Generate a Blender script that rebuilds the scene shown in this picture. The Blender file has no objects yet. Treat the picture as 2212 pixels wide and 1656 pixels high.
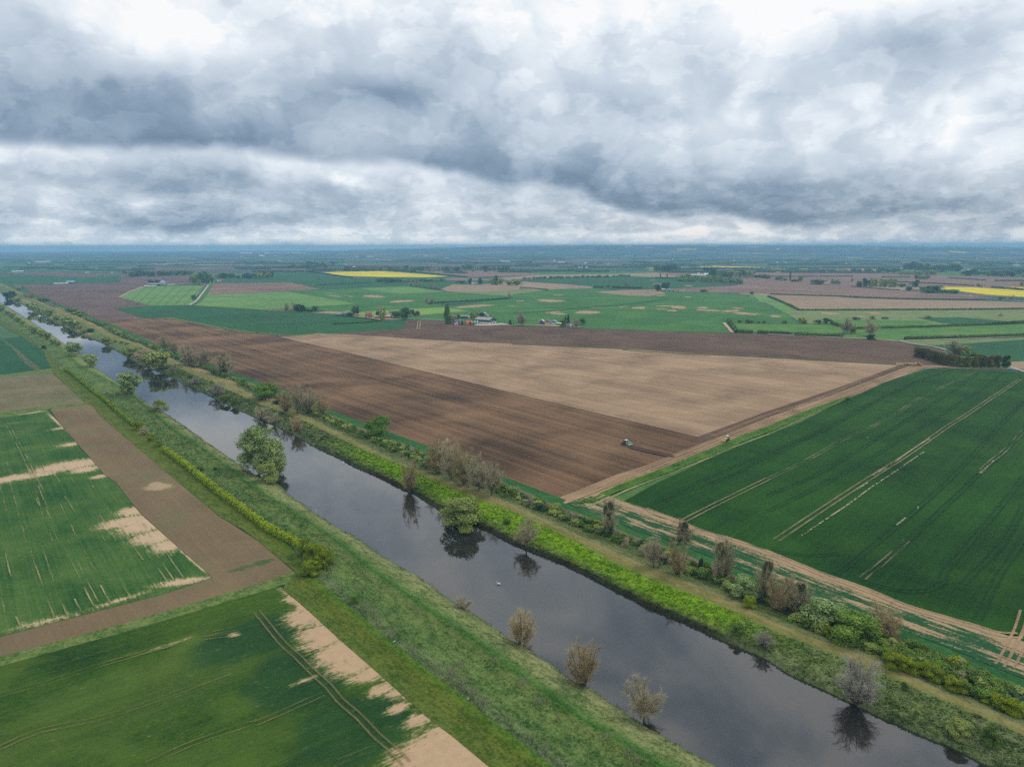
import bpy, bmesh, math, random, bisect
from math import sin, cos, tan, atan2, asin, sqrt, pi, radians as R, exp, hypot
from mathutils import Vector, Matrix, noise as mnoise
from mathutils.geometry import tessellate_polygon

sc = bpy.context.scene
col = sc.collection
rnd = random.Random(7)

# ------------------------------------------------------------------ camera
CAM_H = 125.0
FOC = 1522.0            # focal length in units of a 2212-wide picture
PITCH = math.atan((828 - 532.5) / FOC)
ROLL = R(-0.15)
cam_d = bpy.data.cameras.new("camera")
cam_d.sensor_width = 36.0
cam_d.lens = 36.0 * FOC / 2212.0
cam_d.clip_start = 1.0
cam_d.clip_end = 90000.0
cam = bpy.data.objects.new("camera", cam_d)
col.objects.link(cam)
CAM_M = Matrix.Translation((0, 0, CAM_H)) @ Matrix.Rotation(pi / 2 - PITCH, 4, 'X') @ Matrix.Rotation(ROLL, 4, 'Z')
cam.matrix_world = CAM_M
sc.camera = cam
CAM_R = CAM_M.to_3x3()

def vdir(px, py):
    """direction of a picture point, picture measured 2212 x 1656"""
    return (CAM_R @ Vector((px - 1106.0, -(py - 828.0), -FOC))).normalized()

def g(px, py, z=0.0):
    d = vdir(px, py)
    t = (z - CAM_H) / min(d.z, -CAM_H / 24000.0)
    return Vector((d.x * t, d.y * t, z))

TILES = {'a1': (0, 486, .25), 'a2': (553, 486, .25), 'a3': (1106, 486, .25), 'a4': (1659, 486, .25),
         'b1': (0, 756, .25), 'b2': (553, 756, .25), 'b3': (1106, 756, .25), 'b4': (1659, 756, .25),
         'c1': (0, 1169.7, .2939), 'c2': (553, 1169.7, .2939), 'c3': (1106, 1169.7, .2939), 'c4': (1659, 1169.7, .2939),
         'e1': (486, 518.4, .1953), 'e2': (918, 518.4, .1953), 'e3': (1350, 518.4, .1953), 'e4': (1782, 518.4, .1943),
         'f5': (1944, 723.7, .1211), 'f6': (0, 610.2, .1709),
         'm1': (945, 658.8, .07323), 'm2': (1107, 658.8, .08545), 'm3': (718.3, 648, .09765), 'm4': (1404, 604.8, .04883),
         'V': (0, 0, 1)}
def T(*a):
    """T('a1', x,y, x,y, 'a2', x,y ...) -> picture points"""
    out = []; t = TILES['V']; i = 0
    while i < len(a):
        if isinstance(a[i], str):
            t = TILES[a[i]]; i += 1; continue
        out.append((t[0] + a[i] * t[2], t[1] + a[i + 1] * t[2])); i += 2
    return out

# ------------------------------------------------------------------ node helper
class NT:
    def __init__(s, tree):
        s.t = tree; s.n = tree.nodes; s.l = tree.links
    def node(s, typ, **kw):
        n = s.n.new(typ)
        for k, v in kw.items(): setattr(n, k, v)
        return n
    def put(s, sock, v):
        if hasattr(v, 'is_linked') or isinstance(v, bpy.types.NodeSocket): s.l.new(v, sock)
        else:
            try: sock.default_value = v
            except Exception:
                sock.default_value = (*v, 1.0) if len(v) == 3 else v
    def math(s, op, a, b=None, c=None, clamp=False):
        n = s.node('ShaderNodeMath', operation=op, use_clamp=clamp)
        s.put(n.inputs[0], a)
        if b is not None: s.put(n.inputs[1], b)
        if c is not None: s.put(n.inputs[2], c)
        return n.outputs[0]
    def vmath(s, op, a, b=None, out=0):
        n = s.node('ShaderNodeVectorMath', operation=op)
        s.put(n.inputs[0], a)
        if b is not None: s.put(n.inputs[1], b)
        return n.outputs[out]
    def noise(s, vec, scale, detail=2, rough=.5, dist=0.0, out=0, lac=2.0):
        n = s.node('ShaderNodeTexNoise')
        s.put(n.inputs['Vector'], vec); n.inputs['Scale'].default_value = scale
        n.inputs['Detail'].default_value = detail; n.inputs['Roughness'].default_value = rough
        n.inputs['Distortion'].default_value = dist; n.inputs['Lacunarity'].default_value = lac
        return n.outputs[out]
    def voro(s, vec, scale, feature='F1', out='Color', rand=1.0):
        n = s.node('ShaderNodeTexVoronoi', feature=feature)
        s.put(n.inputs['Vector'], vec); n.inputs['Scale'].default_value = scale
        n.inputs['Randomness'].default_value = rand
        return n.outputs[out]
    def mapr(s, v, a, b, c=0.0, d=1.0, smooth=False):
        n = s.node('ShaderNodeMapRange')
        if smooth: n.interpolation_type = 'SMOOTHSTEP'
        s.put(n.inputs['Value'], v)
        for k, x in zip(('From Min', 'From Max', 'To Min', 'To Max'), (a, b, c, d)): s.put(n.inputs[k], x)
        return n.outputs[0]
    def mix(s, f, a, b, mode='MIX'):
        n = s.node('ShaderNodeMix', data_type='RGBA', blend_type=mode)
        s.put(n.inputs[0], f); s.put(n.inputs[6], c4(a)); s.put(n.inputs[7], c4(b))
        return n.outputs[2]
    def ramp(s, f, stops, interp='LINEAR'):
        n = s.node('ShaderNodeValToRGB'); r = n.color_ramp; r.interpolation = interp
        while len(r.elements) < len(stops): r.elements.new(0.5)
        for e, (p, c) in zip(r.elements, stops):
            e.position = p; e.color = c4(c)
        s.put(n.inputs[0], f)
        return n.outputs[0]
    def sep(s, v):
        n = s.node('ShaderNodeSeparateXYZ'); s.put(n.inputs[0], v); return n.outputs
    def comb(s, x, y, z=0.0):
        n = s.node('ShaderNodeCombineXYZ')
        for i, q in enumerate((x, y, z)): s.put(n.inputs[i], q)
        return n.outputs[0]
    def xform(s, v, loc=(0, 0, 0), rot=0.0, scale=(1, 1, 1)):
        n = s.node('ShaderNodeMapping'); s.put(n.inputs[0], v)
        n.inputs['Location'].default_value = loc; n.inputs['Rotation'].default_value = (0, 0, rot)
        n.inputs['Scale'].default_value = scale
        return n.outputs[0]
    def curve(s, v, pts, lo, hi, lo2, hi2):
        """piecewise curve through pts [(x,y)], x in lo..hi, y in lo2..hi2"""
        n = s.node('ShaderNodeFloatCurve'); c = n.mapping.curves[0]
        q = [((x - lo) / (hi - lo), (y - lo2) / (hi2 - lo2)) for x, y in pts]
        while len(c.points) < len(q): c.points.new(.5, .5)
        for p, (x, y) in zip(c.points, q): p.location = (x, y)
        n.mapping.update()
        s.put(n.inputs['Value'], s.mapr(v, lo, hi))
        return s.mapr(n.outputs[0], 0, 1, lo2, hi2)

def c4(c):
    if isinstance(c, bpy.types.NodeSocket): return c
    if isinstance(c, (int, float)): return (c, c, c, 1)
    return (*c[:3], 1.0)
def srgb(r, g_, b):
    f = lambda c: (c / 255 / 12.92) if c / 255 <= .04045 else ((c / 255 + .055) / 1.055) ** 2.4
    return (f(r), f(g_), f(b))

# ------------------------------------------------------------------ world
SUN_EL, SUN_AZ = 50.0, 55.0        # azimuth clockwise from the view direction
w = bpy.data.worlds.new("World"); sc.world = w; w.use_nodes = True
W = NT(w.node_tree); W.n.clear()
out = W.node('ShaderNodeOutputWorld'); bg = W.node('ShaderNodeBackground')
sky = W.node('ShaderNodeTexSky', sky_type='NISHITA', sun_disc=False)
sky.sun_elevation = R(SUN_EL); sky.sun_rotation = R(SUN_AZ)
tc = W.node('ShaderNodeTexCoord').outputs['Generated']
dx, dy, dz = W.sep(W.vmath('NORMALIZE', tc))
az = W.math('ARCTAN2', dx, dy); el = W.math('ARCSINE', dz)
ae0 = W.comb(az, el, 0)
wn = W.vmath('SUBTRACT', W.noise(W.xform(ae0, scale=(1, 1.4, 1)), 6.5, 3, .5, out=1), (.5, .5, .5))
ae = W.vmath('ADD', ae0, W.vmath('MULTIPLY', wn, (.10, .060, 0)))
wa, we, _ = W.sep(ae)
def AE(px, py):
    d = vdir(px, py); return atan2(d.x, d.y), asin(d.z)
def pts_ae(l): return [AE(x, y) for x, y in l]
# fine billows
nb = W.noise(W.xform(ae, scale=(1, 1.3, 1)), 11.0, 8, .56)
nf = W.noise(W.xform(ae, scale=(1, 2.6, 1)), 26.0, 6, .6)
vb = W.node('ShaderNodeTexVoronoi', feature='SMOOTH_F1'); W.put(vb.inputs['Vector'], W.xform(ae, scale=(1, 1.25, 1)))
vb.inputs['Scale'].default_value = 7.0; vb.inputs['Smoothness'].default_value = .25; vb.inputs['Detail'].default_value = 5; vb.inputs['Roughness'].default_value = .55
nl = W.noise(W.xform(ae0, scale=(1, 1.3, 1)), 3.2, 4, .55, .8)
L = W.math('ADD', .915, W.math('MULTIPLY', W.math('SUBTRACT', nb, .5), .34))
L = W.math('ADD', L, W.math('MULTIPLY', W.math('SUBTRACT', .62, vb.outputs[0]), .26))
pf = W.noise(W.xform(ae, scale=(1, 1.25, 1)), 5.5, 10, .52)
L = W.math('ADD', L, W.math('MULTIPLY', W.math('SUBTRACT', W.mapr(pf, .47, .545, 0, 1, True), .5), .115))
pg = W.noise(W.xform(ae0, loc=(3, 1, 0), scale=(1, 1.7, 1)), 13.0, 10, .55)
L = W.math('ADD', L, W.math('MULTIPLY', W.math('SUBTRACT', W.mapr(pg, .48, .54, 0, 1, True), .5), .085))
hor = W.mapr(el, 0.0, .12, 1.0, 0.0)
ph = W.noise(W.xform(ae0, loc=(7, 2, 0), scale=(1, 2.4, 1)), 30.0, 9, .55)
L = W.math('ADD', L, W.math('MULTIPLY', W.math('MULTIPLY', W.math('SUBTRACT', W.mapr(ph, .48, .56, 0, 1, True), .5), .17), hor))
L = W.math('ADD', L, W.math('MULTIPLY', W.math('MULTIPLY', W.math('SUBTRACT', nf, .5), .55), hor))
def shelf(L, pts, amp, h, edge=.010, lo=-.75, hi=.75):
    q = pts_ae(pts); q = [(lo, q[0][1])] + q + [(hi, q[-1][1])]
    eb = W.curve(wa, q, lo, hi, -.05, .45)
    d = W.math('SUBTRACT', we, eb)
    st = W.mapr(d, -edge, edge, 0, 1, True)
    fall = W.math('POWER', 2.718, W.math('MULTIPLY', W.math('MAXIMUM', d, 0.0), -1.0 / h))
    am = W.curve(wa, [(AE(x, 400)[0], a) for x, a in amp], lo, hi, 0, 1)
    return W.math('SUBTRACT', L, W.math('MULTIPLY', W.math('MULTIPLY', st, fall), am))
L = shelf(L, [(0, 296), (300, 314), (600, 338), (850, 358), (1000, 382), (1106, 392), (1250, 412), (1400, 456), (1700, 468), (1850, 458), (2212, 440)],
          [(-400, .66), (0, .66), (500, .66), (1106, .58), (1500, .64), (1850, .52), (2212, .24), (2700, .2)], .066)
L = shelf(L, [(0, 483), (300, 484), (620, 482), (900, 490), (1106, 505), (1700, 478), (2212, 490)],
          [(-400, .30), (0, .30), (400, .52), (620, .42), (900, .20), (1300, .1), (1700, .28), (2212, .25), (2700, .3)], .03)
BL = [  # x, y, size x, size y, turn, amount
    (120, 165, 330, 90, 0, -.22), (720, 190, 260, 65, 6, -.14), (860, 200, 90, 50, 0, -.20), (1130, 260, 260, 40, 5, -.05),
    (330, 20, 460, 100, 0, .22), (1000, -10, 460, 80, 0, .24), (1900, -20, 700, 80, 0, .32), (1230, 50, 60, 60, 20, .12),
    (1430, 150, 150, 70, 0, .12), (2085, 265, 36, 95, 25, .26), (2190, 330, 120, 60, 0, .15), (1750, 90, 160, 60, 0, -.10),
    (1930, 130, 200, 50, 0, -.16), (1650, 250, 160, 30, 0, .08), (300, 425, 80, 30, 10, .28), (90, 425, 120, 30, 0, .15),
    (230, 365, 420, 34, 0, -.12), (500, 425, 640, 64, 0, -.27), (1500, 300, 400, 120, 0, .06), (1900, 300, 300, 140, 0, .08), (600, 500, 700, 20, 0, -.10), (480, 385, 90, 22, 5, -.16), (700, 400, 50, 22, 0, -.16), (760, 385, 60, 14, 10, .26),
    (900, 425, 120, 26, 0, -.12), (640, 455, 120, 22, 5, .16), (1140, 440, 60, 30, 10, .20), (1106, 522, 2200, 26, 0, .17),
    (1500, 505, 300, 8, 0, .18), (2010, 505, 160, 16, 0, -.14), (1750, 395, 330, 26, 0, -.16), (1280, 240, 70, 30, 0, -.1),
    (1990, 420, 200, 40, 0, -.05), (60, 40, 120, 60, 0, -.1)]
for bx_, by_, sx_, sy_, rt, am in BL:
    a0, e0 = AE(bx_, by_)
    v = W.node('ShaderNodeMapping', vector_type='TEXTURE'); W.put(v.inputs[0], ae)
    v.inputs['Location'].default_value = (a0, e0, 0); v.inputs['Rotation'].default_value = (0, 0, -R(rt))
    v.inputs['Scale'].default_value = (sx_ / FOC * 1.25, sy_ / FOC * 1.25, 1)
    ln = W.vmath('LENGTH', v.outputs[0], out=1)
    L = W.math('ADD', L, W.mapr(ln, 0, 1, am, 0, True))
L = W.math('MAXIMUM', L, .05)
# overhead and behind: a plain bright overcast
over = W.mapr(el, .31, .55, 0, 1, True)
L = W.math('ADD', W.math('MULTIPLY', L, W.math('SUBTRACT', 1.0, over)),
           W.math('MULTIPLY', W.math('ADD', .84, W.math('MULTIPLY', W.math('SUBTRACT', nl, .5), 3.2)), over))
cl = W.ramp(L, [(0, srgb(106, 130, 154)), (.22, srgb(138, 159, 181)), (.45, srgb(174, 190, 207)), (.70, srgb(208, 219, 231)),
                (.90, srgb(238, 245, 251)), (1, srgb(255, 255, 255))])
warm = W.math('MULTIPLY', W.mapr(el, .10, .015), W.mapr(az, -.25, .25))
cl = W.mix(W.math('MULTIPLY', warm, .8), cl, W.mix(1.0, cl, (1.06, .985, .93), 'MULTIPLY'))
cl10 = W.mix(1.0, cl, (10, 10, 10), 'MULTIPLY')
cl10.node.clamp_result = False
fin = W.mix(.955, sky.outputs[0], cl10)
W.l.new(fin, bg.inputs[0]); bg.inputs[1].default_value = .10
W.l.new(bg.outputs[0], out.inputs[0])
w.cycles.sampling_method = 'MANUAL'; w.cycles.sample_map_resolution = 512

# ------------------------------------------------------------------ sun, exposure
sd = bpy.data.lights.new("sun", 'SUN'); sd.energy = 1.0; sd.angle = R(14); sd.color = (1.0, .95, .88)
so = bpy.data.objects.new("sun", sd); col.objects.link(so)
sdir = Vector((sin(R(SUN_AZ)) * cos(R(SUN_EL)), cos(R(SUN_AZ)) * cos(R(SUN_EL)), sin(R(SUN_EL))))
so.rotation_euler = sdir.to_track_quat('Z', 'Y').to_euler()
so.location = (0, 0, 160)
vs = sc.view_settings; vs.view_transform = 'Standard'; vs.look = 'None'; vs.exposure = 0; vs.gamma = 1; vs.use_curve_mapping = False
cy = sc.cycles
sc.render.engine = 'CYCLES'
cy.max_bounces = 5; cy.diffuse_bounces = 1; cy.glossy_bounces = 2; cy.transmission_bounces = 2; cy.volume_bounces = 2
cy.transparent_max_bounces = 12
cy.use_denoising = False
cy.use_adaptive_sampling = True; cy.adaptive_threshold = .02

# ------------------------------------------------------------------ object helpers
def tag(o, label=None, cat=None, group=None, kind=None):
    if label: o['label'] = label
    if cat: o['category'] = cat
    if group: o['group'] = group
    if kind: o['kind'] = kind
    return o
def mesh_obj(name, verts, faces, mat=None, parent=None, smooth=False, uvs=None, mats=None, midx=None):
    me = bpy.data.meshes.new(name)
    me.from_pydata([tuple(v) for v in verts], [], faces)
    if uvs is not None:
        ul = me.uv_layers.new(name="UVMap")
        lv = [0] * len(me.loops); me.loops.foreach_get('vertex_index', lv)
        flat = [c for i in lv for c in uvs[i]]
        ul.data.foreach_set('uv', flat)
    if mats:
        for m in mats: me.materials.append(m)
        if midx: me.polygons.foreach_set('material_index', midx)
    elif mat: me.materials.append(mat)
    if smooth: me.polygons.foreach_set('use_smooth', [True] * len(me.polygons))
    me.update()
    o = bpy.data.objects.new(name, me); col.objects.link(o)
    if parent: o.parent = parent
    return o
def struct(name, verts, faces, mat, **kw):
    o = mesh_obj(name, verts, faces, mat, **kw); o['kind'] = 'structure'; return o
def empty(name, loc, rz=0.0):
    o = bpy.data.objects.new(name, None); o.empty_display_size = 1
    col.objects.link(o); o.location = loc; o.rotation_euler = (0, 0, rz); return o

MATS = {}
def new_mat(name):
    m = bpy.data.materials.new(name); m.use_nodes = True; MATS[name] = m
    N = NT(m.node_tree); N.n.clear()
    o = N.node('ShaderNodeOutputMaterial'); b = N.node('ShaderNodeBsdfPrincipled')
    N.l.new(b.outputs[0], o.inputs[0])
    b.inputs['Roughness'].default_value = .95; b.inputs['Specular IOR Level'].default_value = .15
    N.b = b; N.o = o; N.m = m
    return N
def pos(N): return N.node('ShaderNodeNewGeometry').outputs['Position']
def plain(name, c, rough=.6, spec=.3, metal=0.0, var=.12, scale=2.0):
    if name in MATS: return MATS[name]
    N = new_mat(name)
    v = N.node('ShaderNodeTexCoord').outputs['Object']
    n = N.noise(v, scale, 4, .6)
    N.put(N.b.inputs['Base Color'], N.mix(n, [x * (1 - var) for x in c], [x * (1 + var) for x in c]))
    N.b.inputs['Roughness'].default_value = rough; N.b.inputs['Specular IOR Level'].default_value = spec
    N.b.inputs['Metallic'].default_value = metal
    return N.m
# ================================================================== LAND
KL = 0.80
def alb(r, g_, b): return tuple(min(.9, x / KL) for x in srgb(r, g_, b))
def ang(a, b):
    p, q = g(*a), g(*b); return atan2(q.y - p.y, q.x - p.x)
ROW_H = ang((600, 725), (1500, 945))            # beds of the big ploughed field
ROW_I = ang((1659, 1199), (2200, 818))          # drill rows of the right crop
ROW_E = ang((176, 1170), (212, 1246))
ROW_F = ang((0, 1513), (373, 1393))
ROW_RIV = ang((983, 1066), (1659, 1358))

def soil(base): return base
def field_mat(name, c1, c2, row=None, patch=45.0, streak=(1.2, 60.0, .5), wide=(8.0, 220.0, .0), wave=None,
              speck=.35, cm=None, blobs=None, sand=(.42, .30, .2), rag=(2.0, 14.0, .5), rough=.97, tint=None, zones=None):
    """c1/c2 the dark and the light state of the surface; row its working direction"""
    N = new_mat(name); p = pos(N)
    row = ROW_H if row is None else row
    q = N.xform(p, rot=-row)
    big = N.noise(p, 1.0 / patch, 4, .55, .6)
    f = N.math('MULTIPLY', N.math('SUBTRACT', big, .5), 1.9)
    st = N.noise(N.xform(q, scale=(1 / streak[1], 1 / streak[0], .01)), 1.0, 3, .6)
    f = N.math('ADD', f, N.math('MULTIPLY', N.math('SUBTRACT', st, .5), streak[2] * 2))
    if wide[2]:
        s2 = N.noise(N.xform(q, scale=(1 / wide[1], 1 / wide[0], .01)), 1.0, 3, .55)
        f = N.math('ADD', f, N.math('MULTIPLY', N.math('SUBTRACT', s2, .5), wide[2] * 2))
    if wave:
        wv = N.math('SINE', N.math('MULTIPLY', N.sep(q)[1], 2 * pi / wave[0]))
        wv = N.math('MULTIPLY', wv, N.mapr(N.noise(p, 1 / 80.0, 2), .3, .65, .2, 1))
        f = N.math('ADD', f, N.math('MULTIPLY', wv, wave[1]))
    sp = N.noise(p, .85, 4, .8)
    f = N.math('ADD', f, N.math('MULTIPLY', N.math('SUBTRACT', sp, .5), speck * 4.5))
    f = N.math('ADD', f, .5, clamp=True)
    c = N.mix(f, c1, c2)
    if tint:   # a second plant or soil colour in broad soft patches
        tn = N.mapr(N.noise(p, 1.0 / tint[1], 3, .5), .5, .72, 0, tint[2])
        c = N.mix(tn, c, tint[0])
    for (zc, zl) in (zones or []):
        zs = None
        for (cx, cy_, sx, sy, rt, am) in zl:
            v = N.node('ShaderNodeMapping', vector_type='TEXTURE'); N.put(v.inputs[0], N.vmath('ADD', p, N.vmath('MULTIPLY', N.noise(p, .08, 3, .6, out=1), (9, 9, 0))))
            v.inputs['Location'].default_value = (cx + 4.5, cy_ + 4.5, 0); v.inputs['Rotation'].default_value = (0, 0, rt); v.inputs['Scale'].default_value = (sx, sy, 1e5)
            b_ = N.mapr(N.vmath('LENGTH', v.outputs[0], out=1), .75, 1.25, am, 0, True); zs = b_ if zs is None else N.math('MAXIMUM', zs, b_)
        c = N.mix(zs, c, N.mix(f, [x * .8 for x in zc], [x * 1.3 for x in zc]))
    if blobs:
        s = None
        for (cx, cy_, sx, sy, rt, am) in blobs:
            v = N.node('ShaderNodeMapping', vector_type='TEXTURE'); N.put(v.inputs[0], p)
            v.inputs['Location'].default_value = (cx, cy_, 0); v.inputs['Rotation'].default_value = (0, 0, rt)
            v.inputs['Scale'].default_value = (sx, sy, 1e5)
            b_ = N.mapr(N.vmath('LENGTH', v.outputs[0], out=1), 0, 1.6, am, 0)
            s = b_ if s is None else N.math('MAXIMUM', s, b_)
        rg = N.noise(N.xform(q, scale=(1 / rag[1], 1 / rag[0], .01)), 1.0, 4, .65)
        rg2 = N.noise(p, .5, 4, .8)
        s = N.math('ADD', s, N.math('MULTIPLY', N.math('SUBTRACT', rg, .5), rag[2] * 2))
        s = N.math('ADD', s, N.math('MULTIPLY', N.math('SUBTRACT', rg2, .5), 1.1))
        m = N.mapr(s, .38, .62)
        sc_ = N.mix(N.noise(q, .35, 4, .6), [x * .78 for x in sand], [x * 1.15 for x in sand])
        c = N.mix(N.mapr(s, .16, .44, 0, .55), c, N.mix(sp, alb(92, 106, 54), alb(146, 142, 92)))
        c = N.mix(m, c, sc_)
    N.put(N.b.inputs['Base Color'], c)
    bp = N.node('ShaderNodeBump'); bp.inputs['Strength'].default_value = .55; bp.inputs['Distance'].default_value = .25
    N.put(bp.inputs['Height'], N.math('ADD', sp, st)); N.l.new(bp.outputs[0], N.b.inputs['Normal'])
    N.b.inputs['Roughness'].default_value = rough
    return N.m
def blob(px, py, sx, sy, am=1.0, rt=None, row=0.0):
    p = g(px, py); return (p.x, p.y, sx, sy, row if rt is None else rt, am)
def blobline(a, b, wid, am=1.0, n=None):
    p, q = g(*a), g(*b); m = (p + q) / 2; d = q - p
    return (m.x, m.y, d.length / 2 * 1.0, wid, atan2(d.y, d.x), am)

SAND = alb(184, 158, 126)
M_crop_right = field_mat("young_wheat_dark", alb(10, 46, 8), alb(38, 80, 16), ROW_I, 70, (1.6, 60, .32), (7, 260, .30), speck=.30,
                         tint=(alb(46, 82, 14), 45, .6))
M_crop_left = field_mat("young_wheat_streaked", alb(28, 72, 28), alb(78, 104, 46), ROW_E, 28, (.9, 50, .55), (4, 120, .30), speck=.30,
    blobs=[blob(150, 1006, 11, 19, 1.05, None, ROW_E), blob(185, 1014, 7, 8, 1.0, None, ROW_E), blob(25, 1034, 7, 30, .95, None, ROW_E),
           blob(80, 1028, 4, 13, .9, None, ROW_E),
           blob(215, 1030, 4, 5, .9, None, ROW_E), blob(135, 925, 5, 8, .75, None, ROW_E), blob(155, 960, 6, 9, .8, None, ROW_E),
           blob(285, 1105, 7, 7, 1.0, None, ROW_E), blob(270, 1128, 7, 12, 1.05, None, ROW_E),
           blob(310, 1135, 10, 12, 1.1, None, ROW_E), blob(335, 1160, 9, 9, 1.1, None, ROW_E), blob(360, 1180, 8, 6, 1.0, None, ROW_E),
           blobline((0, 900), (100, 888), 3.2, 1.0), blobline((100, 890), (150, 935), 1.6, .8),
           blobline((330, 1266), (458, 1248), 3.2, .95), blobline((190, 1318), (330, 1275), 2.2, .66), blobline((0, 1365), (190, 1322), 3.0, .62),
           blobline((370, 1172), (456, 1246), 1.0, .75)],
    sand=SAND, rag=(.8, 16.0, .52))
M_crop_front = field_mat("young_wheat_front", alb(22, 54, 16), alb(66, 92, 24), ROW_F, 38, (.9, 40, .45), (5, 70, .30), speck=.30,
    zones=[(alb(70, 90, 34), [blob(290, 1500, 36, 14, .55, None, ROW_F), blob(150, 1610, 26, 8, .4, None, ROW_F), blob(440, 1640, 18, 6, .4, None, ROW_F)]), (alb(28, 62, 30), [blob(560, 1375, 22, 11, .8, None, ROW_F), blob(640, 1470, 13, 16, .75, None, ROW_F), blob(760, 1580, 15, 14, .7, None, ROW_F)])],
    tint=(alb(76, 96, 34), 24, .85),
    blobs=[blob(640, 1295, 5, 3, 1.0), blob(655, 1335, 6, 7, 1.05, None, ROW_F), blob(690, 1370, 7, 7, 1.05, None, ROW_F),
           blob(700, 1385, 8, 4, 1.0, None, ROW_F), blob(735, 1412, 8, 7, 1.15, None, ROW_F), blob(765, 1435, 8, 6, 1.1, None, ROW_F),
           blob(800, 1455, 7, 4, 1.0, None, ROW_F), blob(825, 1490, 5, 2.5, .95, None, ROW_F), blob(870, 1490, 6, 3.5, .9, None, ROW_F),
           blob(860, 1530, 4, 2, .9, None, ROW_F), blob(905, 1555, 5, 3.0, .9, None, ROW_F),
           blobline((605, 1268), (735, 1390), 2.0, .85), blobline((735, 1375), (925, 1550), 1.8, .75),
           blob(955, 1612, 14, 7, 1.25, None, ROW_F), blob(1000, 1650, 17, 9, 1.3, None, ROW_F), blob(900, 1640, 9, 3, 1.0, None, ROW_F),
           blob(1070, 1720, 34, 16, 1.3, None, ROW_F), blobline((925, 1545), (1050, 1650), 3.0, .85),
           blob(660, 1470, 4, 1.2, .75, None, ROW_F), blob(505, 1372, 2.0, 2.0, .72, None, ROW_F), blob(360, 1395, 9, 1.0, .60, None, ROW_F)],
    sand=alb(176, 148, 116), rag=(.8, 5.0, .60))
M_plough = field_mat("ridged_dark_soil", alb(58, 43, 30), alb(130, 100, 72), ROW_H, 75, (1.1, 120, .38), (6, 320, .60), (1.83, .26), speck=.20)
M_tansoil = field_mat("dry_tilled_soil", alb(116, 95, 74), alb(168, 139, 108), ROW_H + .03, 60, (1.8, 160, .40), (9, 300, .45), speck=.22)
M_soilband = field_mat("fresh_moist_soil", alb(74, 57, 45), alb(106, 84, 66), ROW_H, 60, (1.6, 100, .35), (7, 260, .4), speck=.25)
M_headland = field_mat("driven_headland_soil", alb(104, 84, 64), alb(166, 136, 104), ang((1300, 1062), (1909, 826)), 40, (1.2, 70, .5), (4, 160, .55), speck=.3)
M_soil_l = field_mat("bare_drilled_soil", alb(98, 82, 60), alb(124, 106, 78), ROW_RIV, 60, (1.2, 80, .25), (6, 160, .25), speck=.22,
                     tint=(alb(96, 98, 66), 30, .5), blobs=[blob(343, 1052, 7, 5.5, 1.15), blob(336, 1046, 4, 4, 1.0)], zones=[(alb(52, 84, 40), [blob(570, 1215, 4, 2.2, .8, None, ROW_F), blob(525, 1228, 6, 1.6, .7, None, ROW_F)])], sand=alb(164, 138, 110), rag=(3, 3, .12))
M_soil_l2 = field_mat("emerging_seed_soil", alb(94, 88, 62), alb(122, 110, 80), ROW_RIV, 40, (1.2, 80, .3), (6, 120, .3), speck=.2,
                      tint=(alb(92, 102, 70), 30, .7))
M_far = {
    'green': field_mat("mid_green_crop", alb(48, 92, 42), alb(70, 112, 50), None, 120, (4, 120, .2), (20, 400, .35), speck=.15, tint=(alb(86, 124, 66), 90, .5)),
    'deep': field_mat("deep_green_crop", alb(34, 76, 44), alb(48, 92, 50), None, 140, (5, 150, .15), (20, 400, .25), speck=.12),
    'light': field_mat("light_green_crop", alb(82, 120, 58), alb(108, 138, 72), None, 120, (5, 150, .25), (20, 400, .35), speck=.12),
    'lime': field_mat("yellowish_meadow", alb(104, 134, 56), alb(124, 150, 66), None, 90, (5, 100, .3), speck=.15),
    'pasture': field_mat("grazed_pasture", alb(62, 104, 40), alb(88, 124, 56), None, 50, (8, 60, .3), speck=.25, tint=(alb(112, 124, 68), 45, .6)),
    'dryp': field_mat("dry_pasture", alb(96, 112, 62), alb(122, 130, 84), None, 50, (6, 60, .35), speck=.25),
    'brown': field_mat("far_ploughed_soil", alb(104, 82, 72), alb(136, 108, 92), None, 150, (8, 200, .3), (30, 500, .4), speck=.12),
    'dbrown': field_mat("far_moist_soil", alb(84, 66, 60), alb(110, 88, 78), None, 150, (8, 200, .3), (30, 500, .4), speck=.12),
    'pink': field_mat("far_pinkish_soil", alb(130, 110, 90), alb(154, 130, 104), None, 150, (8, 200, .3), (30, 500, .3), speck=.12),
    'tan': field_mat("far_tan_soil", alb(160, 138, 108), alb(186, 162, 126), None, 90, (8, 120, .3), speck=.15),
    'yellow': field_mat("flowering_rape", alb(176, 160, 6), alb(224, 198, 4), None, 160, (14, 260, .5), speck=.06, rough=.9),
}
# ---------------------------------------------------------------- ground sheet
N = new_mat("far_farmland_mosaic"); p = pos(N)
q = N.xform(N.vmath('ADD', p, N.vmath('MULTIPLY', N.noise(p, .0006, 2, .5, out=1), (300, 300, 0))), rot=.5, scale=(1, 1.9, 1))
cell = N.sep(N.voro(q, .0022))
f = cell[0]
pal = N.ramp(f, [(0, alb(38, 78, 58)), (.24, alb(98, 80, 74)), (.42, alb(52, 92, 64)), (.6, alb(70, 100, 66)), (.72, alb(112, 90, 80)),
                 (.84, alb(40, 74, 56)), (.965, alb(150, 132, 104))], 'CONSTANT')
pal = N.mix(N.mapr(N.noise(q, .01, 3), .3, .7, 0, .35), pal, alb(60, 80, 62))
edge = N.voro(q, .0022, 'DISTANCE_TO_EDGE', 'Distance')
pal = N.mix(N.mapr(edge, .012, .022, .75, 0), pal, alb(26, 44, 32))
N.put(N.b.inputs['Base Color'], pal); M_ground = N.m
RG = 27000.0
vs_ = [(0, 0, 0)]; fs_ = []
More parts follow.
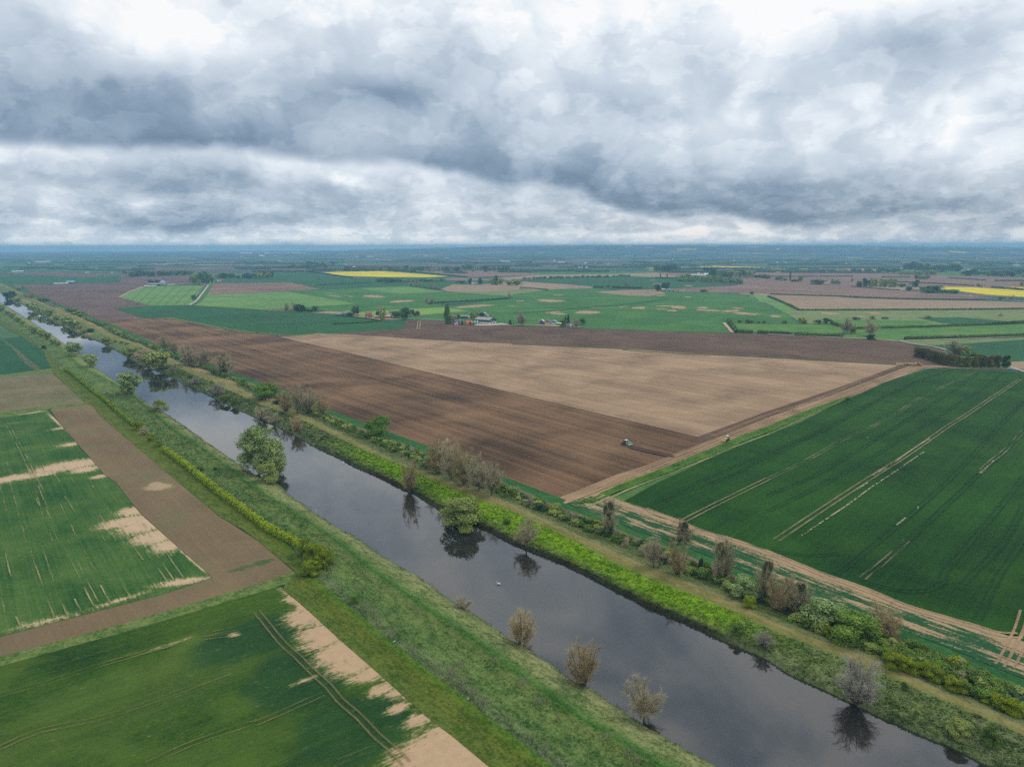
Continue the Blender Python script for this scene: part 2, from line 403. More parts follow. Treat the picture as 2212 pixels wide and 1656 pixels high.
rr = [120, 400, 900, 1800, 3200, 5200, 8000, 12000, 17000, 22000, RG]; K = 96
for r in rr:
    for k in range(K): vs_.append((r * sin(2 * pi * k / K), r * cos(2 * pi * k / K), 0))
for k in range(K): fs_.append((0, 1 + (k + 1) % K, 1 + k))
for i in range(len(rr) - 1):
    for k in range(K):
        a = 1 + i * K + k; b = 1 + i * K + (k + 1) % K
        fs_.append((a, b, b + K, a + K))
# the river valley is cut out below by its own strips, so the sheet lies a little lower than they do
GZ = -3.2
# ---------------------------------------------------------------- hills
def hill(x, y):
    r = hypot(x, y); a = atan2(x, y)
    t = max(0.0, min(1.0, (r - 9000) / 6000)); t = t * t * (3 - 2 * t)
    az_ = [(-.9, 0), (-.30, 8), (-.12, 84), (-.02, 130), (.10, 148), (.24, 150), (.40, 130), (.55, 100), (.64, 70), (.9, 30)]
    h = 0
    for (a0, h0), (a1, h1) in zip(az_, az_[1:]):
        if a0 <= a <= a1: h = h0 + (h1 - h0) * (a - a0) / (a1 - a0)
    n = mnoise.noise(Vector((x / 1500, y / 1500, 3))) * .10 + mnoise.noise(Vector((x / 420, y / 420, 9))) * .03
    return t * (h + n * min(h, 60) ) * 1.0
def ghill(px, py):
    d = vdir(px, py); t = 7000
    while t < 26000:
        p_ = Vector((0, 0, CAM_H)) + d * t
        if p_.z <= hill(p_.x, p_.y) + 3: return p_
        t += 30
    return g(px, py)
hv = []; hf = []; na, nr = 260, 44
for i in range(nr):
    r = 8800 + (19500 - 8800) * (i / (nr - 1)) ** 1.1
    for k in range(na):
        a = -.8 + 1.65 * k / (na - 1)
        x, y = r * sin(a), r * cos(a); hv.append((x, y, hill(x, y) - 1.0))
for i in range(nr - 1):
    for k in range(na - 1):
        a = i * na + k; hf.append((a, a + na, a + na + 1, a + 1))

# ---------------------------------------------------------------- sheets
layer = [0]
def sheet(name, pts, mat, z=None, smooth_steps=0):
    """a flat field laid on the ground, outline given as picture points"""
    layer[0] += 1
    if z is None:
        z = .03 + .004 * layer[0]
    w3 = [g(x, y, 0) for x, y in pts]
    for v in w3: v.z = z
    tris = tessellate_polygon([w3])
    o = struct(name, w3, [tuple(t) for t in tris], mat)
    # all faces up
    me = o.data
    bm = bmesh.new(); bm.from_mesh(me)
    for fc in bm.faces:
        if fc.normal.z < 0: fc.normal_flip()
    bm.to_mesh(me); bm.free()
    return o
def ribbon_mesh(pts3, wid, z, v, f):
    n = len(pts3); b0 = len(v)
    for i, p_ in enumerate(pts3):
        a = pts3[max(0, i - 1)]; b = pts3[min(n - 1, i + 1)]
        d = Vector((b.x - a.x, b.y - a.y, 0)).normalized(); s = Vector((-d.y, d.x, 0))
        wd = wid[i] if isinstance(wid, (list, tuple)) else wid
        zz = z if z is not None else p_.z
        v.append((p_.x + s.x * wd / 2, p_.y + s.y * wd / 2, zz)); v.append((p_.x - s.x * wd / 2, p_.y - s.y * wd / 2, zz))
    for i in range(n - 1):
        k = b0 + 2 * i; f.append((k, k + 1, k + 3, k + 2))
def smooth_path(pts, step=6.0):
    """Catmull-Rom through world points"""
    if len(pts) < 3:
        a, b = pts[0], pts[-1]; n = max(2, int((b - a).length / step))
        return [a.lerp(b, i / n) for i in range(n + 1)]
    P = [pts[0] * 2 - pts[1]] + list(pts) + [pts[-1] * 2 - pts[-2]]; out = []
    for i in range(1, len(P) - 2):
        n = max(2, int((P[i + 1] - P[i]).length / step))
        for k in range(n):
            t = k / n; a, b, c, d = P[i - 1], P[i], P[i + 1], P[i + 2]
            out.append(.5 * ((2 * b) + (c - a) * t + (2 * a - 5 * b + 4 * c - d) * t * t + (3 * b - a - 3 * c + d) * t ** 3))
    out.append(pts[-1].copy()); return out
def W3(pts, z=0.0): return [g(x, y, z) for x, y in pts]
def offset_path(path, d):
    out = []; n = len(path)
    for i, p_ in enumerate(path):
        a = path[max(0, i - 1)]; b = path[min(n - 1, i + 1)]
        t = Vector((b.x - a.x, b.y - a.y, 0)).normalized()
        out.append(Vector((p_.x - t.y * d, p_.y + t.x * d, p_.z)))
    return out

SH = lambda name, m, *a: sheet(name, T(*a), M_far[m] if isinstance(m, str) else m)
# --- far and middle fields, back to front
SH('crop_field', 'deep', 'a1', 0, 300, 1200, 300, 1100, 400, 0, 410)
SH('crop_field', 'green', 'a1', 0, 330, 700, 335, 1050, 350, 1060, 395, 600, 402, 0, 375)
SH('ploughed_field', 'dbrown', 'a1', 1050, 350, 1300, 355, 2212, 395, 'a2', 0, 380, 420, 395, 'a1', 1700, 395, 1060, 395)
SH('ploughed_field', 'dbrown', 'a2', 0, 345, 230, 360, 620, 372, 760, 400, 440, 402, 120, 386, 'a1', 1700, 380)
SH('rape_field', 'lime', 'e1', 140, 305, 400, 272, 420, 276, 330, 290, 180, 308)
SH('ploughed_field', 'dbrown', 'a1', 200, 402, 1040, 425, 1000, 440, 500, 455, 250, 440)
SH('crop_field', 'deep', 'a1', 0, 418, 700, 452, 1040, 432, 1050, 490, 200, 515, 0, 522)
SH('ploughed_field', 'dbrown', 'a1', 1060, 436, 1640, 458, 1680, 490, 1400, 515, 1235, 532, 1030, 500)
SH('ploughed_field', 'dbrown', 'a2', 780, 330, 1500, 345, 2212, 350, 2212, 380, 1500, 372, 800, 352)
SH('ploughed_field', 'brown', 'a2', 1340, 402, 1800, 392, 2212, 398, 'a3', 300, 410, 820, 403, 260, 432, 0, 440, 'a2', 1830, 450, 1480, 408)
SH('crop_field', 'green', 'a3', 180, 378, 700, 400, 1250, 405, 1240, 420, 830, 425, 260, 432, 100, 405)
SH('ploughed_field', 'pink', 'a2', 2000, 462, 'a3', 260, 430, 830, 424, 1250, 412, 1420, 436, 1400, 450, 700, 446, 80, 468, 'a2', 2180, 474)
SH('ploughed_field', 'brown', 'a3', 1240, 415, 1700, 395, 2212, 392, 'a4', 740, 412, 1500, 432, 2212, 452, 2212, 480, 1200, 470, 'a3', 1420, 440)
SH('ploughed_field', 'brown', 'a4', 0, 410, 740, 412, 1500, 432, 2212, 452, 2212, 560, 1330, 528, 700, 520, 300, 495, 0, 470)
SH('rape_field', 'yellow', 'e1', 1080, 358, 1330, 350, 1750, 345, 2212, 380, 'e2', 265, 402, 0, 413, 'e1', 1700, 408, 1330, 398)
SH('crop_field', 'deep', 'a1', 1845, 500, 1890, 465, 2212, 462, 'a2', 130, 460, 120, 392, 420, 396, 840, 455, 1060, 450, 1700, 455, 1700, 475, 1830, 450, 2212, 472, 2212, 500, 1800, 512,
   1600, 552, 880, 547, 560, 556, 0, 582)
SH('ploughed_field', 'brown', 'a2', 1600, 470, 1700, 452, 2212, 470, 2212, 482, 1700, 478)
SH('crop_field', 'deep', 'a3', 80, 468, 700, 445, 1020, 440, 1400, 462, 1700, 505, 1900, 525, 1390, 547, 1240, 560, 720, 532)
SH('ploughed_field', 'pink', 'a2', 2212, 486, 'a3', 80, 487, 700, 530, 690, 545, 200, 560, 0, 545, 'a2', 1900, 520)
SH('ploughed_field', 'pink', 'a2', 1600, 552, 1700, 513, 2100, 520, 'a3', 60, 540, 60, 560, 0, 565, 'a2', 1900, 580, 1650, 572)
SH('meadow', 'dryp', 'a2', 1640, 575, 1900, 582, 2212, 560, 'a3', 300, 560, 100, 600, 0, 625, 'a2', 1980, 612)
SH('rape_field', 'yellow', 'e3', 760, 308, 830, 292, 980, 288, 1700, 305, 1780, 308, 1780, 325, 1100, 322, 760, 312)
SH('rape_field', 'yellow', 'e3', 1620, 337, 1850, 336, 2100, 352, 1850, 355)
SH('rape_field', 'yellow', 'e3', 190, 300, 345, 304, 335, 317, 230, 309)
SH('rape_field', 'yellow', 'e3', 1920, 320, 2025, 321, 2030, 333, 1930, 331)
SH('rape_field', 'yellow', 'e2', 1860, 299, 1970, 301, 1940, 306, 1860, 305)
SH('rape_field', 'yellow', 'e4', 1420, 245, 1840, 257, 1830, 266, 1500, 256)
SH('rape_field', 'yellow', 'e4', 2010, 262, 2170, 264, 2165, 276, 2070, 271)
SH('stubble_field', 'tan', 'e4', 200, 320, 600, 327, 800, 332, 780, 343, 600, 340, 210, 331)
SH('stubble_field', 'tan', 'e3', 2090, 345, 'e4', 160, 348, 330, 352, 320, 360, 0, 358)
SH('crop_field', 'green', 'a4', 980, 375, 2212, 395, 2212, 445, 1500, 430, 1150, 420, 880, 402)
# green behind the two farms
SH('crop_field', 'green', 'a2', 1300, 818, 1080, 790, 1430, 772, 1700, 700, 2212, 632, 'a3', 0, 600, 280, 562, 700, 543, 1000, 585, 1230, 560, 1400, 570, 2050, 598, 2110, 640, 2212, 690, 'a4',
   0, 690, 130, 745, 250, 850, 0, 850, 'a3', 1830, 845, 1900, 932, 1200, 915, 600, 890, 0, 867, 'a2', 1640, 826)
SH('ploughed_field', 'pink', 'a3', 720, 580, 950, 562, 1240, 558, 1330, 592, 1180, 612, 1000, 608)
SH('ploughed_field', 'brown', 'a3', 1360, 550, 1900, 526, 2000, 512, 1990, 462, 2212, 455, 'a4', 0, 462, 330, 495, 720, 520, 1300, 575, 1895, 635, 1890, 650, 1060, 634, 10, 597, 'a3', 2130, 592, 1700, 580, 1400, 572)
SH('ploughed_field', 'pink', 'a4', 20, 606, 1060, 642, 1890, 655, 2212, 668, 2212, 722, 700, 730, 262, 737, 190, 690)
SH('rape_field', 'yellow', 'a4', 1330, 528, 1780, 540, 2212, 566, 2400, 578, 2400, 650, 2212, 622, 1880, 600, 1560, 560)
SH('rape_field', 'yellow', 'a4', 1950, 533, 2212, 538, 2212, 558, 2060, 552)
SH('grass_field', 'light', 'a3', 2070, 598, 2150, 602, 'a4', 0, 625, 190, 700, 262, 742, 420, 850, 300, 850, 150, 760, 40, 700, 'a3', 2130, 650)
SH('pasture', 'dryp', 'a4', 150, 738, 700, 735, 2212, 728, 2400, 726, 2400, 815, 2212, 822, 1650, 862, 1400, 870, 740, 885, 570, 850, 330, 850)
SH('crop_field', 'deep', 'a4', 1280, 802, 1650, 796, 2080, 832, 1650, 860, 1500, 850)
SH('crop_field', 'pasture', 'a3', 1900, 845, 'a4', 0, 858, 570, 850, 640, 890, 645, 950, 0, 922, 'a3', 1950, 925)
SH('pasture', 'pasture', 'a4', 700, 900, 1650, 872, 2212, 845, 2400, 836, 2400, 955, 2212, 958, 1180, 1000, 640, 980)
SH('pasture', 'pasture', 'a4', 420, 818, 1300, 822, 1500, 858, 1200, 880, 740, 885, 570, 850)
SH('crop_field', 'deep', 'f5', 40, 110, 2212, 42, 2600, 30, 2600, 466, 2212, 468, 1975, 480, 1400, 400, 900, 360, 830, 270, 330, 180)
SH('grass_field', 'dryp', 'f5', 40, 112, 2212, 44, 2212, 80, 1200, 150, 600, 180, 330, 178)
SH('ploughed_field', 'pink', 'f5', 1975, 480, 2212, 468, 2600, 455, 2600, 640, 2212, 612, 1955, 568)
SH('farmyard', M_far['pasture'], 'f5', 1955, 568, 1975, 480, 1400, 380, 900, 340, 780, 330, 800, 560, 1100, 602, 1900, 606)
# left of the farms
SH('ploughed_field', 'brown', 'a1', 1790, 600, 1845, 502, 2212, 500, 'a2', 300, 495, 560, 556, 0, 582)
SH('crop_field', 'light', 'a1', 1680, 697, 1785, 602, 2212, 586, 'a2', 270, 575, 880, 680, 540, 702, 0, 731, 'a1', 2212, 727)
SH('crop_field', 'green', 'a2', 275, 574, 880, 548, 1340, 530, 1640, 578, 2212, 614, 2212, 642, 1520, 685, 1700, 700, 1450, 722, 1080, 742, 900, 762, 540, 735, 300, 718, 540, 700, 880, 681)
SH('crop_field', 'light', 'a2', 890, 547, 1340, 531, 1620, 576, 1270, 597)
SH('meadow', 'lime', 'a2', 700, 775, 1080, 738, 1450, 720, 1620, 710, 1840, 742, 1430, 778, 1100, 792)
SH('crop_field', 'light', 'a1', 1235, 532, 1500, 524, 1770, 520, 1640, 692, 1300, 696, 1035, 626)
SH('crop_field', 'deep', 'a1', 980, 718, 1300, 696, 1640, 691, 1700, 698, 2212, 728, 'a2', 0, 733, 700, 770, 1080, 828, 1298, 818, 1275, 897, 1000, 917, 660, 942, 330, 952, 0, 932,
   'a1', 1900, 890, 1460, 802, 1230, 806)
SH('ploughed_field', 'dbrown', 'a1', 190, 518, 1030, 497, 1235, 533, 1035, 626, 1300, 697, 980, 719, 1232, 808, 1465, 803, 1365, 815, 860, 838, 550, 712, 300, 612)
# the big field beside the river
SH('ploughed_field', M_plough, 'V', 208, 694, 'a1', 1230, 808, 1460, 803, 1900, 892, 2212, 937, 'a2', 200, 965, 690, 1080, 'V', 1106, 850, 1506, 945, 1530, 965, 1500, 985, 1400, 1025, 1215, 1090,
   1160, 1058, 1083, 1029, 923, 964, 840, 934, 790, 916, 708, 884, 610, 844, 553, 822.5, 500, 804, 345, 748, 300, 727, 250, 704)
SH('ploughed_field', M_soilband, 'a2', 660, 942, 1000, 917, 1275, 897, 1302, 820, 1640, 826, 2212, 870, 'a3', 600, 892, 1200, 917, 1850, 934, 2212, 942, 'a4', 500, 972, 1090, 1002,
   1290, 1047, 'V', 2036, 757, 2060, 790, 1996, 796, 1942, 790, 1800, 782, 1659, 774, 1356, 756, 1106, 744, 940, 736, 760, 724)
SH('ploughed_field', M_tansoil, 'V', 605, 728, 690, 720, 760, 723, 940, 735, 1106, 743, 1356, 755, 1659, 773, 1800, 781, 1942, 789, 1880, 818, 1809, 838, 1659, 888, 1506, 944, 1106, 849, 728, 756)
SH('ploughed_field', M_soilband, 'V', 1506, 944, 1659, 888, 1809, 838, 1942, 789, 1960, 791, 1875, 824, 1810, 849, 1659, 902, 1535, 950, 1560, 962, 1500, 966)
SH('field_headland', M_headland, 'V', 1233.5, 1087.5, 1281, 1076.5, 1368, 1036.5, 1431, 1014, 1531, 974, 1606, 941.5, 1659, 924, 1759, 881.5, 1854, 852.5, 1909, 826.5, 1996, 796.5, 2060, 794, 2050, 789,
   1965, 790, 1875, 824, 1810, 849, 1659, 902, 1540, 950, 1500, 965, 1456, 981, 1401, 1004, 1331, 1026, 1281, 1046, 1240, 1063, 1200, 1078, 1215, 1091)
M_gm = field_mat('thin_margin_crop', alb(44, 86, 38), alb(98, 120, 66), ang((1300, 1062), (1909, 826)), 14, (.9, 14, .7), speck=.4)
SH('grass_margin', M_gm, 'V', 1225, 1092, 1290, 1076, 1431, 1012, 1606, 940, 1759, 880, 1854, 851, 1880, 845, 1834, 866, 1721, 921, 1659, 943, 1556, 986, 1418, 1048, 1350, 1088, 1290, 1108)
M_greenstrip = field_mat("field_margin_grass", alb(48, 84, 26), alb(82, 116, 42), ang((1300, 1062), (1909, 826)), 12, (.8, 6, .7), speck=.5)
SH('crop_field', M_crop_right, 'V', 1346, 1083.5, 1418, 1043.5, 1556, 981, 1659, 938.5, 1721, 916, 1834, 861, 1909, 828.5, 2009, 796.5, 2174, 802, 2212, 806, 2500, 815, 2600, 1400, 2212, 1374,
   2173, 1372.5, 2070, 1340, 1953, 1305, 1850, 1264, 1762, 1234, 1665, 1190, 1568, 1158.5, 1518, 1148.5, 1493, 1136, 1476, 1126, 1431, 1111, 1393, 1098.5)
SH('crop_field', M_crop_left, 'V', 0, 902, 103, 885, 111, 895, 125, 911, 170, 963.5, 200, 996, 225, 1026, 250, 1043.5, 285, 1088.5, 307, 1113.5, 370, 1170, 420, 1214, 459, 1248, 353, 1284, 191, 1326, 0, 1376,
   -300, 1440, -300, 930)
SH('bare_field', M_soil_l, 'V', 108, 883.5, 195, 872.5, 218, 898.5, 312, 978.5, 400, 1053.5, 475, 1116, 559, 1170, 636, 1236, 553, 1265, 265, 1349, 0, 1421, -300, 1500, -300, 1441, 0, 1376.5,
   191, 1326.5, 353, 1284.5, 460, 1248.5, 420, 1213, 370, 1169, 307, 1112, 285, 1087, 250, 1042, 225, 1025, 200, 995, 170, 962, 125, 910)
SH('bare_field', M_soil_l2, 'V', 0, 813, 112, 805, 185, 870.5, 0, 891, -300, 920, -300, 840)
SH('crop_field', 'deep', 'V', 0, 733, 47, 727, 92, 756, 133, 794, 0, 811, -300, 830, -300, 745)
M_crop_ul = field_mat("river_side_crop", alb(30, 72, 46), alb(44, 88, 52), ROW_RIV, 60, (1.5, 60, .3), (8, 150, .3), speck=.25)
col.objects[-1].data.materials[0] = M_crop_ul
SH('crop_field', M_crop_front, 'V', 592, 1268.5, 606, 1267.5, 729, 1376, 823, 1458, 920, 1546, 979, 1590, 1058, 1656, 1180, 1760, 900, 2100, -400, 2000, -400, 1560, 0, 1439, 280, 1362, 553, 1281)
M_verge = field_mat("rough_verge_grass", alb(50, 84, 30), alb(112, 122, 66), ROW_F, 6, (.5, 3, .8), speck=.7)
SH('grass_verge', M_verge, 'V', 0, 1420, 265, 1348, 553, 1264, 636, 1235, 655, 1252, 592, 1270, 553, 1282, 280, 1363, 0, 1440, -300, 1530, -300, 1500)
SH('grass_verge', M_verge, 'V', 0, 890, 185, 869.5, 196, 873.5, 108, 884.5, 0, 903, -200, 930, -200, 915)
SH('grass_verge', M_verge, 'V', 0, 810, 133, 793, 140, 800, 112, 806, 0, 814, -200, 830, -200, 824)
# bare patches in the crops behind the farms
N = new_mat("sandy_patch"); p = pos(N)
N.put(N.b.inputs['Base Color'], N.mix(N.noise(p, .05, 4), alb(142, 118, 88), alb(172, 146, 112))); M_sandp = N.m
def patch(px, py, sx, sy, seed=0, rot=0.0):
    rr_ = random.Random(seed * 31 + int(px)); pts = []
    n = 70
    for k in range(n):
        t = 2 * pi * k / n; q_ = 1 + .35 * mnoise.noise(Vector((cos(t) * 1.3, sin(t) * 1.3, px * .37))) + .3 * mnoise.noise(Vector((cos(t) * 5, sin(t) * 5, px))) + rr_.uniform(-.16, .16)
        x = cos(t) * sx * q_; y = sin(t) * sy * q_
        pts.append((px + x, py + y + x * rot))
    sheet('bare_soil_patch', pts, M_sandp)
for a in [('a2', 1250, 660, 100, 9, -.06), ('a2', 1890, 702, 170, 9, -.07), ('a2', 1020, 618, 90, 10, .04), ('a2', 680, 615, 60, 4, .1),
          ('a3', 330, 655, 120, 12, .04), ('a3', 400, 768, 70, 8, .05), ('a3', 640, 757, 110, 13, -.02), ('a3', 340, 755, 70, 4, -.1), ('a3', 1100, 716, 60, 10, -.02),
          ('a3', 1440, 712, 70, 12, .02), ('a3', 1380, 742, 45, 8, .02), ('a3', 1290, 728, 60, 4, .03), ('a3', 1650, 716, 55, 7, .0), ('a3', 1700, 738, 110, 6, .05), ('a3', 1890, 744, 80, 8, -.03),
          ('a3', 2020, 766, 110, 9, .08), ('a3', 1520, 624, 35, 4, 0), ('a3', 1285, 610, 40, 4, -.05), ('a3', 1340, 702, 110, 4, 0), ('a3', 960, 706, 40, 3, -.06), ('a3', 1950, 720, 60, 4, .05),
          ('a3', 1215, 478, 30, 2, 0), ('a3', 1250, 505, 30, 2, 0), ('a3', 1300, 517, 80, 3, 0), ('a3', 1525, 526, 35, 4, 0), ('a3', 70, 658, 28, 4, 0), ('a3', 0, 703, 35, 3, 0),
          ('a3', 400, 606, 50, 3, 0), ('a4', 540, 765, 85, 8, .08), ('a4', 920, 765, 70, 7, .05), ('a4', 800, 792, 50, 5, 0), ('a4', 1710, 771, 40, 3, 0), ('a4', 60, 790, 50, 9, .1), ('a3', 2150, 660, 30, 3, .3),
          ('a3', 730, 718, 50, 3, .05), ('a3', 880, 726, 60, 2, .05), ('a2', 800, 615, 50, 2, .1), ('a2', 640, 590, 50, 2, .05)]:
    t_ = TILES[a[0]]; patch(t_[0] + a[1] * .25, t_[1] + a[2] * .25, a[3] * .25, a[4] * .25, a[2], a[5])
# ================================================================== RIVER CORRIDOR
def rail(pts, z): return [g(x, y, z) for x, y in pts]
WZ = -1.0
A0 = g(983, 1066, 3); A1 = g(87, 653, 3)
AXIS = Vector((A1.x - A0.x, A1.y - A0.y, 0)).normalized(); NRM = Vector((AXIS.y, -AXIS.x, 0))   # NRM points to the right bank
ORG = A0.copy(); ORG.z = 0
def sn(p_): d = p_ - ORG; return d.x * AXIS.x + d.y * AXIS.y, d.x * NRM.x + d.y * NRM.y
RAILS = {
 'L0': (T('V', 1200, 1765, 1058, 1656, 979, 1590, 920, 1546, 823, 1458, 729, 1376, 660, 1312, 608, 1270) + T('V', 641, 1236, 559, 1169, 525, 1143, 475, 1116, 400, 1053.5, 312, 978.5, 217, 898.5, 197, 874, 185, 871, 115, 805, 92, 756, 47, 727, 0, 700, -40, 676), .42),
 'LH': (T('V', 1215, 1668, 1135, 1610, 1103, 1583, 1052, 1545, 1008, 1509, 950, 1465, 876, 1407, 803, 1348, 735, 1292, 676, 1242) + T('V', 640, 1192, 600, 1156, 553, 1120, 500, 1078, 450, 1040, 400, 1000, 350, 964, 292, 920, 250, 885, 200, 845, 140, 800, 100, 757, 55, 722, 0, 690, -40, 668), -.35),
 'LC': (T('V', 1414, 1640, 1326, 1590, 1253, 1546, 1188, 1499, 1106, 1443, 1067, 1413, 994, 1358, 920, 1311, 876, 1278, 803, 1228, 741, 1175, 673, 1131, 623, 1098, 553, 1056, 450, 976, 375, 928, 300, 863, 250, 828, 175, 793, 125, 746, 75, 711, 25, 686, -30, 655), 2.2),
 'LW': (T('V', 1544, 1654.6, 1503, 1628, 1444, 1596, 1370.6, 1552, 1282, 1490, 1238, 1469.5, 1165, 1416.6, 1106, 1381, 1038, 1334, 979, 1299, 906, 1246, 817.5, 1196, 785, 1170, 728, 1138.5, 678, 1106, 623, 1066, 603, 1046, 558, 1029, 500, 991, 445, 953.5, 400, 921, 362.5, 896, 330, 881,
          300, 856, 252, 826, 217, 801, 190, 783.5, 166, 763.5, 145, 748, 120, 728, 95, 712, 60, 689, 20, 664, 0, 653, -30, 636), WZ),
 'RW': (T('V', 2152, 1656, 2041, 1604.7, 1923, 1554.7, 1835, 1513, 1788, 1490, 1703, 1452, 1658, 1421, 1576, 1387, 1473, 1340, 1400, 1311, 1312, 1264, 1238, 1225.5, 1165, 1196, 1106, 1173, 1053, 1143, 978, 1119, 940, 1093, 895, 1064.7, 860, 1051, 815, 1027, 765, 1006, 728, 984.7, 690, 968.5, 653, 947, 603, 921,
          553, 900, 500, 876, 457, 854.7, 400, 828.5, 362, 808.5, 300, 785, 262, 763, 217, 738.5, 200, 732, 175, 721, 145, 708.5, 125, 698.5, 100, 686, 75, 673.5, 55, 661, 32, 651, 12, 641, 0, 632, -25, 618), WZ),
 'R1': (T('V', 2212, 1590, 2100, 1540, 1997, 1496, 1894, 1452, 1823, 1425, 1732, 1387, 1658, 1358, 1576, 1319, 1502, 1287, 1400, 1250, 1317, 1213, 1253, 1175, 1170, 1135, 1103, 1103, 1028, 1079, 978, 1057, 908, 1026, 870, 1006, 815, 985, 758, 960, 703, 933, 653, 908, 553, 870, 462, 829, 400, 802, 312, 762, 237, 730, 162, 691, 125, 675, 87, 658, 50, 640, 10, 620, -20, 606), 2.7),
 'R2': (T('V', 2211, 1574, 2070, 1515, 1982, 1474, 1865, 1424, 1747, 1380, 1659, 1345, 1576, 1301, 1459, 1254, 1370, 1218, 1282, 1177, 1106, 1095, 1040, 1069, 978, 1045, 878, 1008, 828, 985, 778, 962, 703, 925, 628, 888, 553, 860, 462, 815, 400, 792, 312, 750, 275, 737, 237, 724, 200, 700.5, 162, 683, 125, 670.5, 87, 653, 55, 637, 12, 617, -20, 603), 3.2),
}
def rail_fn(key):
    pts, z = RAILS[key]; sw = sorted((sn(q_) for q_ in rail(pts, z)), key=lambda t: t[0])
    # drop points that fold back
    cl_ = [sw[0]]
    for s_, n_ in sw[1:]:
        if s_ - cl_[-1][0] > 1.0: cl_.append((s_, n_))
    def f(s_):
        if s_ <= cl_[0][0]:
            (a, x), (b, y) = cl_[0], cl_[min(3, len(cl_) - 1)]; k = (y - x) / (b - a); return x + max(-.15, min(.15, k)) * (s_ - a)
        if s_ >= cl_[-1][0]: return cl_[-1][1] + 0.0 * (s_ - cl_[-1][0])
        for (a, x), (b, y) in zip(cl_, cl_[1:]):
            if a <= s_ <= b: return x + (y - x) * (s_ - a) / (b - a)
    return f, z, cl_
RF = {k: rail_fn(k) for k in RAILS}
DFp = sorted((sn(q_) for q_ in rail(T('V', 2300, 1525, 2212, 1490, 2144, 1464, 2085, 1437, 1997, 1402, 1932, 1375, 1850, 1345, 1747, 1307, 1676, 1279, 1576, 1240, 1473, 1196, 1411, 1172, 1356, 1156, 1301, 1128, 1256, 1113, 1193, 1091, 1156, 1073, 1106, 1051, 1088, 1043,
              978, 998, 928, 983, 848, 951, 778, 926, 715, 896, 610, 851, 553, 832, 500, 813, 345, 756, 300, 736, 250, 712, 212, 699, 175, 682, 137, 668, 87, 648, 50, 632, 0, 612), .1)), key=lambda t: t[0])
def DF(s_):
    c = DFp
    if s_ <= c[0][0]: return c[0][1]
    if s_ >= c[-1][0]: return c[-1][1]
    for (a, x), (b, y) in zip(c, c[1:]):
        if a <= s_ <= b: return x + (y - x) * (s_ - a) / (b - a)
# right field edge: along the ploughed field, then the south edge of the right crop
R7p = sorted((sn(q_) for q_ in rail(T('V', 1226, 1082, 1160, 1057, 1083, 1028.5, 923, 963.5, 840, 933.5, 790, 916, 708, 883.5, 610, 843.5, 553, 822, 500, 803.5, 345, 747, 300, 726, 250, 703.5, 212, 690, 175, 673.5, 137, 661, 87, 641, 50, 626, 0, 606), .05)), key=lambda t: t[0])
CORN = R7p[0][0]
R8p = sorted((sn(q_) for q_ in rail(T('V', 1346, 1084, 1393, 1099, 1431, 1112, 1476, 1127, 1493, 1137, 1518, 1149, 1568, 1159, 1665, 1191, 1762, 1235, 1850, 1265, 1953, 1306, 2070, 1341, 2173, 1374, 2300, 1420, 2500, 1490), .05)), key=lambda t: t[0])
def lin(c, s_):
    if s_ <= c[0][0]: return c[0][1]
    if s_ >= c[-1][0]: return c[-1][1]
    for (a, x), (b, y) in zip(c, c[1:]):
        if a <= s_ <= b: return x + (y - x) * (s_ - a) / (b - a)
def n7(s_):
    return lin(R7p, s_) if s_ > CORN else DF(s_) + 6.0
S0 = min(c[2][0][0] for c in RF.values()) - 90; S1 = sn(g(0, 632, WZ))[0] + 1400
stations = []; s_ = S0
while s_ < S1:
    stations.append(s_)
    pw = ORG + AXIS * s_; d = sqrt(pw.x ** 2 + pw.y ** 2 + 125 ** 2)
    s_ += max(.7, d * .0036)
stations.append(S1)
def sm(arr, k=3):
    out_ = []
    for i in range(len(arr)):
        a = max(0, i - k); b = min(len(arr), i + k + 1); out_.append(sum(arr[a:b]) / (b - a))
    return out_
def chan(f): return [f(x) for x in stations]
raw = {k: chan(RF[k][0]) for k in RF}
raw['DF'] = chan(DF); raw['R7'] = chan(n7)
for k in ('LH', 'LC', 'R1', 'R2', 'DF'): raw[k] = sm(raw[k], 7)
raw['L0'] = sm(raw['L0'], 2)
for k in ('LW', 'RW'): raw[k] = sm(raw[k], 2)
ns = len(stations)
for i, s_ in enumerate(stations):      # keep the order of the rails and little scallops on the water's edge
    raw['LW'][i] += .8 * mnoise.noise(Vector((s_ / 7, 1, 0))) + .35 * mnoise.noise(Vector((s_ / 1.9, 7, 0)))
    raw['RW'][i] += .6 * mnoise.noise(Vector((s_ / 7, 4, 0))) + .35 * mnoise.noise(Vector((s_ / 1.7, 9, 0)))
    raw['LC'][i] = min(raw['LC'][i], raw['LW'][i] - 6); raw['LH'][i] = min(raw['LH'][i], raw['LC'][i] - 6); raw['L0'][i] = min(raw['L0'][i], raw['LH'][i] - 3)
    raw['R1'][i] = max(raw['R1'][i], raw['RW'][i] + 3); raw['R2'][i] = max(raw['R2'][i], raw['R1'][i] + 1.2)
    raw['DF'][i] = max(raw['DF'][i], raw['R2'][i] + 9); raw['R7'][i] = max(raw['R7'][i], raw['DF'][i] + 2.0)
def zn(x, y, amp):
    return amp * (mnoise.noise(Vector((x / 1.1, y / 1.1, 0))) * .55 + mnoise.noise(Vector((x / 3.4, y / 3.4, 5))) * .6)
HEIGHTS = {}
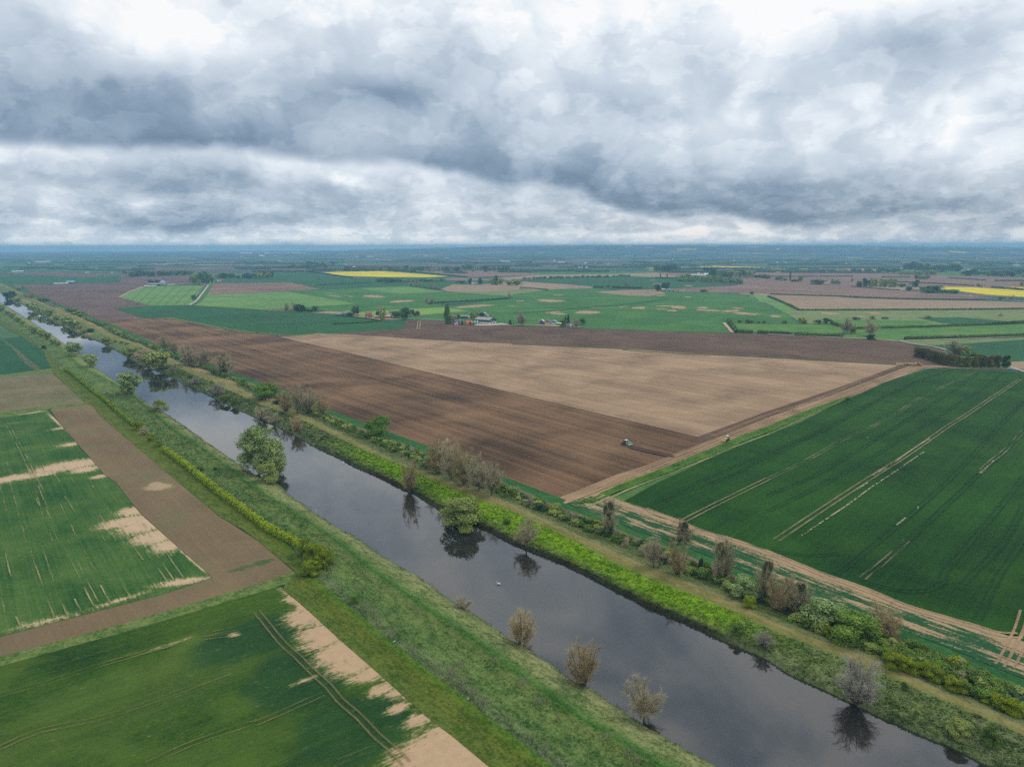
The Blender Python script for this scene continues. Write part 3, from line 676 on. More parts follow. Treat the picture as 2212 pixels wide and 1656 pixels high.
def strip(name, defs, mat, cuts, amp=.12, edge_amp=None):
    """defs: list of (rail values, z or z list) ; cuts: sub-divisions between neighbouring rails"""
    v = []; uv = []; f = []; cols = 1 + sum(cuts)
    for i, s_ in enumerate(stations):
        c = 0
        for j in range(len(defs) - 1):
            n0, z0 = defs[j]; n1, z1 = defs[j + 1]
            a = n0[i]; b = n1[i]; za = z0[i] if isinstance(z0, list) else z0; zb = z1[i] if isinstance(z1, list) else z1
            for k in range(cuts[j] + (1 if j == len(defs) - 2 else 0)):
                t = k / cuts[j]; n_ = a + (b - a) * t
                ts = t * t * (3 - 2 * t) * .6 + t * .4
                q_ = ORG + AXIS * s_ + NRM * n_
                e = min(1.0, c / 2.0, (cols - 1 - c) / 2.0)
                z_ = za + (zb - za) * ts + zn(q_.x, q_.y, .06 + (amp - .06) * e)
                v.append((q_.x, q_.y, z_)); uv.append((s_, c / (cols - 1))); c += 1
    for i in range(ns - 1):
        for c in range(cols - 1):
            a = i * cols + c; f.append((a, a + 1, a + cols + 1, a + cols))
    f = [tuple(reversed(q_)) for q_ in f]
    return struct(name, v, f, mat, smooth=True, uvs=uv)

def bank_mat(name, layers, dry=.4, fine=.7, bump=.6, dull=None):
    """layers: (position across 0..1, dark colour, light colour)"""
    N = new_mat(name); p = pos(N)
    uvn = N.sep(N.node('ShaderNodeUVMap').outputs[0])
    q = N.xform(p, rot=-ROW_RIV)
    wob = N.math('MULTIPLY', N.math('SUBTRACT', N.noise(N.xform(q, scale=(.08, .3, .1)), 1.0, 3, .6), .5), .16)
    vv = N.math('ADD', uvn[1], wob)
    da = N.ramp(vv, [(l_[0], l_[1]) for l_ in layers]); li = N.ramp(vv, [(l_[0], l_[2]) for l_ in layers])
    n1 = N.noise(N.xform(q, scale=(.35, 1.0, .5)), .55, 5, .72)
    n2 = N.noise(p, 1.1, 4, .85); n3 = N.noise(p, .07, 4, .6)
    f = N.math('ADD', N.math('MULTIPLY', N.math('SUBTRACT', n1, .5), 2.4), N.math('MULTIPLY', N.math('SUBTRACT', n2, .5), fine * 4.2))
    f = N.math('ADD', f, N.math('MULTIPLY', N.math('SUBTRACT', n3, .5), 1.6))
    f = N.math('ADD', f, .5, clamp=True)
    c = N.mix(f, da, li)
    if dull:
        w1 = N.mapr(N.noise(p, .035, 3, .55), .42, .6, 0, 1)
        w2 = N.math('MAXIMUM', N.mapr(uvn[0], dull[0], dull[1], 1, 0), N.mapr(uvn[0], dull[2], dull[3], 0, 1))
        c = N.mix(N.math('ADD', N.math('MULTIPLY', w2, .85), N.math('MULTIPLY', w1, dull[4]), clamp=True), c, N.mix(f, dull[5], dull[6]))
    N.put(N.b.inputs['Base Color'], c)
    bp = N.node('ShaderNodeBump'); bp.inputs['Strength'].default_value = bump; bp.inputs['Distance'].default_value = .5
    N.put(bp.inputs['Height'], N.math('ADD', n1, n2)); N.l.new(bp.outputs[0], N.b.inputs['Normal'])
    return N.m
G = alb
M_strip = bank_mat("mown_margin_grass", [(0, G(54, 76, 24), G(96, 108, 42)), (.5, G(50, 70, 12), G(96, 104, 34)), (.85, G(44, 84, 16), G(82, 116, 24)), (1, G(40, 84, 24), G(70, 110, 34))], fine=.95)
M_lbank = bank_mat("rough_bank_grass", [(0, G(46, 70, 30), G(116, 122, 86)), (.25, G(42, 76, 28), G(104, 124, 66)), (.7, G(44, 78, 30), G(112, 126, 66)), (.9, G(44, 74, 26), G(108, 118, 62)), (1, G(32, 76, 20), G(70, 108, 38))])
M_lslope = bank_mat("river_slope_grass", [(0, G(40, 82, 26), G(72, 110, 46)), (.3, G(62, 88, 38), G(138, 142, 88)), (.75, G(66, 88, 40), G(146, 140, 98)), (.93, G(40, 72, 30), G(84, 104, 52)), (1, G(38, 44, 28), G(66, 70, 46))])
M_rslope = bank_mat("lush_bank_growth", [(0, G(24, 24, 16), G(40, 40, 26)), (.13, G(28, 30, 18), G(52, 54, 30)), (.2, G(50, 66, 22), G(98, 110, 46)), (.34, G(60, 88, 14), G(112, 138, 34)), (.6, G(66, 104, 4), G(126, 164, 10)), (1, G(70, 108, 8), G(128, 160, 20))], fine=1.0, dull=(sn(g(1750, 1400))[0], sn(g(1560, 1330))[0], sn(g(840, 1010))[0], sn(g(700, 945))[0], .18, G(40, 62, 20), G(112, 122, 76)))  # lowest layers painted dark: foot's shade and its reflection put into the colour
M_path = bank_mat("worn_bank_top", [(0, G(70, 92, 30), G(108, 122, 60)), (.35, G(92, 88, 44), G(134, 122, 72)), (.7, G(94, 90, 48), G(134, 124, 76)), (1, G(82, 92, 48), G(128, 126, 82))], fine=.5, bump=.3)
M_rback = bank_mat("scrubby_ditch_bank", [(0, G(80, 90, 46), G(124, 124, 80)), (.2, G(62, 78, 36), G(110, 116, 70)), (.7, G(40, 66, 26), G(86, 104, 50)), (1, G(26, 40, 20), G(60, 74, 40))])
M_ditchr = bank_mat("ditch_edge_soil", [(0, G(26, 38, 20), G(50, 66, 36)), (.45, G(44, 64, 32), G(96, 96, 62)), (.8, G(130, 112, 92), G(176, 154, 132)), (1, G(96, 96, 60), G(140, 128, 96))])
M_rmargin = bank_mat("dark_field_margin", [(0, G(44, 84, 34), G(90, 116, 58)), (.25, G(26, 70, 32), G(62, 104, 48)), (1, G(26, 72, 34), G(56, 102, 50))], fine=.5)
z = {k: [RAILS[k][1]] * ns for k in RAILS}
wet = WZ - .25
d_out = [x + 0.0 for x in raw['L0']]
strip('grass_strip', [(raw['L0'], .40), ([a + (b - a) * .93 for a, b in zip(raw['L0'], raw['LH'])], .30), (raw['LH'], -.4)], M_strip, [12, 4], .10)
strip('flood_bank', [(raw['LH'], -.4), ([a + 2.2 for a in raw['LH']], .35), ([a + (b - a) * .55 for a, b in zip(raw['LH'], raw['LC'])], 1.0), (raw['LC'], 2.1)], M_lbank, [3, 16, 14], .30)
strip('river_bank', [(raw['LC'], 2.1), ([a + (b - a) * .5 for a, b in zip(raw['LC'], raw['LW'])], 1.4), ([b - .6 for b in raw['LW']], -.55), ([b + 1.8 for b in raw['LW']], -2.6)], M_lslope, [7, 8, 2], .22)
strip('river_bank', [([b - 1.8 for b in raw['RW']], -2.6), ([b + .3 for b in raw['RW']], .25), ([a + (b - a) * .55 for a, b in zip(raw['RW'], raw['R1'])], 1.6), (raw['R1'], 2.8)], M_rslope, [2, 10, 8], .42)
rf = [max(a + (a - b) * .9, a + 1.2) for a, b in zip(raw['R2'], raw['R1'])]
rf = [min(x, y + 3.0) for x, y in zip(rf, raw['R2'])]
strip('bank_path', [(raw['R1'], 2.8), (raw['R2'], 3.1), (rf, 2.9)], M_path, [4, 4], .06)
dd = [max(a - 3.6, b + 4) for a, b in zip(raw['DF'], rf)]
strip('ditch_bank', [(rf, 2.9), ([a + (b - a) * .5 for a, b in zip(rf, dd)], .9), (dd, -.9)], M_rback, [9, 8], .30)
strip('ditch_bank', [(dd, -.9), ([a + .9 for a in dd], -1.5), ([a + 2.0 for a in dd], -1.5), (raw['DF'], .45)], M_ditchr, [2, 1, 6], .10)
strip('field_margin', [(raw['DF'], .45), (raw['R7'], .42)], M_rmargin, [6], .10)
# water
N = new_mat("river_water"); p = pos(N)
N.put(N.b.inputs['Base Color'], (.024, .023, .019, 1)); N.b.inputs['Roughness'].default_value = .012; N.b.inputs['IOR'].default_value = 1.9
N.b.inputs['Specular IOR Level'].default_value = .5
bp = N.node('ShaderNodeBump'); bp.inputs['Strength'].default_value = .03; bp.inputs['Distance'].default_value = .05
rip = N.math('ADD', N.noise(N.xform(p, rot=-ROW_RIV, scale=(1, 2.2, 1)), .9, 4, .6), N.math('MULTIPLY', N.noise(p, .06, 3), 1.5))
N.put(bp.inputs['Height'], rip); N.l.new(bp.outputs[0], N.b.inputs['Normal']); M_water = N.m
v = []; f = []
for i, s_ in enumerate(stations):
    for t in (0, 1):
        q_ = ORG + AXIS * s_ + NRM * ((raw['LW'][i] - 3) if t == 0 else (raw['RW'][i] + 3)); v.append((q_.x, q_.y, WZ))
for i in range(ns - 1): f.append((2 * i, 2 * i + 2, 2 * i + 3, 2 * i + 1))
f = [tuple(reversed(q_)) for q_ in f]
ow = struct('river_water', v, f, M_water)
N = new_mat("ditch_water"); N.put(N.b.inputs['Base Color'], (.03, .035, .03, 1)); N.b.inputs['Roughness'].default_value = .05
v = []; f = []
for i, s_ in enumerate(stations):
    for t in (.6, 2.5):
        q_ = ORG + AXIS * s_ + NRM * (dd[i] + t); v.append((q_.x, q_.y, -1.32))
for i in range(ns - 1): f.append((2 * i + 1, 2 * i + 3, 2 * i + 2, 2 * i))
f = [tuple(reversed(q_)) for q_ in f]
struct('ditch_water', v, f, N.m)
# the ground sheet goes under everything
gv = [(x, y, GZ if hypot(x, y) < 1e5 else 0) for x, y, _ in vs_]
def bank_z(s_, n_):
    """surface height of the corridor at a point, for standing things on it"""
    i = min(range(ns), key=lambda k: abs(stations[k] - s_)) if False else 0
    import bisect
    i = max(0, min(ns - 1, bisect.bisect(stations, s_)))
    prof = [(raw['L0'][i] - 50, .05), (raw['L0'][i], .07), (raw['LH'][i] - .5, .0), (raw['LH'][i], -.4), (raw['LH'][i] + 2.2, .35), (.45 * raw['LH'][i] + .55 * raw['LC'][i], 1.0), (raw['LC'][i], 2.1),
            (.5 * (raw['LC'][i] + raw['LW'][i]), 1.4), (raw['LW'][i] - .6, -.55), (raw['LW'][i] + 1, -1.1), (raw['RW'][i] - 1, -1.1), (raw['RW'][i] + .3, .25),
            (.45 * raw['RW'][i] + .55 * raw['R1'][i], 1.6), (raw['R1'][i], 2.8), (raw['R2'][i], 3.1), (rf[i], 2.9), (.5 * (rf[i] + dd[i]), .9), (dd[i], -.9), (dd[i] + 2, -1.4), (raw['DF'][i], .15), (raw['R7'][i], .05), (raw['R7'][i] + 50, .05)]
    for (a, x), (b, y) in zip(prof, prof[1:]):
        if a <= n_ <= b: return x + (y - x) * (n_ - a) / max(.01, b - a)
    return .03
def land(px, py):
    """point of the land seen at a picture point"""
    z_ = 0.0
    for _ in range(8):
        p_ = g(px, py, z_); s_, n_ = sn(p_)
        z2 = bank_z(s_, n_) if S0 < s_ < S1 else .03
        z_ = z_ + (z2 - z_) * .7
    p_.z = z2; return p_
# ground sheet: full disc with a slot left for the river (the slot is bridged by the strips above)
def in_corr(x, y):
    s_, n_ = sn(Vector((x, y, 0)))
    return S0 - 5 < s_ < S1
gv = []; gf = []
# build left and right halves of the ground up to the corridor's outer rails, and the far disc beyond
def half(side):
    v = []; f = []
    key = 'L0' if side < 0 else 'R7'
    offs = [0, 3, 12, 40, 120, 400, 1200, 4000, 12000, 26000]
    ids = list(range(0, ns, 6)) + [ns - 1]
    S = [-27000, -12000, -4000, -1200, S0 - 300] + [stations[i] for i in ids] + [S1 + 400, 4800, 8000, 14000, 27000]
    N0 = [raw[key][0]] * 5 + [raw[key][i] for i in ids] + [raw[key][-1]] * 5
    for s_, n0 in zip(S, N0):
        for o_ in offs:
            q_ = ORG + AXIS * s_ + NRM * (n0 + side * (o_ - .8))
            r_ = hypot(q_.x, q_.y)
            if r_ > RG: q_ *= RG / r_
            v.append((q_.x, q_.y, -.03))
    c = len(offs)
    for i in range(len(S) - 1):
        for k in range(c - 1):
            a = i * c + k; qd = (a, a + 1, a + c + 1, a + c)
            f.append(qd if side < 0 else tuple(reversed(qd)))
    return v, f
va, fa = half(-1); vb2, fb = half(1)
# close the slot beyond the modelled river
off = len(va); v = va + vb2; f = fa + [tuple(i + off for i in q_) for q_ in fb]
b0 = len(v)
for (sa, sb, i) in ((S1 - 5, 27000, ns - 1), (-27000, S0 + 5, 0)):
    for s_ in (sa, sb):
        for key in ('L0', 'R7'):
            q_ = ORG + AXIS * s_ + NRM * (raw[key][i] + (-1 if key == 'L0' else 1)); r_ = hypot(q_.x, q_.y)
            if r_ > RG: q_ *= RG / r_
            v.append((q_.x, q_.y, -.06))
    k = len(v) - 4; f.append((k, k + 1, k + 3, k + 2))
og = struct('ground', v, f, M_ground)
bm = bmesh.new(); bm.from_mesh(og.data)
for fc in bm.faces:
    if fc.normal.z < 0: fc.normal_flip()
bm.to_mesh(og.data); bm.free()
N = new_mat("wooded_hill_land"); p = pos(N)
q = N.xform(p, rot=.3, scale=(1, 1.4, .6)); cell = N.sep(N.voro(q, .0019))
pal = N.ramp(cell[0], [(0, alb(30, 60, 48)), (.35, alb(48, 84, 56)), (.55, alb(84, 108, 66)), (.7, alb(26, 54, 44)), (.88, alb(120, 108, 84)), (.95, alb(150, 134, 98))], 'CONSTANT')
wd = N.mapr(N.noise(p, .0016, 5, .62), .46, .52)
N.put(N.b.inputs['Base Color'], N.mix(wd, pal, alb(22, 44, 36)))
oh = struct('hills', hv, hf, N.m, smooth=True)
bm = bmesh.new(); bm.from_mesh(oh.data)
for fc in bm.faces:
    if fc.normal.z < 0: fc.normal_flip()
bm.to_mesh(oh.data); bm.free()
def hill_patch(mat, *a):
    pts = T(*a); w3 = [ghill(x, y) for x, y in pts]
    tris = tessellate_polygon([[Vector((p_.x, p_.y, 0)) for p_ in w3]])
    for p_ in w3: p_.z += 2
    struct('rape_field' if mat == 'yellow' else 'stubble_field', w3, [tuple(t) for t in tris], M_far[mat])
hill_patch('yellow', 'e3', 560, 101, 790, 99, 780, 110, 600, 110)
hill_patch('yellow', 'e3', 430, 119, 650, 124, 600, 129, 440, 126)
hill_patch('yellow', 'e3', 0, 68, 75, 69, 75, 76, 0, 75)
hill_patch('yellow', 'e3', 1670, 98, 1715, 99, 1710, 108, 1680, 107)
hill_patch('tan', 'e3', 1340, 74, 1520, 76, 1520, 83, 1360, 82)
hill_patch('tan', 'e3', 890, 62, 1040, 66, 1040, 73, 900, 70)
hill_patch('yellow', 'e4', 1370, 122, 1600, 138, 1560, 146, 1400, 136)
hill_patch('tan', 'e4', 1700, 134, 1850, 144, 1830, 151, 1720, 142)
hill_patch('tan', 'e4', 540, 88, 630, 88, 610, 99, 560, 98)

# haze -------------------------------------------------------------
mh = bpy.data.materials.new("haze"); mh.use_nodes = True
N = NT(mh.node_tree); N.n.clear(); o = N.node('ShaderNodeOutputMaterial'); pv = N.node('ShaderNodeVolumePrincipled')
pv.inputs['Color'].default_value = (.39, .71, 1.0, 1); pv.inputs['Density'].default_value = 1.0e-4; pv.inputs['Anisotropy'].default_value = .0
N.l.new(pv.outputs[0], o.inputs['Volume'])
hb = 29500.0
hz = mesh_obj('haze', [(x, y, z_) for z_ in (-4.0, 176.0) for x, y in ((-hb, -hb), (hb, -hb), (hb, hb), (-hb, hb))],
              [(0, 3, 2, 1), (4, 5, 6, 7), (0, 1, 5, 4), (1, 2, 6, 5), (2, 3, 7, 6), (3, 0, 4, 7)], mh)
hz['kind'] = 'stuff'
# ================================================================== TRACKS AND TRAMLINES
def rag_mat(name, c1, c2, row, cover=.5, along=9.0, across=.5, soft=.08):
    """worn strips that break up: bare where the crop failed, see-through where it did not"""
    N = new_mat(name); p = pos(N); q = N.xform(p, rot=-row)
    n = N.noise(N.xform(q, scale=(1 / along, 1 / across, .1)), 1.0, 4, .65)
    n2 = N.noise(p, .04, 3, .5)
    f = N.math('ADD', n, N.math('MULTIPLY', N.math('SUBTRACT', n2, .5), .8))
    a = N.mapr(f, 1 - cover - soft, 1 - cover + soft)
    N.put(N.b.inputs['Base Color'], N.mix(N.noise(p, 1.2, 3, .7), c1, c2))
    N.put(N.b.inputs['Alpha'], a); return N.m
M_tram_dark = rag_mat("wheeling_in_crop", alb(14, 46, 26), alb(34, 70, 36), ROW_I, .50, 20, .8, .45)
M_tram_sand = rag_mat("bare_wheeling", alb(104, 104, 70), alb(158, 142, 108), ROW_I, .56, 8, .5, .3)
M_tram_mix = rag_mat("half_bare_wheeling", alb(96, 104, 70), alb(150, 138, 108), ROW_I, .42, 22, .6, .2)
M_tram_e = rag_mat("thin_bare_rows", alb(130, 126, 84), alb(176, 160, 120), ROW_E, .40, 16, .6, .16)
M_tram_f = rag_mat("front_wheeling", alb(92, 86, 52), alb(150, 126, 92), ROW_RIV, .50, 4, .5, .4)
M_tram_f2 = rag_mat("front_faint_wheeling", alb(84, 88, 46), alb(140, 126, 84), ROW_F, .40, 12, .5, .2)
tz = [0]
def tram(name, lines, mat, gauge=2.1, wid=.7, z=.62, step=8):
    tz[0] += 1; z += .005 * tz[0]
    v = []; f = []
    for li_, l_ in enumerate(lines):
        pth = smooth_path(W3(l_), step); z_l = z + li_ * .0002
        for s_ in ((-1, 1) if gauge else (0,)):
            ribbon_mesh(offset_path(pth, s_ * gauge / 2) if gauge else pth, wid, z_l, v, f)
    f = [tuple(reversed(q_)) for q_ in f]
    return struct(name, v, f, mat)
tram('wheel_tracks', [
    T('b3', 1150, 1368, 1230, 1322, 1600, 1150, 2212, 893, 'b4', 450, 690, 900, 455, 1250, 290, 1590, 168),
    T('b3', 1190, 1385, 1390, 1272, 1900, 1085, 2212, 920, 'b4', 500, 690, 950, 445, 1260, 300),
    T('b4', 0, 1395, 500, 1150, 1000, 870, 1500, 560, 1900, 300, 2020, 210),
    T('b4', 0, 1260, 400, 1090, 900, 800, 1400, 480, 1700, 290, 1810, 200),
    T('c4', 500, 250, 816, 0, 'b4', 1250, 1410, 1600, 1090, 1900, 770, 2212, 440),
    T('c4', 690, 280, 1020, 0, 'b4', 1600, 1290, 1830, 1065, 2055, 870, 2212, 690),
    T('c4', 720, 300, 860, 340, 1000, 368, 1180, 360, 1275, 300, 1300, 220, 1500, -10, 'b4', 2000, 1370, 2212, 1090),
    T('c4', 1430, 320, 1740, -10, 'b4', 2212, 1340), T('c4', 20, 68, 200, 100, 340, 108, 520, 90), T('c4', 1540, 580, 1700, 250, 1900, -40)],
    M_tram_dark, 2.1, .8)
tram('wheel_tracks', [T('b4', 70, 1650, 480, 1375, 900, 1100, 1180, 925, 1440, 745, 1560, 660, 1720, 560, 1900, 440, 2180, 255),
                      T('b3', 1490, 1480, 1700, 1370, 2212, 1118)], M_tram_sand, 2.6, .85)
tram('wheel_tracks', [T('b4', 0, 1120, 330, 960, 650, 780, 850, 690, 1100, 560, 1350, 400, 1800, 190), T('b3', 1150, 1370, 1240, 1325), T('b4', 1830, 1070, 1900, 990, 2050, 870, 2210, 700),
                      T('c4', 690, 280, 880, 130, 1020, 0)], M_tram_mix, 2.1, .8)
M_tram_gap = rag_mat("failed_drill_row", alb(126, 128, 94), alb(172, 160, 128), ROW_I, .50, 2.5, 1.5, .05)
tram('bare_streaks', [T('b4', 240, 1650, 350, 1570, 560, 1430, 700, 1335, 890, 1195, 1100, 1055, 1250, 950, 1350, 885), T('b4', 1110, 1520, 1190, 1455), T('b4', 1300, 1360, 1290, 1380)],
     M_tram_gap, 0, .8)
tram('bare_streaks', [T('b4', 770, 1210, 870, 1150), T('b4', 900, 1090, 1060, 1000, 1190, 905, 1300, 830, 1400, 770), T('b4', 1830, 1070, 1950, 960), T('b4', 850, 765, 890, 748)], M_tram_gap, 0, .7)
# left crop: thin bare rows
tram('bare_streaks', [T('c1', a, b, c, d) for a, b, c, d in [
    (205, 0, 265, 190), (265, 190, 400, 565), (30, 30, 80, 270), (450, 0, 590, 290), (590, 290, 690, 480), (500, 0, 600, 210), (600, 210, 720, 450), (580, 0, 720, 262), (950, 0, 1055, 145),
    (1060, 60, 1230, 300), (1130, 70, 1280, 290), (1200, 60, 1350, 275), (310, 40, 410, 350), (400, 330, 500, 560), (0, 330, 60, 640), (740, 330, 820, 470), (550, 430, 600, 530), (900, 330, 970, 430), (120, 560, 160, 650)]],
    M_tram_e, 0, .55, step=14)
tram('bare_streaks', [T('b1', a, b, c, d) for a, b, c, d in [
    (50, 960, 110, 1090), (200, 940, 290, 1100), (260, 990, 370, 1210), (90, 1160, 230, 1655), (290, 1120, 420, 1380), (500, 1290, 680, 1655), (315, 1290, 420, 1560), (800, 1180, 970, 1430), (860, 1430, 1010, 1655),
    (440, 1040, 520, 1150), (1030, 1500, 1130, 1655), (820, 1520, 910, 1655), (550, 1000, 640, 1150), (960, 1260, 1060, 1380), (0, 1170, 60, 1400), (560, 1270, 640, 1400), (1240, 1500, 1330, 1655)]],
    M_tram_e, 0, .6, step=14)
tram('wheel_tracks', [T('b1', 50, 620, 200, 900, 280, 1080, 380, 1380, 480, 1655)], M_tram_e, 1.9, .5)
# front crop
tram('wheel_tracks', [T('c2', 5, 520, 100, 640, 200, 760, 300, 850, 430, 980, 540, 1080, 620, 1180, 760, 1300, 900, 1450, 1010, 1540, 1110, 1640)], M_tram_f, 2.0, .6, step=3)
tram('wheel_tracks', [T('c1', 1080, 1650, 1400, 1500, 1700, 1395, 1882, 1340), T('c2', 0, 1350, 250, 1240, 500, 1130), T('c1', 0, 1530, 300, 1400, 700, 1320, 1080, 1200, 1300, 1120, 1700, 970),
                      T('c1', 0, 1140, 400, 1030, 750, 915, 1080, 820, 1270, 765), T('c2', 560, 1650, 870, 1530), T('c1', 1560, 680, 1730, 650), T('c1', 1490, 720, 1740, 690)], M_tram_f2, 1.9, .5, step=5)
tram('wheel_tracks', [T('b1', 130, 0, 250, 130, 350, 190), T('f6', 40, 730, 230, 880, 420, 1040, 500, 1100)], M_tram_sand, 2.0, .8)
# margin south of the right crop: bare and green strips
v = []; uv = []; f = []; cc = 14
M_mg = new_mat("patchy_sandy_headland"); N = M_mg; p = pos(N); uvn = N.sep(N.node('ShaderNodeUVMap').outputs[0])
q = N.xform(p, rot=-ROW_RIV)
n = N.noise(N.xform(q, scale=(1 / 14, 1 / 1.6, .1)), 1.0, 4, .62); n2 = N.noise(p, .06, 3, .5); n3 = N.noise(p, 1.1, 3, .75)
pr = N.ramp(uvn[1], [(0, (.2,) * 3), (.16, (.34,) * 3), (.3, (.58,) * 3), (.42, (.26,) * 3), (.55, (.40,) * 3), (.74, (.62,) * 3), (.92, (.86,) * 3), (1, (.55,) * 3)])
s_ = N.math('ADD', N.math('ADD', pr, N.math('MULTIPLY', N.math('SUBTRACT', n, .5), 1.5)), N.math('MULTIPLY', N.math('SUBTRACT', n2, .5), .9))
s_ = N.math('ADD', s_, N.math('MULTIPLY', N.math('SUBTRACT', n3, .5), .9))
m = N.mapr(s_, .40, .62)
N.put(N.b.inputs['Base Color'], N.mix(m, N.mix(n3, alb(18, 58, 34), alb(44, 90, 48)), N.mix(n, alb(120, 98, 72), alb(178, 152, 118))))
for i, st_ in enumerate(stations):
    if st_ > CORN - 2: break
    a = raw['R7'][i]; b = max(a + 1.0, lin(R8p, st_))
    if st_ > R8p[-1][0]: b = a + (R8p[-1][1] - a)
    for k in range(cc + 1):
        q_ = ORG + AXIS * st_ + NRM * (a + (b - a) * k / cc)
        v.append((q_.x, q_.y, .56 + .02 * k / cc)); uv.append((st_, k / cc))
nn = len(v) // (cc + 1)
for i in range(nn - 1):
    for k in range(cc):
        a = i * (cc + 1) + k; f.append((a + cc + 1, a + cc + 2, a + 1, a))
struct('field_margin', v, f, M_mg.m, uvs=uv)
M_rut = rag_mat("dry_wheel_ruts", alb(134, 110, 82), alb(172, 146, 112), ROW_RIV, .6, 6, .5, .2)
tram('wheel_tracks', [T('b3', 1150, 1378, 1300, 1440, 1450, 1490, 1600, 1560, 1850, 1640, 'c4', 130, 140, 350, 232, 620, 325, 800, 395, 1000, 480, 1300, 570, 1540, 640, 1700, 690, 1850, 700)], M_rut, 2.6, 1.1)
tram('wheel_tracks', [T('c4', 1882, 520, 1840, 660, 1740, 860, 1700, 920), T('c4', 1990, 600, 1882, 730, 1800, 880, 1770, 930)], M_rut, 2.2, .8)
# ditch between the big field and the right crop
M_bw = field_mat("driven_soil_lines", alb(140, 112, 84), alb(186, 154, 118), ang((1300, 1062), (1909, 826)), 20, (.8, 30, .5), speck=.3)
tram('wheel_tracks', [T('V', 1245, 1083, 1368, 1034, 1431, 1009, 1531, 968, 1606, 937, 1659, 919, 1759, 876, 1854, 848, 1909, 822, 1996, 793)], M_bw, 2.2, .5, z=.60)
tram('wheel_tracks', [T('V', 1290, 1058, 1431, 997, 1606, 926, 1659, 908, 1759, 866, 1854, 836, 1960, 796)], M_bw, 2.2, .4, z=.60)
tram('wheel_tracks', [T('V', 1540, 944, 1659, 897, 1734, 875, 1809, 845, 1900, 806)], M_bw, 1.9, .5, z=.60)
# strip behind the rotary machine, freshly worked
tram('worked_strip', [T('V', 1364, 967, 1400, 976, 1440, 984, 1448, 988)], field_mat("freshly_turned_soil", alb(62, 46, 38), alb(84, 64, 54), ROW_H, 20, speck=.3), 0, 6.0, z=.61)
ML = field_mat("gravel_track", alb(150, 142, 130), alb(186, 176, 160), ROW_H, 15, speck=.3)
MR = field_mat("tarmac_lane", alb(134, 138, 140), alb(158, 160, 158), ROW_H, 15, speck=.15)
def road(name, wid, mat, *a, z=.62): 
    return tram(name, [T(*a)], mat, 0, wid, z=z, step=20)
def grassline(wid, *a): return tram('grass_verge', [T(*a)], M_greenstrip, 0, wid, z=.60, step=15)
# deep green ditch strip, three-dimensional: a shallow V filled with grass
pth = smooth_path(W3(T('V', 1240, 1089, 1281, 1082, 1318, 1065, 1368, 1045, 1431, 1021, 1531, 982, 1606, 949, 1659, 930, 1700, 912, 1759, 889, 1835, 858)), 2.0)
v = []; f = []; prof = [(-3.6, .35), (-2.8, .6), (-1.8, .45), (-.8, -.1), (0, -1.1), (.8, -.2), (1.6, .4), (2.6, .62), (3.4, .40)]
for i, p_ in enumerate(pth):
    a = pth[max(0, i - 1)]; b = pth[min(len(pth) - 1, i + 1)]; t = (b - a).normalized(); s_ = Vector((-t.y, t.x, 0))
    k = min(1.0, .35 + i / 30) * min(1.0, .3 + (len(pth) - 1 - i) / 25)
    for o_, z_ in prof:
        q_ = p_ + s_ * o_ * k; zz = z_ if z_ > 0 else z_ * .4
        v.append((q_.x, q_.y, zz + .55 + zn(q_.x, q_.y, .35)))
m_ = len(prof)
for i in range(len(pth) - 1):
    for k in range(m_ - 1):
        a = i * m_ + k; f.append((a, a + m_, a + m_ + 1, a + 1))
oo = struct('ditch_grass', v, [tuple(q_) for q_ in f], field_mat("long_ditch_grass", alb(38, 72, 18), alb(84, 118, 38), ang((1300, 1062), (1909, 826)), 14, (.6, 3, .8), speck=.7), smooth=True)
bm = bmesh.new(); bm.from_mesh(oo.data)
for fc in bm.faces:
    if fc.normal.z < 0: fc.normal_flip()
bm.to_mesh(oo.data); bm.free()
M_dry = rag_mat("dry_grass_edge", alb(110, 124, 74), alb(160, 158, 110), ang((1300, 1062), (1909, 826)), .55, 6, .8, .2)
tram('dry_grass_edge', [T('b3', 640, 1362, 830, 1295, 1000, 1215, 1350, 1080, 1640, 965, 1900, 850, 2212, 735, 'b4', 250, 620, 480, 520, 650, 435)], M_dry, 0, 1.6, z=.63)
tram('grass_line', [T('a3', 0, 1032, 500, 1052, 1000, 1075, 'b3', 960, 0, 1400, 30, 2212, 65, 'b4', 500, 95, 1100, 128)], M_greenstrip, 0, 3.0, z=.62)
tram('grass_line', [T('a2', 0, 934, 330, 953, 560, 948)], M_far['lime'], 0, 3.0, z=.6)
tram('grass_line', [T('a1', 1460, 802, 1900, 888, 2212, 934, 'a2', 0, 934)], M_far['lime'], 0, 3.0, z=.6)
tram('grass_line', [T('a1', 1650, 692, 1720, 698, 2212, 729, 'a2', 300, 748, 700, 771)], M_far['lime'], 0, 4.0, z=.6)
tram('grass_line', [T('a2', 275, 574, 560, 556, 880, 546, 1340, 530)], M_far['lime'], 0, 5.0, z=.6)
tram('grass_line', [T('a2', 1640, 578, 2212, 620)], M_far['light'], 0, 7.0, z=.6)
road('dry_track', 6.0, M_far['tan'], 'a1', 1030, 626, 1130, 575, 1235, 533)
road('farm_track', 5.0, ML, 'a1', 1640, 692, 1700, 650, 1740, 600, 1830, 480)
grassline(12, 'a1', 1655, 697, 1720, 655, 1765, 600, 1850, 480)
road('farm_road', 3.5, MR, 'a2', 1290, 812, 1640, 822, 1700, 812, 1760, 800)
road('farm_road', 4.0, ML, 'a2', 2060, 862, 2212, 868, 'a3', 100, 868, 230, 870, 420, 876, 590, 885)
road('farm_road', 4.5, ML, 'a4', 0, 944, 500, 970, 850, 985, 1090, 1002, 1180, 1003, 1700, 985, 2212, 965, 2400, 958)
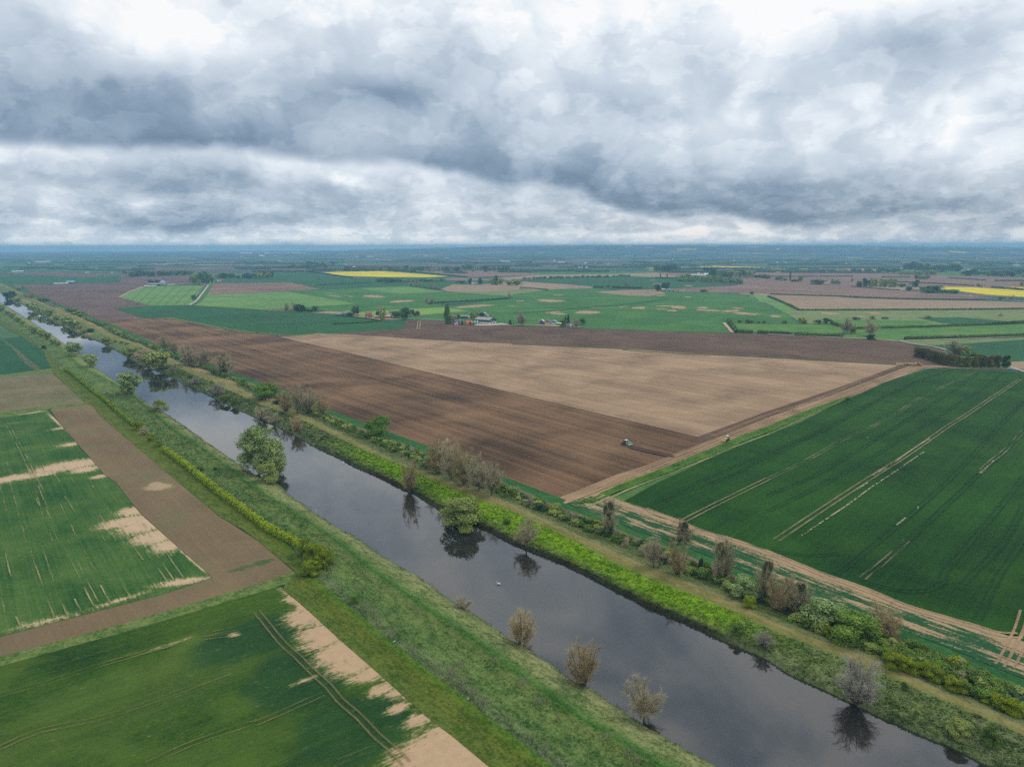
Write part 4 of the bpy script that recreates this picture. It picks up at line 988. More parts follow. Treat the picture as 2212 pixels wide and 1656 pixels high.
road('farm_track', 4.0, ML, 'f5', 0, 110, 150, 145, 330, 178, 560, 208, 700, 235, 830, 270)
road('farm_track', 3.5, M_far['tan'], 'f5', 430, 565, 700, 577, 1150, 602, 1600, 606, 1900, 610, 2100, 630)
road('farm_track', 4.5, ML, 'f5', 1960, 580, 2080, 610, 2212, 655, 2500, 740)
road('farm_track', 5, M_far['tan'], 'a3', 1830, 846, 1870, 890, 1905, 932)
road('main_road', 7.0, MR, 'a4', 300, 488, 500, 508, 720, 527, 1000, 552, 1300, 578, 1600, 605, 1890, 632, 2212, 664, 2500, 690)
road('yard', 22.0, ML, 'm1', 1120, 590, 1500, 598, 1800, 575, 2000, 560, z=.64)
road('yard', 14.0, M_far['tan'], 'm2', 600, 512, 900, 525, 1200, 545, z=.64)
road('yard', 16.0, M_far['tan'], 'm4', 900, 520, 1300, 490, 1420, 480, z=.64)
tram('wheel_tracks', [T('a2', 1400, 905, 1412, 830)], M_far['pink'], 4.0, 1.6, z=.6)
tram('wheel_tracks', [T('a1', 1035, 626 + 60 * 0, 1060, 620), ] + [T('a1', a, 690, a + 170, 530) for a in (1100, 1180, 1270, 1350, 1430, 1510, 1590)], M_tram_dark, 0, 1.3, z=.6, step=40)
tram('grass_line', [T('a3', 0, 763, 300, 745, 760, 705, 1000, 685, 1350, 640)], M_far['deep'], 0, 5, z=.61)
tram('grass_line', [T('a3', 700, 720, 1300, 745, 1700, 765, 2212, 800)], M_far['light'], 0, 4, z=.61)
# ================================================================== VEGETATION
def leaf_mat(name, dark, light, trans=.0, var=.45):
    lift = {'silver_bare_twigs': 1.0, 'pale_green_leaves': 1.3, 'fresh_green_leaves': 1.35, 'willow_leaves': 1.45, 'olive_young_leaves': 1.7, 'yellow_green_leaves': 1.25, 'hawthorn_leaves': 1.3}.get(name, 1.75 if 'twigs' in name else 1.5)
    dark = tuple(min(.8, x * lift) for x in dark); light = tuple(min(.8, x * lift) for x in light)
    N = new_mat(name)
    tc_ = N.node('ShaderNodeTexCoord').outputs['Object']; oi = N.node('ShaderNodeObjectInfo').outputs['Random']
    v = N.vmath('ADD', tc_, N.comb(N.math('MULTIPLY', oi, 37.0), 0, 0))
    n = N.noise(v, 5.0, 3, .6); n2 = N.noise(v, 40.0, 2, .7)
    f = N.math('ADD', N.math('MULTIPLY', N.math('SUBTRACT', n, .5), 2.0), N.math('MULTIPLY', N.math('SUBTRACT', n2, .5), 1.4))
    f = N.math('ADD', f, N.math('ADD', .5 - var / 2, N.math('MULTIPLY', oi, var)), clamp=True)
    N.put(N.b.inputs['Base Color'], N.mix(f, dark, light)); N.b.inputs['Roughness'].default_value = .8
    return N.m
BM = leaf_mat
MT = {
 'willow': BM("willow_leaves", G(74, 92, 44), G(136, 150, 86)),
 'olive': BM("olive_young_leaves", G(72, 84, 36), G(128, 136, 70)),
 'fresh': BM("fresh_green_leaves", G(56, 86, 24), G(108, 132, 50)),
 'pale': BM("pale_green_leaves", G(80, 102, 54), G(134, 152, 92)),
 'yellow': BM("yellow_green_leaves", G(74, 92, 8), G(128, 140, 28)),
 'hedge': BM("hawthorn_leaves", G(66, 92, 10), G(134, 150, 26)),
 'dark': BM("dark_evergreen_leaves", G(22, 42, 30), G(52, 78, 48)),
 'dense': BM("dense_green_leaves", G(30, 62, 28), G(74, 108, 46)),
 'scrub': BM("bramble_leaves", G(38, 62, 20), G(88, 108, 42)),
 'ivy': BM("ivy_leaves", G(30, 42, 22), G(72, 82, 46)),
 'bare': BM("bare_grey_twigs", G(98, 90, 68), G(154, 144, 114)),
 'rust': BM("budding_brown_twigs", G(104, 92, 60), G(156, 138, 98)),
 'silver': BM("silver_bare_twigs", G(112, 110, 96), G(174, 168, 150)),
 'blossom': BM("white_blossom", G(140, 150, 130), G(206, 208, 200)),
 'purple': BM("purple_leaves", G(50, 28, 40), G(88, 56, 66)),
 'cypress': BM("bronze_green_needles", G(40, 46, 16), G(96, 88, 34)),
 'plant': BM("young_plantation_leaves", G(70, 96, 36), G(124, 146, 62)),
 'mhedge': BM("field_hedge_leaves", G(34, 56, 26), G(78, 98, 44)),
 'fhedge': BM("far_hedge_leaves", G(26, 50, 28), G(48, 76, 38)),
}
M_bark = plain("bark", G(88, 80, 66), .95, .1, var=.3, scale=4)
M_barkd = plain("dark_bark", G(60, 54, 42), .95, .1, var=.3, scale=4)

def quad(v, f, c, nrm, s, r_, asp=1.0):
    n_ = nrm.normalized(); a = n_.orthogonal().normalized(); b = n_.cross(a)
    t = r_.uniform(0, 6.283); u = (a * cos(t) + b * sin(t)) * s; w_ = (b * cos(t) - a * sin(t)) * s * asp
    k = len(v); v += [c - u - w_, c + u - w_, c + u + w_, c - u + w_]; f.append((k, k + 1, k + 2, k + 3))
def tube(v, f, a, b, ra, rb, n=5):
    d = (b - a).normalized(); x = d.orthogonal().normalized(); y = d.cross(x); k = len(v)
    for p_, r_ in ((a, ra), (b, rb)):
        for i in range(n): v.append(p_ + (x * cos(2 * pi * i / n) + y * sin(2 * pi * i / n)) * r_)
    for i in range(n): f.append((k + i, k + (i + 1) % n, k + n + (i + 1) % n, k + n + i))
def rdir(r_):
    z_ = r_.uniform(-1, 1); t = r_.uniform(0, 6.283); q_ = sqrt(1 - z_ * z_); return Vector((q_ * cos(t), q_ * sin(t), z_))
SHAPES = {   # half width at height t
 'round': lambda t: .5 * sqrt(max(0, 1 - ((t - .55) / .47) ** 2)),
 'low': lambda t: .5 * sqrt(max(0, 1 - ((t - .30) / .70) ** 2)),
 'cone': lambda t: .5 * max(0, (1 - t)) ** .8 if t > .06 else .3,
 'column': lambda t: .5 * (sin(min(1, t * 1.4 + .1) * pi / 2)) * (1 - max(0, t - .55) / .47) ** .6 if t < 1 else 0,
 'boxy': lambda t: .46 * max(0, 1 - max(0, t - .75) / .27) ** .5,
 'rugged': lambda t: .5 * (.55 + .30 * sin(t * 9.0) + .15 * sin(t * 21.0)) * (1.0 if t < .8 else .8),
 'fan': lambda t: .5 * sqrt(max(0, 1 - ((t - .62) / .42) ** 2)),
}
def leaf_mesh(name, seed, n, size, shape, mat, t0=.12, lobes=22, lob=(.10, .20), asp=1.0):
    r_ = random.Random(seed); fn = SHAPES[shape]; L_ = []
    for _ in range(lobes):
        t = r_.uniform(t0 + .06, .93); a = r_.uniform(0, 6.283); q_ = fn(t) * r_.uniform(.25, .80)
        L_.append((Vector((cos(a) * q_, sin(a) * q_, t)), r_.uniform(*lob)))
    L_.append((Vector((r_.uniform(-.05, .05), r_.uniform(-.05, .05), .88)), .1))
    v = []; f = []; tot = sum(x[1] ** 2 for x in L_); k = 0; tries = 0
    while k < n and tries < n * 6:
        tries += 1
        c, rad = r_.choice(L_) if r_.random() < .5 else L_[min(len(L_) - 1, int(len(L_) * r_.random()))]
        d = rdir(r_)
        if d.z < -.3 and r_.random() < .6: continue
        p_ = c + Vector((d.x, d.y, d.z * .85)) * rad * r_.uniform(.62, 1.22)
        if p_.z < t0 * .8 or p_.z > 1.02: continue
        if any((p_ - c2).length < r2 * .5 for c2, r2 in L_): continue
        quad(v, f, p_, d + rdir(r_) * .7 + Vector((0, 0, .25)), size * r_.uniform(.6, 1.35), r_, asp); k += 1
    me = bpy.data.meshes.new(name); me.from_pydata([tuple(q_) for q_ in v], [], f); me.materials.append(mat); me.update(); return me
def trunk_mesh(name, seed, shape, mat, h=.8, r0=.022, limbs=6):
    r_ = random.Random(seed); v = []; f = []; fn = SHAPES[shape]
    pts = [Vector((0, 0, -.03)), Vector((.01, .0, h * .3)), Vector((-.01, .015, h * .6)), Vector((.005, 0, h))]
    for i in range(3): tube(v, f, pts[i], pts[i + 1], r0 * (1 - i * .28), r0 * (1 - (i + 1) * .28), 6)
    for k in range(limbs):
        t = r_.uniform(.2, .65); a = k * 2.4 + r_.uniform(-.4, .4); q_ = fn(min(.9, t + .25)) * .75
        b = Vector((cos(a) * q_, sin(a) * q_, min(.95, t + r_.uniform(.18, .3)))); s_ = Vector((0, 0, t * h))
        m_ = (s_ + b) / 2 + Vector((0, 0, -.03)); tube(v, f, s_, m_, r0 * .5, r0 * .32, 4); tube(v, f, m_, b, r0 * .32, r0 * .12, 4)
    me = bpy.data.meshes.new(name); me.from_pydata([tuple(q_) for q_ in v], [], f); me.materials.append(mat); me.update(); return me
def bare_meshes(seed, shape, mt, mb, twigs=2600, wid=.0022, limbs=9, low=False, ln=.085):
    """a leafless tree: trunk with limbs, and a crown of fine twigs"""
    r_ = random.Random(seed); fn = SHAPES[shape]; v = []; f = []; tips = []
    h0 = .10 if low else .16
    stems = [(Vector((0, 0, -.03)), Vector((.0, 0, h0)))] if not low else []
    if not low: tube(v, f, stems[0][0], stems[0][1], .026, .02, 6)
    for k in range(limbs):
        a = k * 2.4 + r_.uniform(-.3, .3); t = r_.uniform(.22, .95); q_ = fn(t) * r_.uniform(.3, .88)
        s_ = Vector((0, 0, h0 * r_.uniform(.6, 1))) if not low else Vector((cos(a) * .03, sin(a) * .03, -.02))
        e = Vector((cos(a) * q_, sin(a) * q_, t)); m_ = s_.lerp(e, .45) + Vector((0, 0, -.02)) + rdir(r_) * .02
        tube(v, f, s_, m_, .013, .009, 4); tube(v, f, m_, e, .009, .003, 4)
        for j in range(7):
            u = r_.uniform(.3, 1.0); b0 = s_.lerp(m_, u / .45) if u < .45 else m_.lerp(e, (u - .45) / .55)
            d = (rdir(r_) + (e - s_).normalized() * .6 + Vector((0, 0, .35))).normalized()
            ll = r_.uniform(.10, .24); b1 = b0 + d * ll
            if hypot(b1.x, b1.y) > .54 or b1.z > 1.02: b1 = b0 + d * ll * .45
            tube(v, f, b0, b1, .005, .002, 3); tips.append((b0, b1))
    tm = bpy.data.meshes.new('trunk'); tm.from_pydata([tuple(q_) for q_ in v], [], f); tm.materials.append(mb); tm.update()
    v = []; f = []
    for _ in range(twigs):
        a, b = r_.choice(tips); p_ = a.lerp(b, r_.random()) + rdir(r_) * .025
        d = (rdir(r_) + (b - a).normalized() * .7 + Vector((p_.x, p_.y, .30)) * 1.3).normalized()
        ll = r_.uniform(.5, 1.5) * ln; e = p_ + d * ll; x = d.orthogonal().normalized()
        x = Matrix.Rotation(r_.uniform(0, 3.14), 3, d) @ x
        k = len(v); v += [p_ - x * wid, p_ + x * wid, e + x * wid * .5, e - x * wid * .5]; f.append((k, k + 1, k + 2, k + 3))
    cm = bpy.data.meshes.new('crown'); cm.from_pydata([tuple(q_) for q_ in v], [], f); cm.materials.append(mt); cm.update()
    return tm, cm
# prototypes: kind -> list of (trunk mesh, crown mesh) ; near = fine, far = coarse
PROTO = {}
def proto(kind, lod):
    if (kind, lod) in PROTO: return PROTO[(kind, lod)]
    out_ = []; nv = 3 if lod == 'near' else 2
    for i in range(nv):
        sd_ = abs(hash_(kind)) + i * 17 + (0 if lod == 'near' else 5)
        n, s_ = {'near': (8200, .0125), 'mid': (1800, .027), 'far': (340, .062)}[lod]
        if kind in ('bare', 'rust', 'silver', 'bareshrub'):
            tw, wd, ll = {'near': (8000, .0015, .085), 'mid': (2600, .0042, .10), 'far': (600, .010, .12)}[lod]
            if kind == 'bareshrub': out_.append(bare_meshes(sd_, 'low', MT['silver' if i == 1 else 'bare'], M_bark, tw, wd, 16, True, ll))
            else: out_.append(bare_meshes(sd_, 'round' if kind != 'silver' else 'low', MT[kind], M_bark, tw, wd, 22 if kind != 'silver' else 26, kind != 'bare', ll))
            continue
        sh, mt, t0, lb, lr, lim = {
            'willow': ('round', 'willow', .06, 34, (.09, .17), 6), 'dome': ('low', 'olive', .0, 30, (.10, .18), 4), 'olive': ('round', 'olive', .12, 28, (.10, .18), 6),
            'fresh': ('round', 'fresh', .12, 26, (.10, .19), 5), 'pale': ('low', 'pale', .0, 34, (.09, .16), 4), 'yellowbush': ('low', 'yellow', .0, 22, (.12, .2), 3),
            'greenbush': ('low', 'fresh', .0, 22, (.12, .2), 3), 'scrub': ('low', 'scrub', .0, 20, (.12, .22), 3), 'dark': ('round', 'dark', .05, 24, (.12, .2), 5),
            'darkbush': ('low', 'dark', .0, 20, (.13, .2), 3), 'dense': ('round', 'dense', .14, 26, (.12, .2), 5), 'conifer': ('cone', 'dark', .03, 40, (.07, .12), 8),
            'poplar': ('column', 'dense', .02, 40, (.12, .2), 6), 'ivy': ('rugged', 'ivy', .0, 34, (.09, .17), 6), 'blossom': ('low', 'blossom', .1, 22, (.12, .2), 4),
            'purple': ('round', 'purple', .1, 20, (.12, .2), 4), 'cypress': ('boxy', 'cypress', .0, 40, (.12, .2), 3), 'plant': ('round', 'plant', .05, 18, (.14, .22), 3),
            'olivebush': ('low', 'olive', .0, 22, (.12, .2), 3), 'column': ('column', 'olive', .02, 34, (.12, .2), 5),
        }[kind]
        k2 = 1.0
        cm = leaf_mesh('crown', sd_, n, s_ * (1.35 if sh == 'column' else 1), sh, MT[mt], t0, lb, lr)
        out_.append((trunk_mesh('trunk', sd_, sh, M_bark, r0=.02, limbs=lim), cm))
    PROTO[(kind, lod)] = out_; return out_
def hash_(s_): return sum((i + 1) * ord(c) for i, c in enumerate(s_))
SHRUBS = ('yellowbush', 'greenbush', 'scrub', 'darkbush', 'bareshrub', 'olivebush', 'pale')
WORD = {'willow': 'willow_tree', 'dome': 'willow_tree', 'bare': 'bare_tree', 'rust': 'bare_tree', 'silver': 'bare_tree', 'conifer': 'conifer_tree', 'poplar': 'poplar_tree',
        'cypress': 'conifer_tree', 'ivy': 'ivy_covered_tree', 'blossom': 'blossom_tree', 'dark': 'evergreen_tree', 'purple': 'purple_leaved_tree', 'column': 'poplar_tree', 'bareshrub': 'bare_shrub'}
vrnd = random.Random(99)
def plant(kind, p_, wid, hgt, label, group=None, lod=None):
    d = (p_ - Vector((0, 0, CAM_H))).length
    if lod is None: lod = 'near' if d < 620 else ('mid' if d < 1300 else 'far')
    tm, cm = vrnd.choice(proto(kind, lod))
    nm = WORD.get(kind, 'shrub' if kind in SHRUBS else 'broadleaf_tree')
    root = empty(nm, p_, vrnd.uniform(0, 6.28))
    root.scale = (wid * 1.28, wid * 1.28, hgt * 1.10)
    tag(root, label, 'shrub' if kind in SHRUBS else 'tree', group)
    c = bpy.data.objects.new('crown' if kind not in SHRUBS else 'foliage', cm); col.objects.link(c); c.parent = root
    if kind == 'ivy':
        c.name = 'ivy'; c.scale = (.72, .72, .86)
        c = bpy.data.objects.new('crown', vrnd.choice(proto('bare', lod))[1]); col.objects.link(c); c.parent = root; c.scale = (1.3, 1.3, 1.0)
    if kind != 'scrub' or lod == 'near':
        t = bpy.data.objects.new('trunk' if kind not in SHRUBS else 'stem', tm); col.objects.link(t); t.parent = root
    return root
def VP(kind, px, py, wpx, hpx, label, group=None, p_=None):
    """plant whose base shows at px,py and which is wpx wide and hpx high in the picture"""
    if p_ is None: p_ = land(px, py)
    d = (p_ - Vector((0, 0, CAM_H))); L_ = d.length; fwd = CAM_R @ Vector((0, 0, -1)); z_ = d.dot(fwd)
    dep = math.asin(CAM_H / L_)
    wid = wpx * z_ / FOC
    # the top of a plant of height h and width w stands h*cos + part of its depth above the base
    hgt = max(.3 * wid, (hpx * z_ / FOC - wid * .25 * sin(dep)) / cos(dep))
    return plant(kind, p_, wid, hgt, label, group)
def TP(kind, tile, x, y, w_, h_, label, group=None):
    t = TILES[tile]; return VP(kind, t[0] + x * t[2], t[1] + y * t[2], w_ * t[2], h_ * t[2], label, group)
# ---- left bank, at the water
VP('rust', 1127, 1391, 62, 76, 'leafless willow with brown twigs at the left water edge, farthest of the three bare ones')
VP('rust', 1261, 1478, 78, 90, 'leafless round-topped willow on the left water edge, middle of the three bare ones')
VP('bare', 1391, 1556, 84, 88, 'grey leafless willow leaning over the left water edge, nearest of the three bare ones')
VP('bareshrub', 1000, 1313, 34, 26, 'small pale leafless shrub at the left water edge')
VP('willow', 560, 1022, 76, 92, 'tallest green willow standing on the left river bank')
VP('willow', 590, 1024, 60, 70, 'green willow leaning over the water, joined to the tallest willow')
VP('olivebush', 580, 1041, 42, 40, 'round olive bush at the foot of the tallest willow')
VP('willow', 281, 849, 46, 42, 'broad green willow on the left bank, above the bend in the reeds')
VP('olivebush', 345, 889, 30, 25, 'lone round willow bush on the left bank before the tallest willow')
VP('willow', 197, 793, 30, 27, 'small willow bush on the left bank beside the end of the hawthorn hedge')
VP('willow', 161, 769, 30, 28, 'upright willow bush on the left bank just past the end of the willow row')
for i, (x, y, w_, h_) in enumerate([(30, 360, 130, 150), (110, 400, 110, 90), (170, 440, 110, 100), (240, 490, 120, 110), (300, 540, 110, 110), (370, 590, 130, 130), (450, 640, 140, 150), (530, 680, 150, 160), (610, 715, 150, 160), (690, 765, 120, 110), (750, 790, 100, 90)]):
    TP('olive' if i % 3 else 'willow', 'f6', x - 16, y + 6, w_ * .62, h_ * .52, 'bushy willow in the close row on the far left bank', 'willow row on the far left bank')
TP('darkbush', 'f6', 555, 838, 55, 45, 'small dark bush alone on the grassy left bank')
# ---- right bank, at the water
for k, x, y, w_, h_, lb in [
    ('dark', 90, 215, 120, 110, 'dark tree at the farthest visible bend of the right bank'), ('dark', 150, 190, 110, 100, 'dark tree behind the farthest bend of the river'),
    ('olive', 240, 110, 90, 70, 'far olive tree at the end of the right bank'), ('bare', 320, 200, 110, 90, 'grey bare tree at the left end of the far brown field'),
    ('bare', 400, 210, 120, 100, 'grey bare tree second from the left end of the far brown field'), ('scrub', 555, 250, 150, 60, 'broad dark green bush between the far bank and the brown field'),
    ('bare', 690, 300, 60, 100, 'thin bare tree beside the broad dark bush'), ('willow', 215, 250, 90, 70, 'willow bush among the tan reeds of the far right bank'),
    ('willow', 400, 370, 150, 150, 'large rounded willow at the water on the far right bank'), ('willow', 520, 410, 120, 120, 'second rounded willow on the far right bank'),
    ('willow', 620, 430, 140, 120, 'third rounded willow on the far right bank, by the tan reeds'), ('olive', 710, 480, 110, 80, 'low willow between two tan reed beds'),
    ('willow', 830, 530, 150, 130, 'willow leaning over the dark water on the far right bank'), ('willow', 930, 575, 190, 140, 'widest willow of the far right bank'),
    ('bare', 1000, 600, 120, 80, 'brown leafless bush beside the widest willow'), ('olive', 1050, 640, 110, 70, 'olive bush at the small reed point'),
    ('dark', 1140, 640, 100, 75, 'dark round bush at the small reed point'), ('olive', 1345, 780, 160, 120, 'round willow with its mirror image in the water'),
    ('fresh', 900, 380, 170, 70, 'bright green willow at the edge of the brown field'), ('fresh', 1000, 430, 200, 90, 'second bright green willow at the edge of the brown field'),
    ('scrub', 1540, 770, 60, 30, 'small dark bush on the right bank slope'), ('scrub', 1460, 755, 50, 30, 'small bush on the right bank, left of another'), ('scrub', 1605, 785, 60, 30, 'third small bush on the right bank slope'),
    ('fresh', 1690, 900, 220, 110, 'yellow green willow spreading over the right bank'), ('bare', 1830, 930, 260, 120, 'wide brown leafless thicket on the right bank'),
    ('olive', 1640, 880, 140, 80, 'low olive willow at the water past the round one')]:
    TP(k, 'f6', x + (6 if k != 'scrub' else 0), y - 5, w_ * .76, h_ * .68, lb)
for k, x, y, w_, h_, lb in [
    ('olive', 1120, 60, 130, 80, 'low willow in the thicket on the right bank'), ('bare', 1210, 100, 120, 90, 'brown leafless bush in the thicket on the right bank'),
    ('olive', 1280, 130, 110, 90, 'dark olive willow in the thicket on the right bank'), ('olive', 1385, 170, 190, 150, 'large olive willow ending the thicket on the right bank'),
    ('bare', 1500, 205, 90, 100, 'grey leafless bush at the end of the thicket'), ('scrub', 1642, 240, 40, 30, 'tiny dark bush on the slope past the thicket'),
    ('bareshrub', 1690, 290, 80, 50, 'thin leafless shrub over the water past the thicket'), ('bareshrub', 1870, 390, 120, 100, 'brown leafless shrub at the water'),
    ('scrub', 1945, 445, 80, 60, 'green bush at the water beside the brown shrub'), ('scrub', 2025, 465, 70, 55, 'second green bush at the water beside the brown shrub'),
    ('scrub', 1830, 285, 30, 22, 'tiny bush near the worn bank path')]:
    TP(k, 'b1', x, y, w_, h_, lb)
for k, x, y, w_, h_, lb in [
    ('bareshrub', 60, 600, 150, 130, 'grey leafless shrub overhanging the right waterline'), ('bareshrub', 160, 630, 110, 90, 'second grey leafless shrub overhanging the right waterline'),
    ('rust', 350, 700, 120, 130, 'brown budding bush on the right bank with its mirror image in the water'), ('scrub', 573, 775, 34, 26, 'dark little bush on the right bank slope'),
    ('scrub', 225, 555, 22, 20, 'tiny dark bush beside the worn path'), ('rust', 1328, 1222, 150, 285, 'tall brown budding tree on the right bank at the water'),
    ('dome', 1800, 1520, 330, 250, 'broad green willow bush spilling over the right waterline'), ('scrub', 2165, 1500, 60, 44, 'dark bush in the lush slope right of the broad willow'),
    ('scrub', 480, 750, 40, 30, 'low green clump on the right bank slope')]:
    TP(k, 'b2', x, y, w_, h_, lb)
VP('bare', 1137, 1180, 52, 62, 'brown leafless tree at the right waterline with its mirror image below')
VP('silver', 1848, 1518, 100, 92, 'pale silvery leafless tree spreading over the right waterline')
VP('scrub', 1594, 1366, 26, 19, 'small dark bush on the bright green slope')
VP('bareshrub', 1650, 1394, 44, 30, 'pinkish leafless shrub low on the right slope')
VP('olivebush', 2070, 1586, 44, 32, 'dark green bush low on the right slope near the corner')
VP('scrub', 2141, 1602, 36, 34, 'upright dark bush low on the right slope near the corner')
VP('scrub', 1954, 1490, 16, 17, 'tiny dark bush beside the worn path near the corner')
# ---- landward row on the right
for k, x, y, w_, h_, lb in [
    ('bare', 358, 757, 30, 30, 'bare tree at the start of the row between path and big field'), ('bare', 376, 765, 26, 26, 'second bare tree between path and big field'),
    ('bare', 408, 790, 44, 44, 'bare tree with a spreading crown before the dark ploughed rows'), ('bare', 440, 797, 42, 42, 'middle of three spreading bare trees by the big field'),
    ('bare', 486, 813, 46, 52, 'tallest of three spreading bare trees by the big field'), ('fresh', 575, 862, 52, 34, 'round green willow by the big field'),
    ('darkbush', 608, 873, 30, 18, 'dark ground bush under the bare row'), ('rust', 618, 888, 34, 46, 'left end tree of the bare row by the big field'),
    ('bare', 643, 892, 40, 56, 'tallest bare tree in the row by the big field'), ('bare', 668, 895, 40, 56, 'bare tree right of the tallest in the row'),
    ('rust', 696, 899, 32, 46, 'right end tree of the bare row by the big field'), ('fresh', 816, 946, 50, 46, 'single round green willow standing against the ploughed rows'),
    ('rust', 948, 1022, 52, 72, 'left tree of the large bare grove by the ridged field'), ('bare', 975, 1036, 60, 80, 'second tree of the large bare grove'),
    ('rust', 1004, 1047, 56, 78, 'third tree of the large bare grove, with orange buds'), ('bare', 1035, 1060, 56, 76, 'fourth tree of the large bare grove'),
    ('bare', 1062, 1070, 50, 74, 'right end tree of the large bare grove'), ('pale', 920, 1011, 34, 26, 'grey green bush left of the bare grove'),
    ('ivy', 1315, 1158, 34, 78, 'dark ivy-covered tree standing alone beside the ditch'), ('bareshrub', 1402, 1200, 46, 38, 'low leafless bush behind the ditch'),
    ('bare', 1412, 1224, 44, 58, 'bare tree over the ditch water, left of the ivy trunks'), ('ivy', 1427, 1225, 12, 34, 'thin ivy stem beside the bare ditch tree'),
    ('ivy', 1476, 1168, 36, 44, 'dark bushy tree on the sandy headland track'),
    ('rust', 1463, 1240, 44, 76, 'twiggy tree with ivy on its trunk by the ditch'), ('conifer', 1513, 1242, 20, 36, 'small dark pointed bush by the ditch water'),
    ('ivy', 1552, 1257, 26, 88, 'tall slender tree clothed in ivy'), ('bare', 1566, 1255, 36, 84, 'bare crown leaning right out of the ivy tree'),
    ('pale', 1602, 1289, 58, 46, 'rounded grey green bush beside the bank path'), ('yellowbush', 1618, 1310, 25, 24, 'small bright yellow green bush beside the bank path'),
    ('ivy', 1652, 1300, 32, 92, 'ivy-clad tree at the left of the dark clump'), ('rust', 1682, 1318, 56, 76, 'twiggy middle tree of the dark clump'),
    ('bare', 1706, 1322, 56, 74, 'grey bare tree in the dark clump'), ('ivy', 1728, 1322, 34, 66, 'dark ivy-laden tree at the right of the clump'),
    ('pale', 1783, 1350, 92, 60, 'large pale green willow bush by the worn path'), ('greenbush', 1842, 1386, 96, 60, 'large fresh green willow bush right of the pale one'),
    ('rust', 1912, 1372, 70, 66, 'orange brown budding tree by the sandy headland'), ('yellowbush', 1790, 1376, 22, 22, 'little yellow green bush at the foot of the pale willow'),
    ('yellowbush', 1930, 1440, 44, 34, 'left of two joined yellow green hawthorn bushes'), ('yellowbush', 1965, 1450, 40, 30, 'right of two joined yellow green hawthorn bushes'),
    ('yellowbush', 2012, 1467, 44, 32, 'round yellow green hawthorn standing on its own'), ('yellowbush', 2060, 1490, 42, 30, 'yellow green hawthorn past the round one'),
    ('yellowbush', 2150, 1524, 40, 28, 'last but one yellow green hawthorn before the picture edge'), ('yellowbush', 2186, 1542, 38, 34, 'last yellow green hawthorn before the picture edge')]:
    VP(k, x, y, w_, h_, lb)
# scrub in and along the right ditch
def at_sn(s_, n_): q_ = ORG + AXIS * s_ + NRM * n_; q_.z = bank_z(s_, n_) - .1; return q_
import bisect
scr = random.Random(5); s_ = S0 + 95; cnt = 0; far_scrub = []
s_gap = [(sn(g(1290, 1130))[0], sn(g(1255, 1112))[0])]
while s_ < sn(g(190, 690))[0]:
    i = min(ns - 1, bisect.bisect(stations, s_)); a = raw['R2'][i] + 5.5; b = raw['DF'][i] - 1.2
    near_ = s_ < sn(g(1730, 1330))[0]; mid_ = s_ > sn(g(1330, 1150))[0]
    dens = 1.0 if near_ else (.8 if mid_ else .35)
    m_ = max(1, int((b - a) / (2.5 if near_ else 3.6)))
    for _ in range(m_):
        if scr.random() > dens: continue
        n_ = scr.uniform(a + (b - a) * (.15 if near_ else .35), b)
        w_ = scr.uniform(2.6, 5.6); k = scr.choices(['scrub', 'greenbush', 'yellowbush', 'darkbush', 'bareshrub', 'olivebush'], [5, 1.2, .35, .5, 1.0, 2.2])[0]
        far_ = s_ > 420
        if far_ : w_ *= 1.5
        p_ = at_sn(s_ + scr.uniform(-2, 2), n_)
        if cnt >= 235:
            far_scrub.append((k, p_, w_, w_ * scr.uniform(.5, .8))); continue
        plant(k, p_, w_, w_ * scr.uniform(.5, .8), 'low shrub in the dense scrub along the ditch behind the bank path', 'scrub along the right ditch', lod='mid' if s_ < 450 else 'far'); cnt += 1
    s_ += scr.uniform(2.8, 4.6) * (1 if s_ < 350 else 1.9)
v = []; f = []; mi = []; ml_ = []
for k, p_, w_, h_ in far_scrub:
    cm = vrnd.choice(proto(k, 'far'))[1]; b0 = len(v); m_ = cm.materials[0]
    if m_ not in ml_: ml_.append(m_)
    for q_ in cm.vertices: v.append((p_.x + q_.co.x * w_, p_.y + q_.co.y * w_, p_.z + q_.co.z * h_))
    for q_ in cm.polygons: f.append(tuple(b0 + i for i in q_.vertices)); mi.append(ml_.index(m_))
o = mesh_obj('distant_scrub', v, f, mats=ml_, midx=mi); tag(o, 'low scrub following the ditch into the distance beside the big ploughed field', 'scrub', kind='stuff')
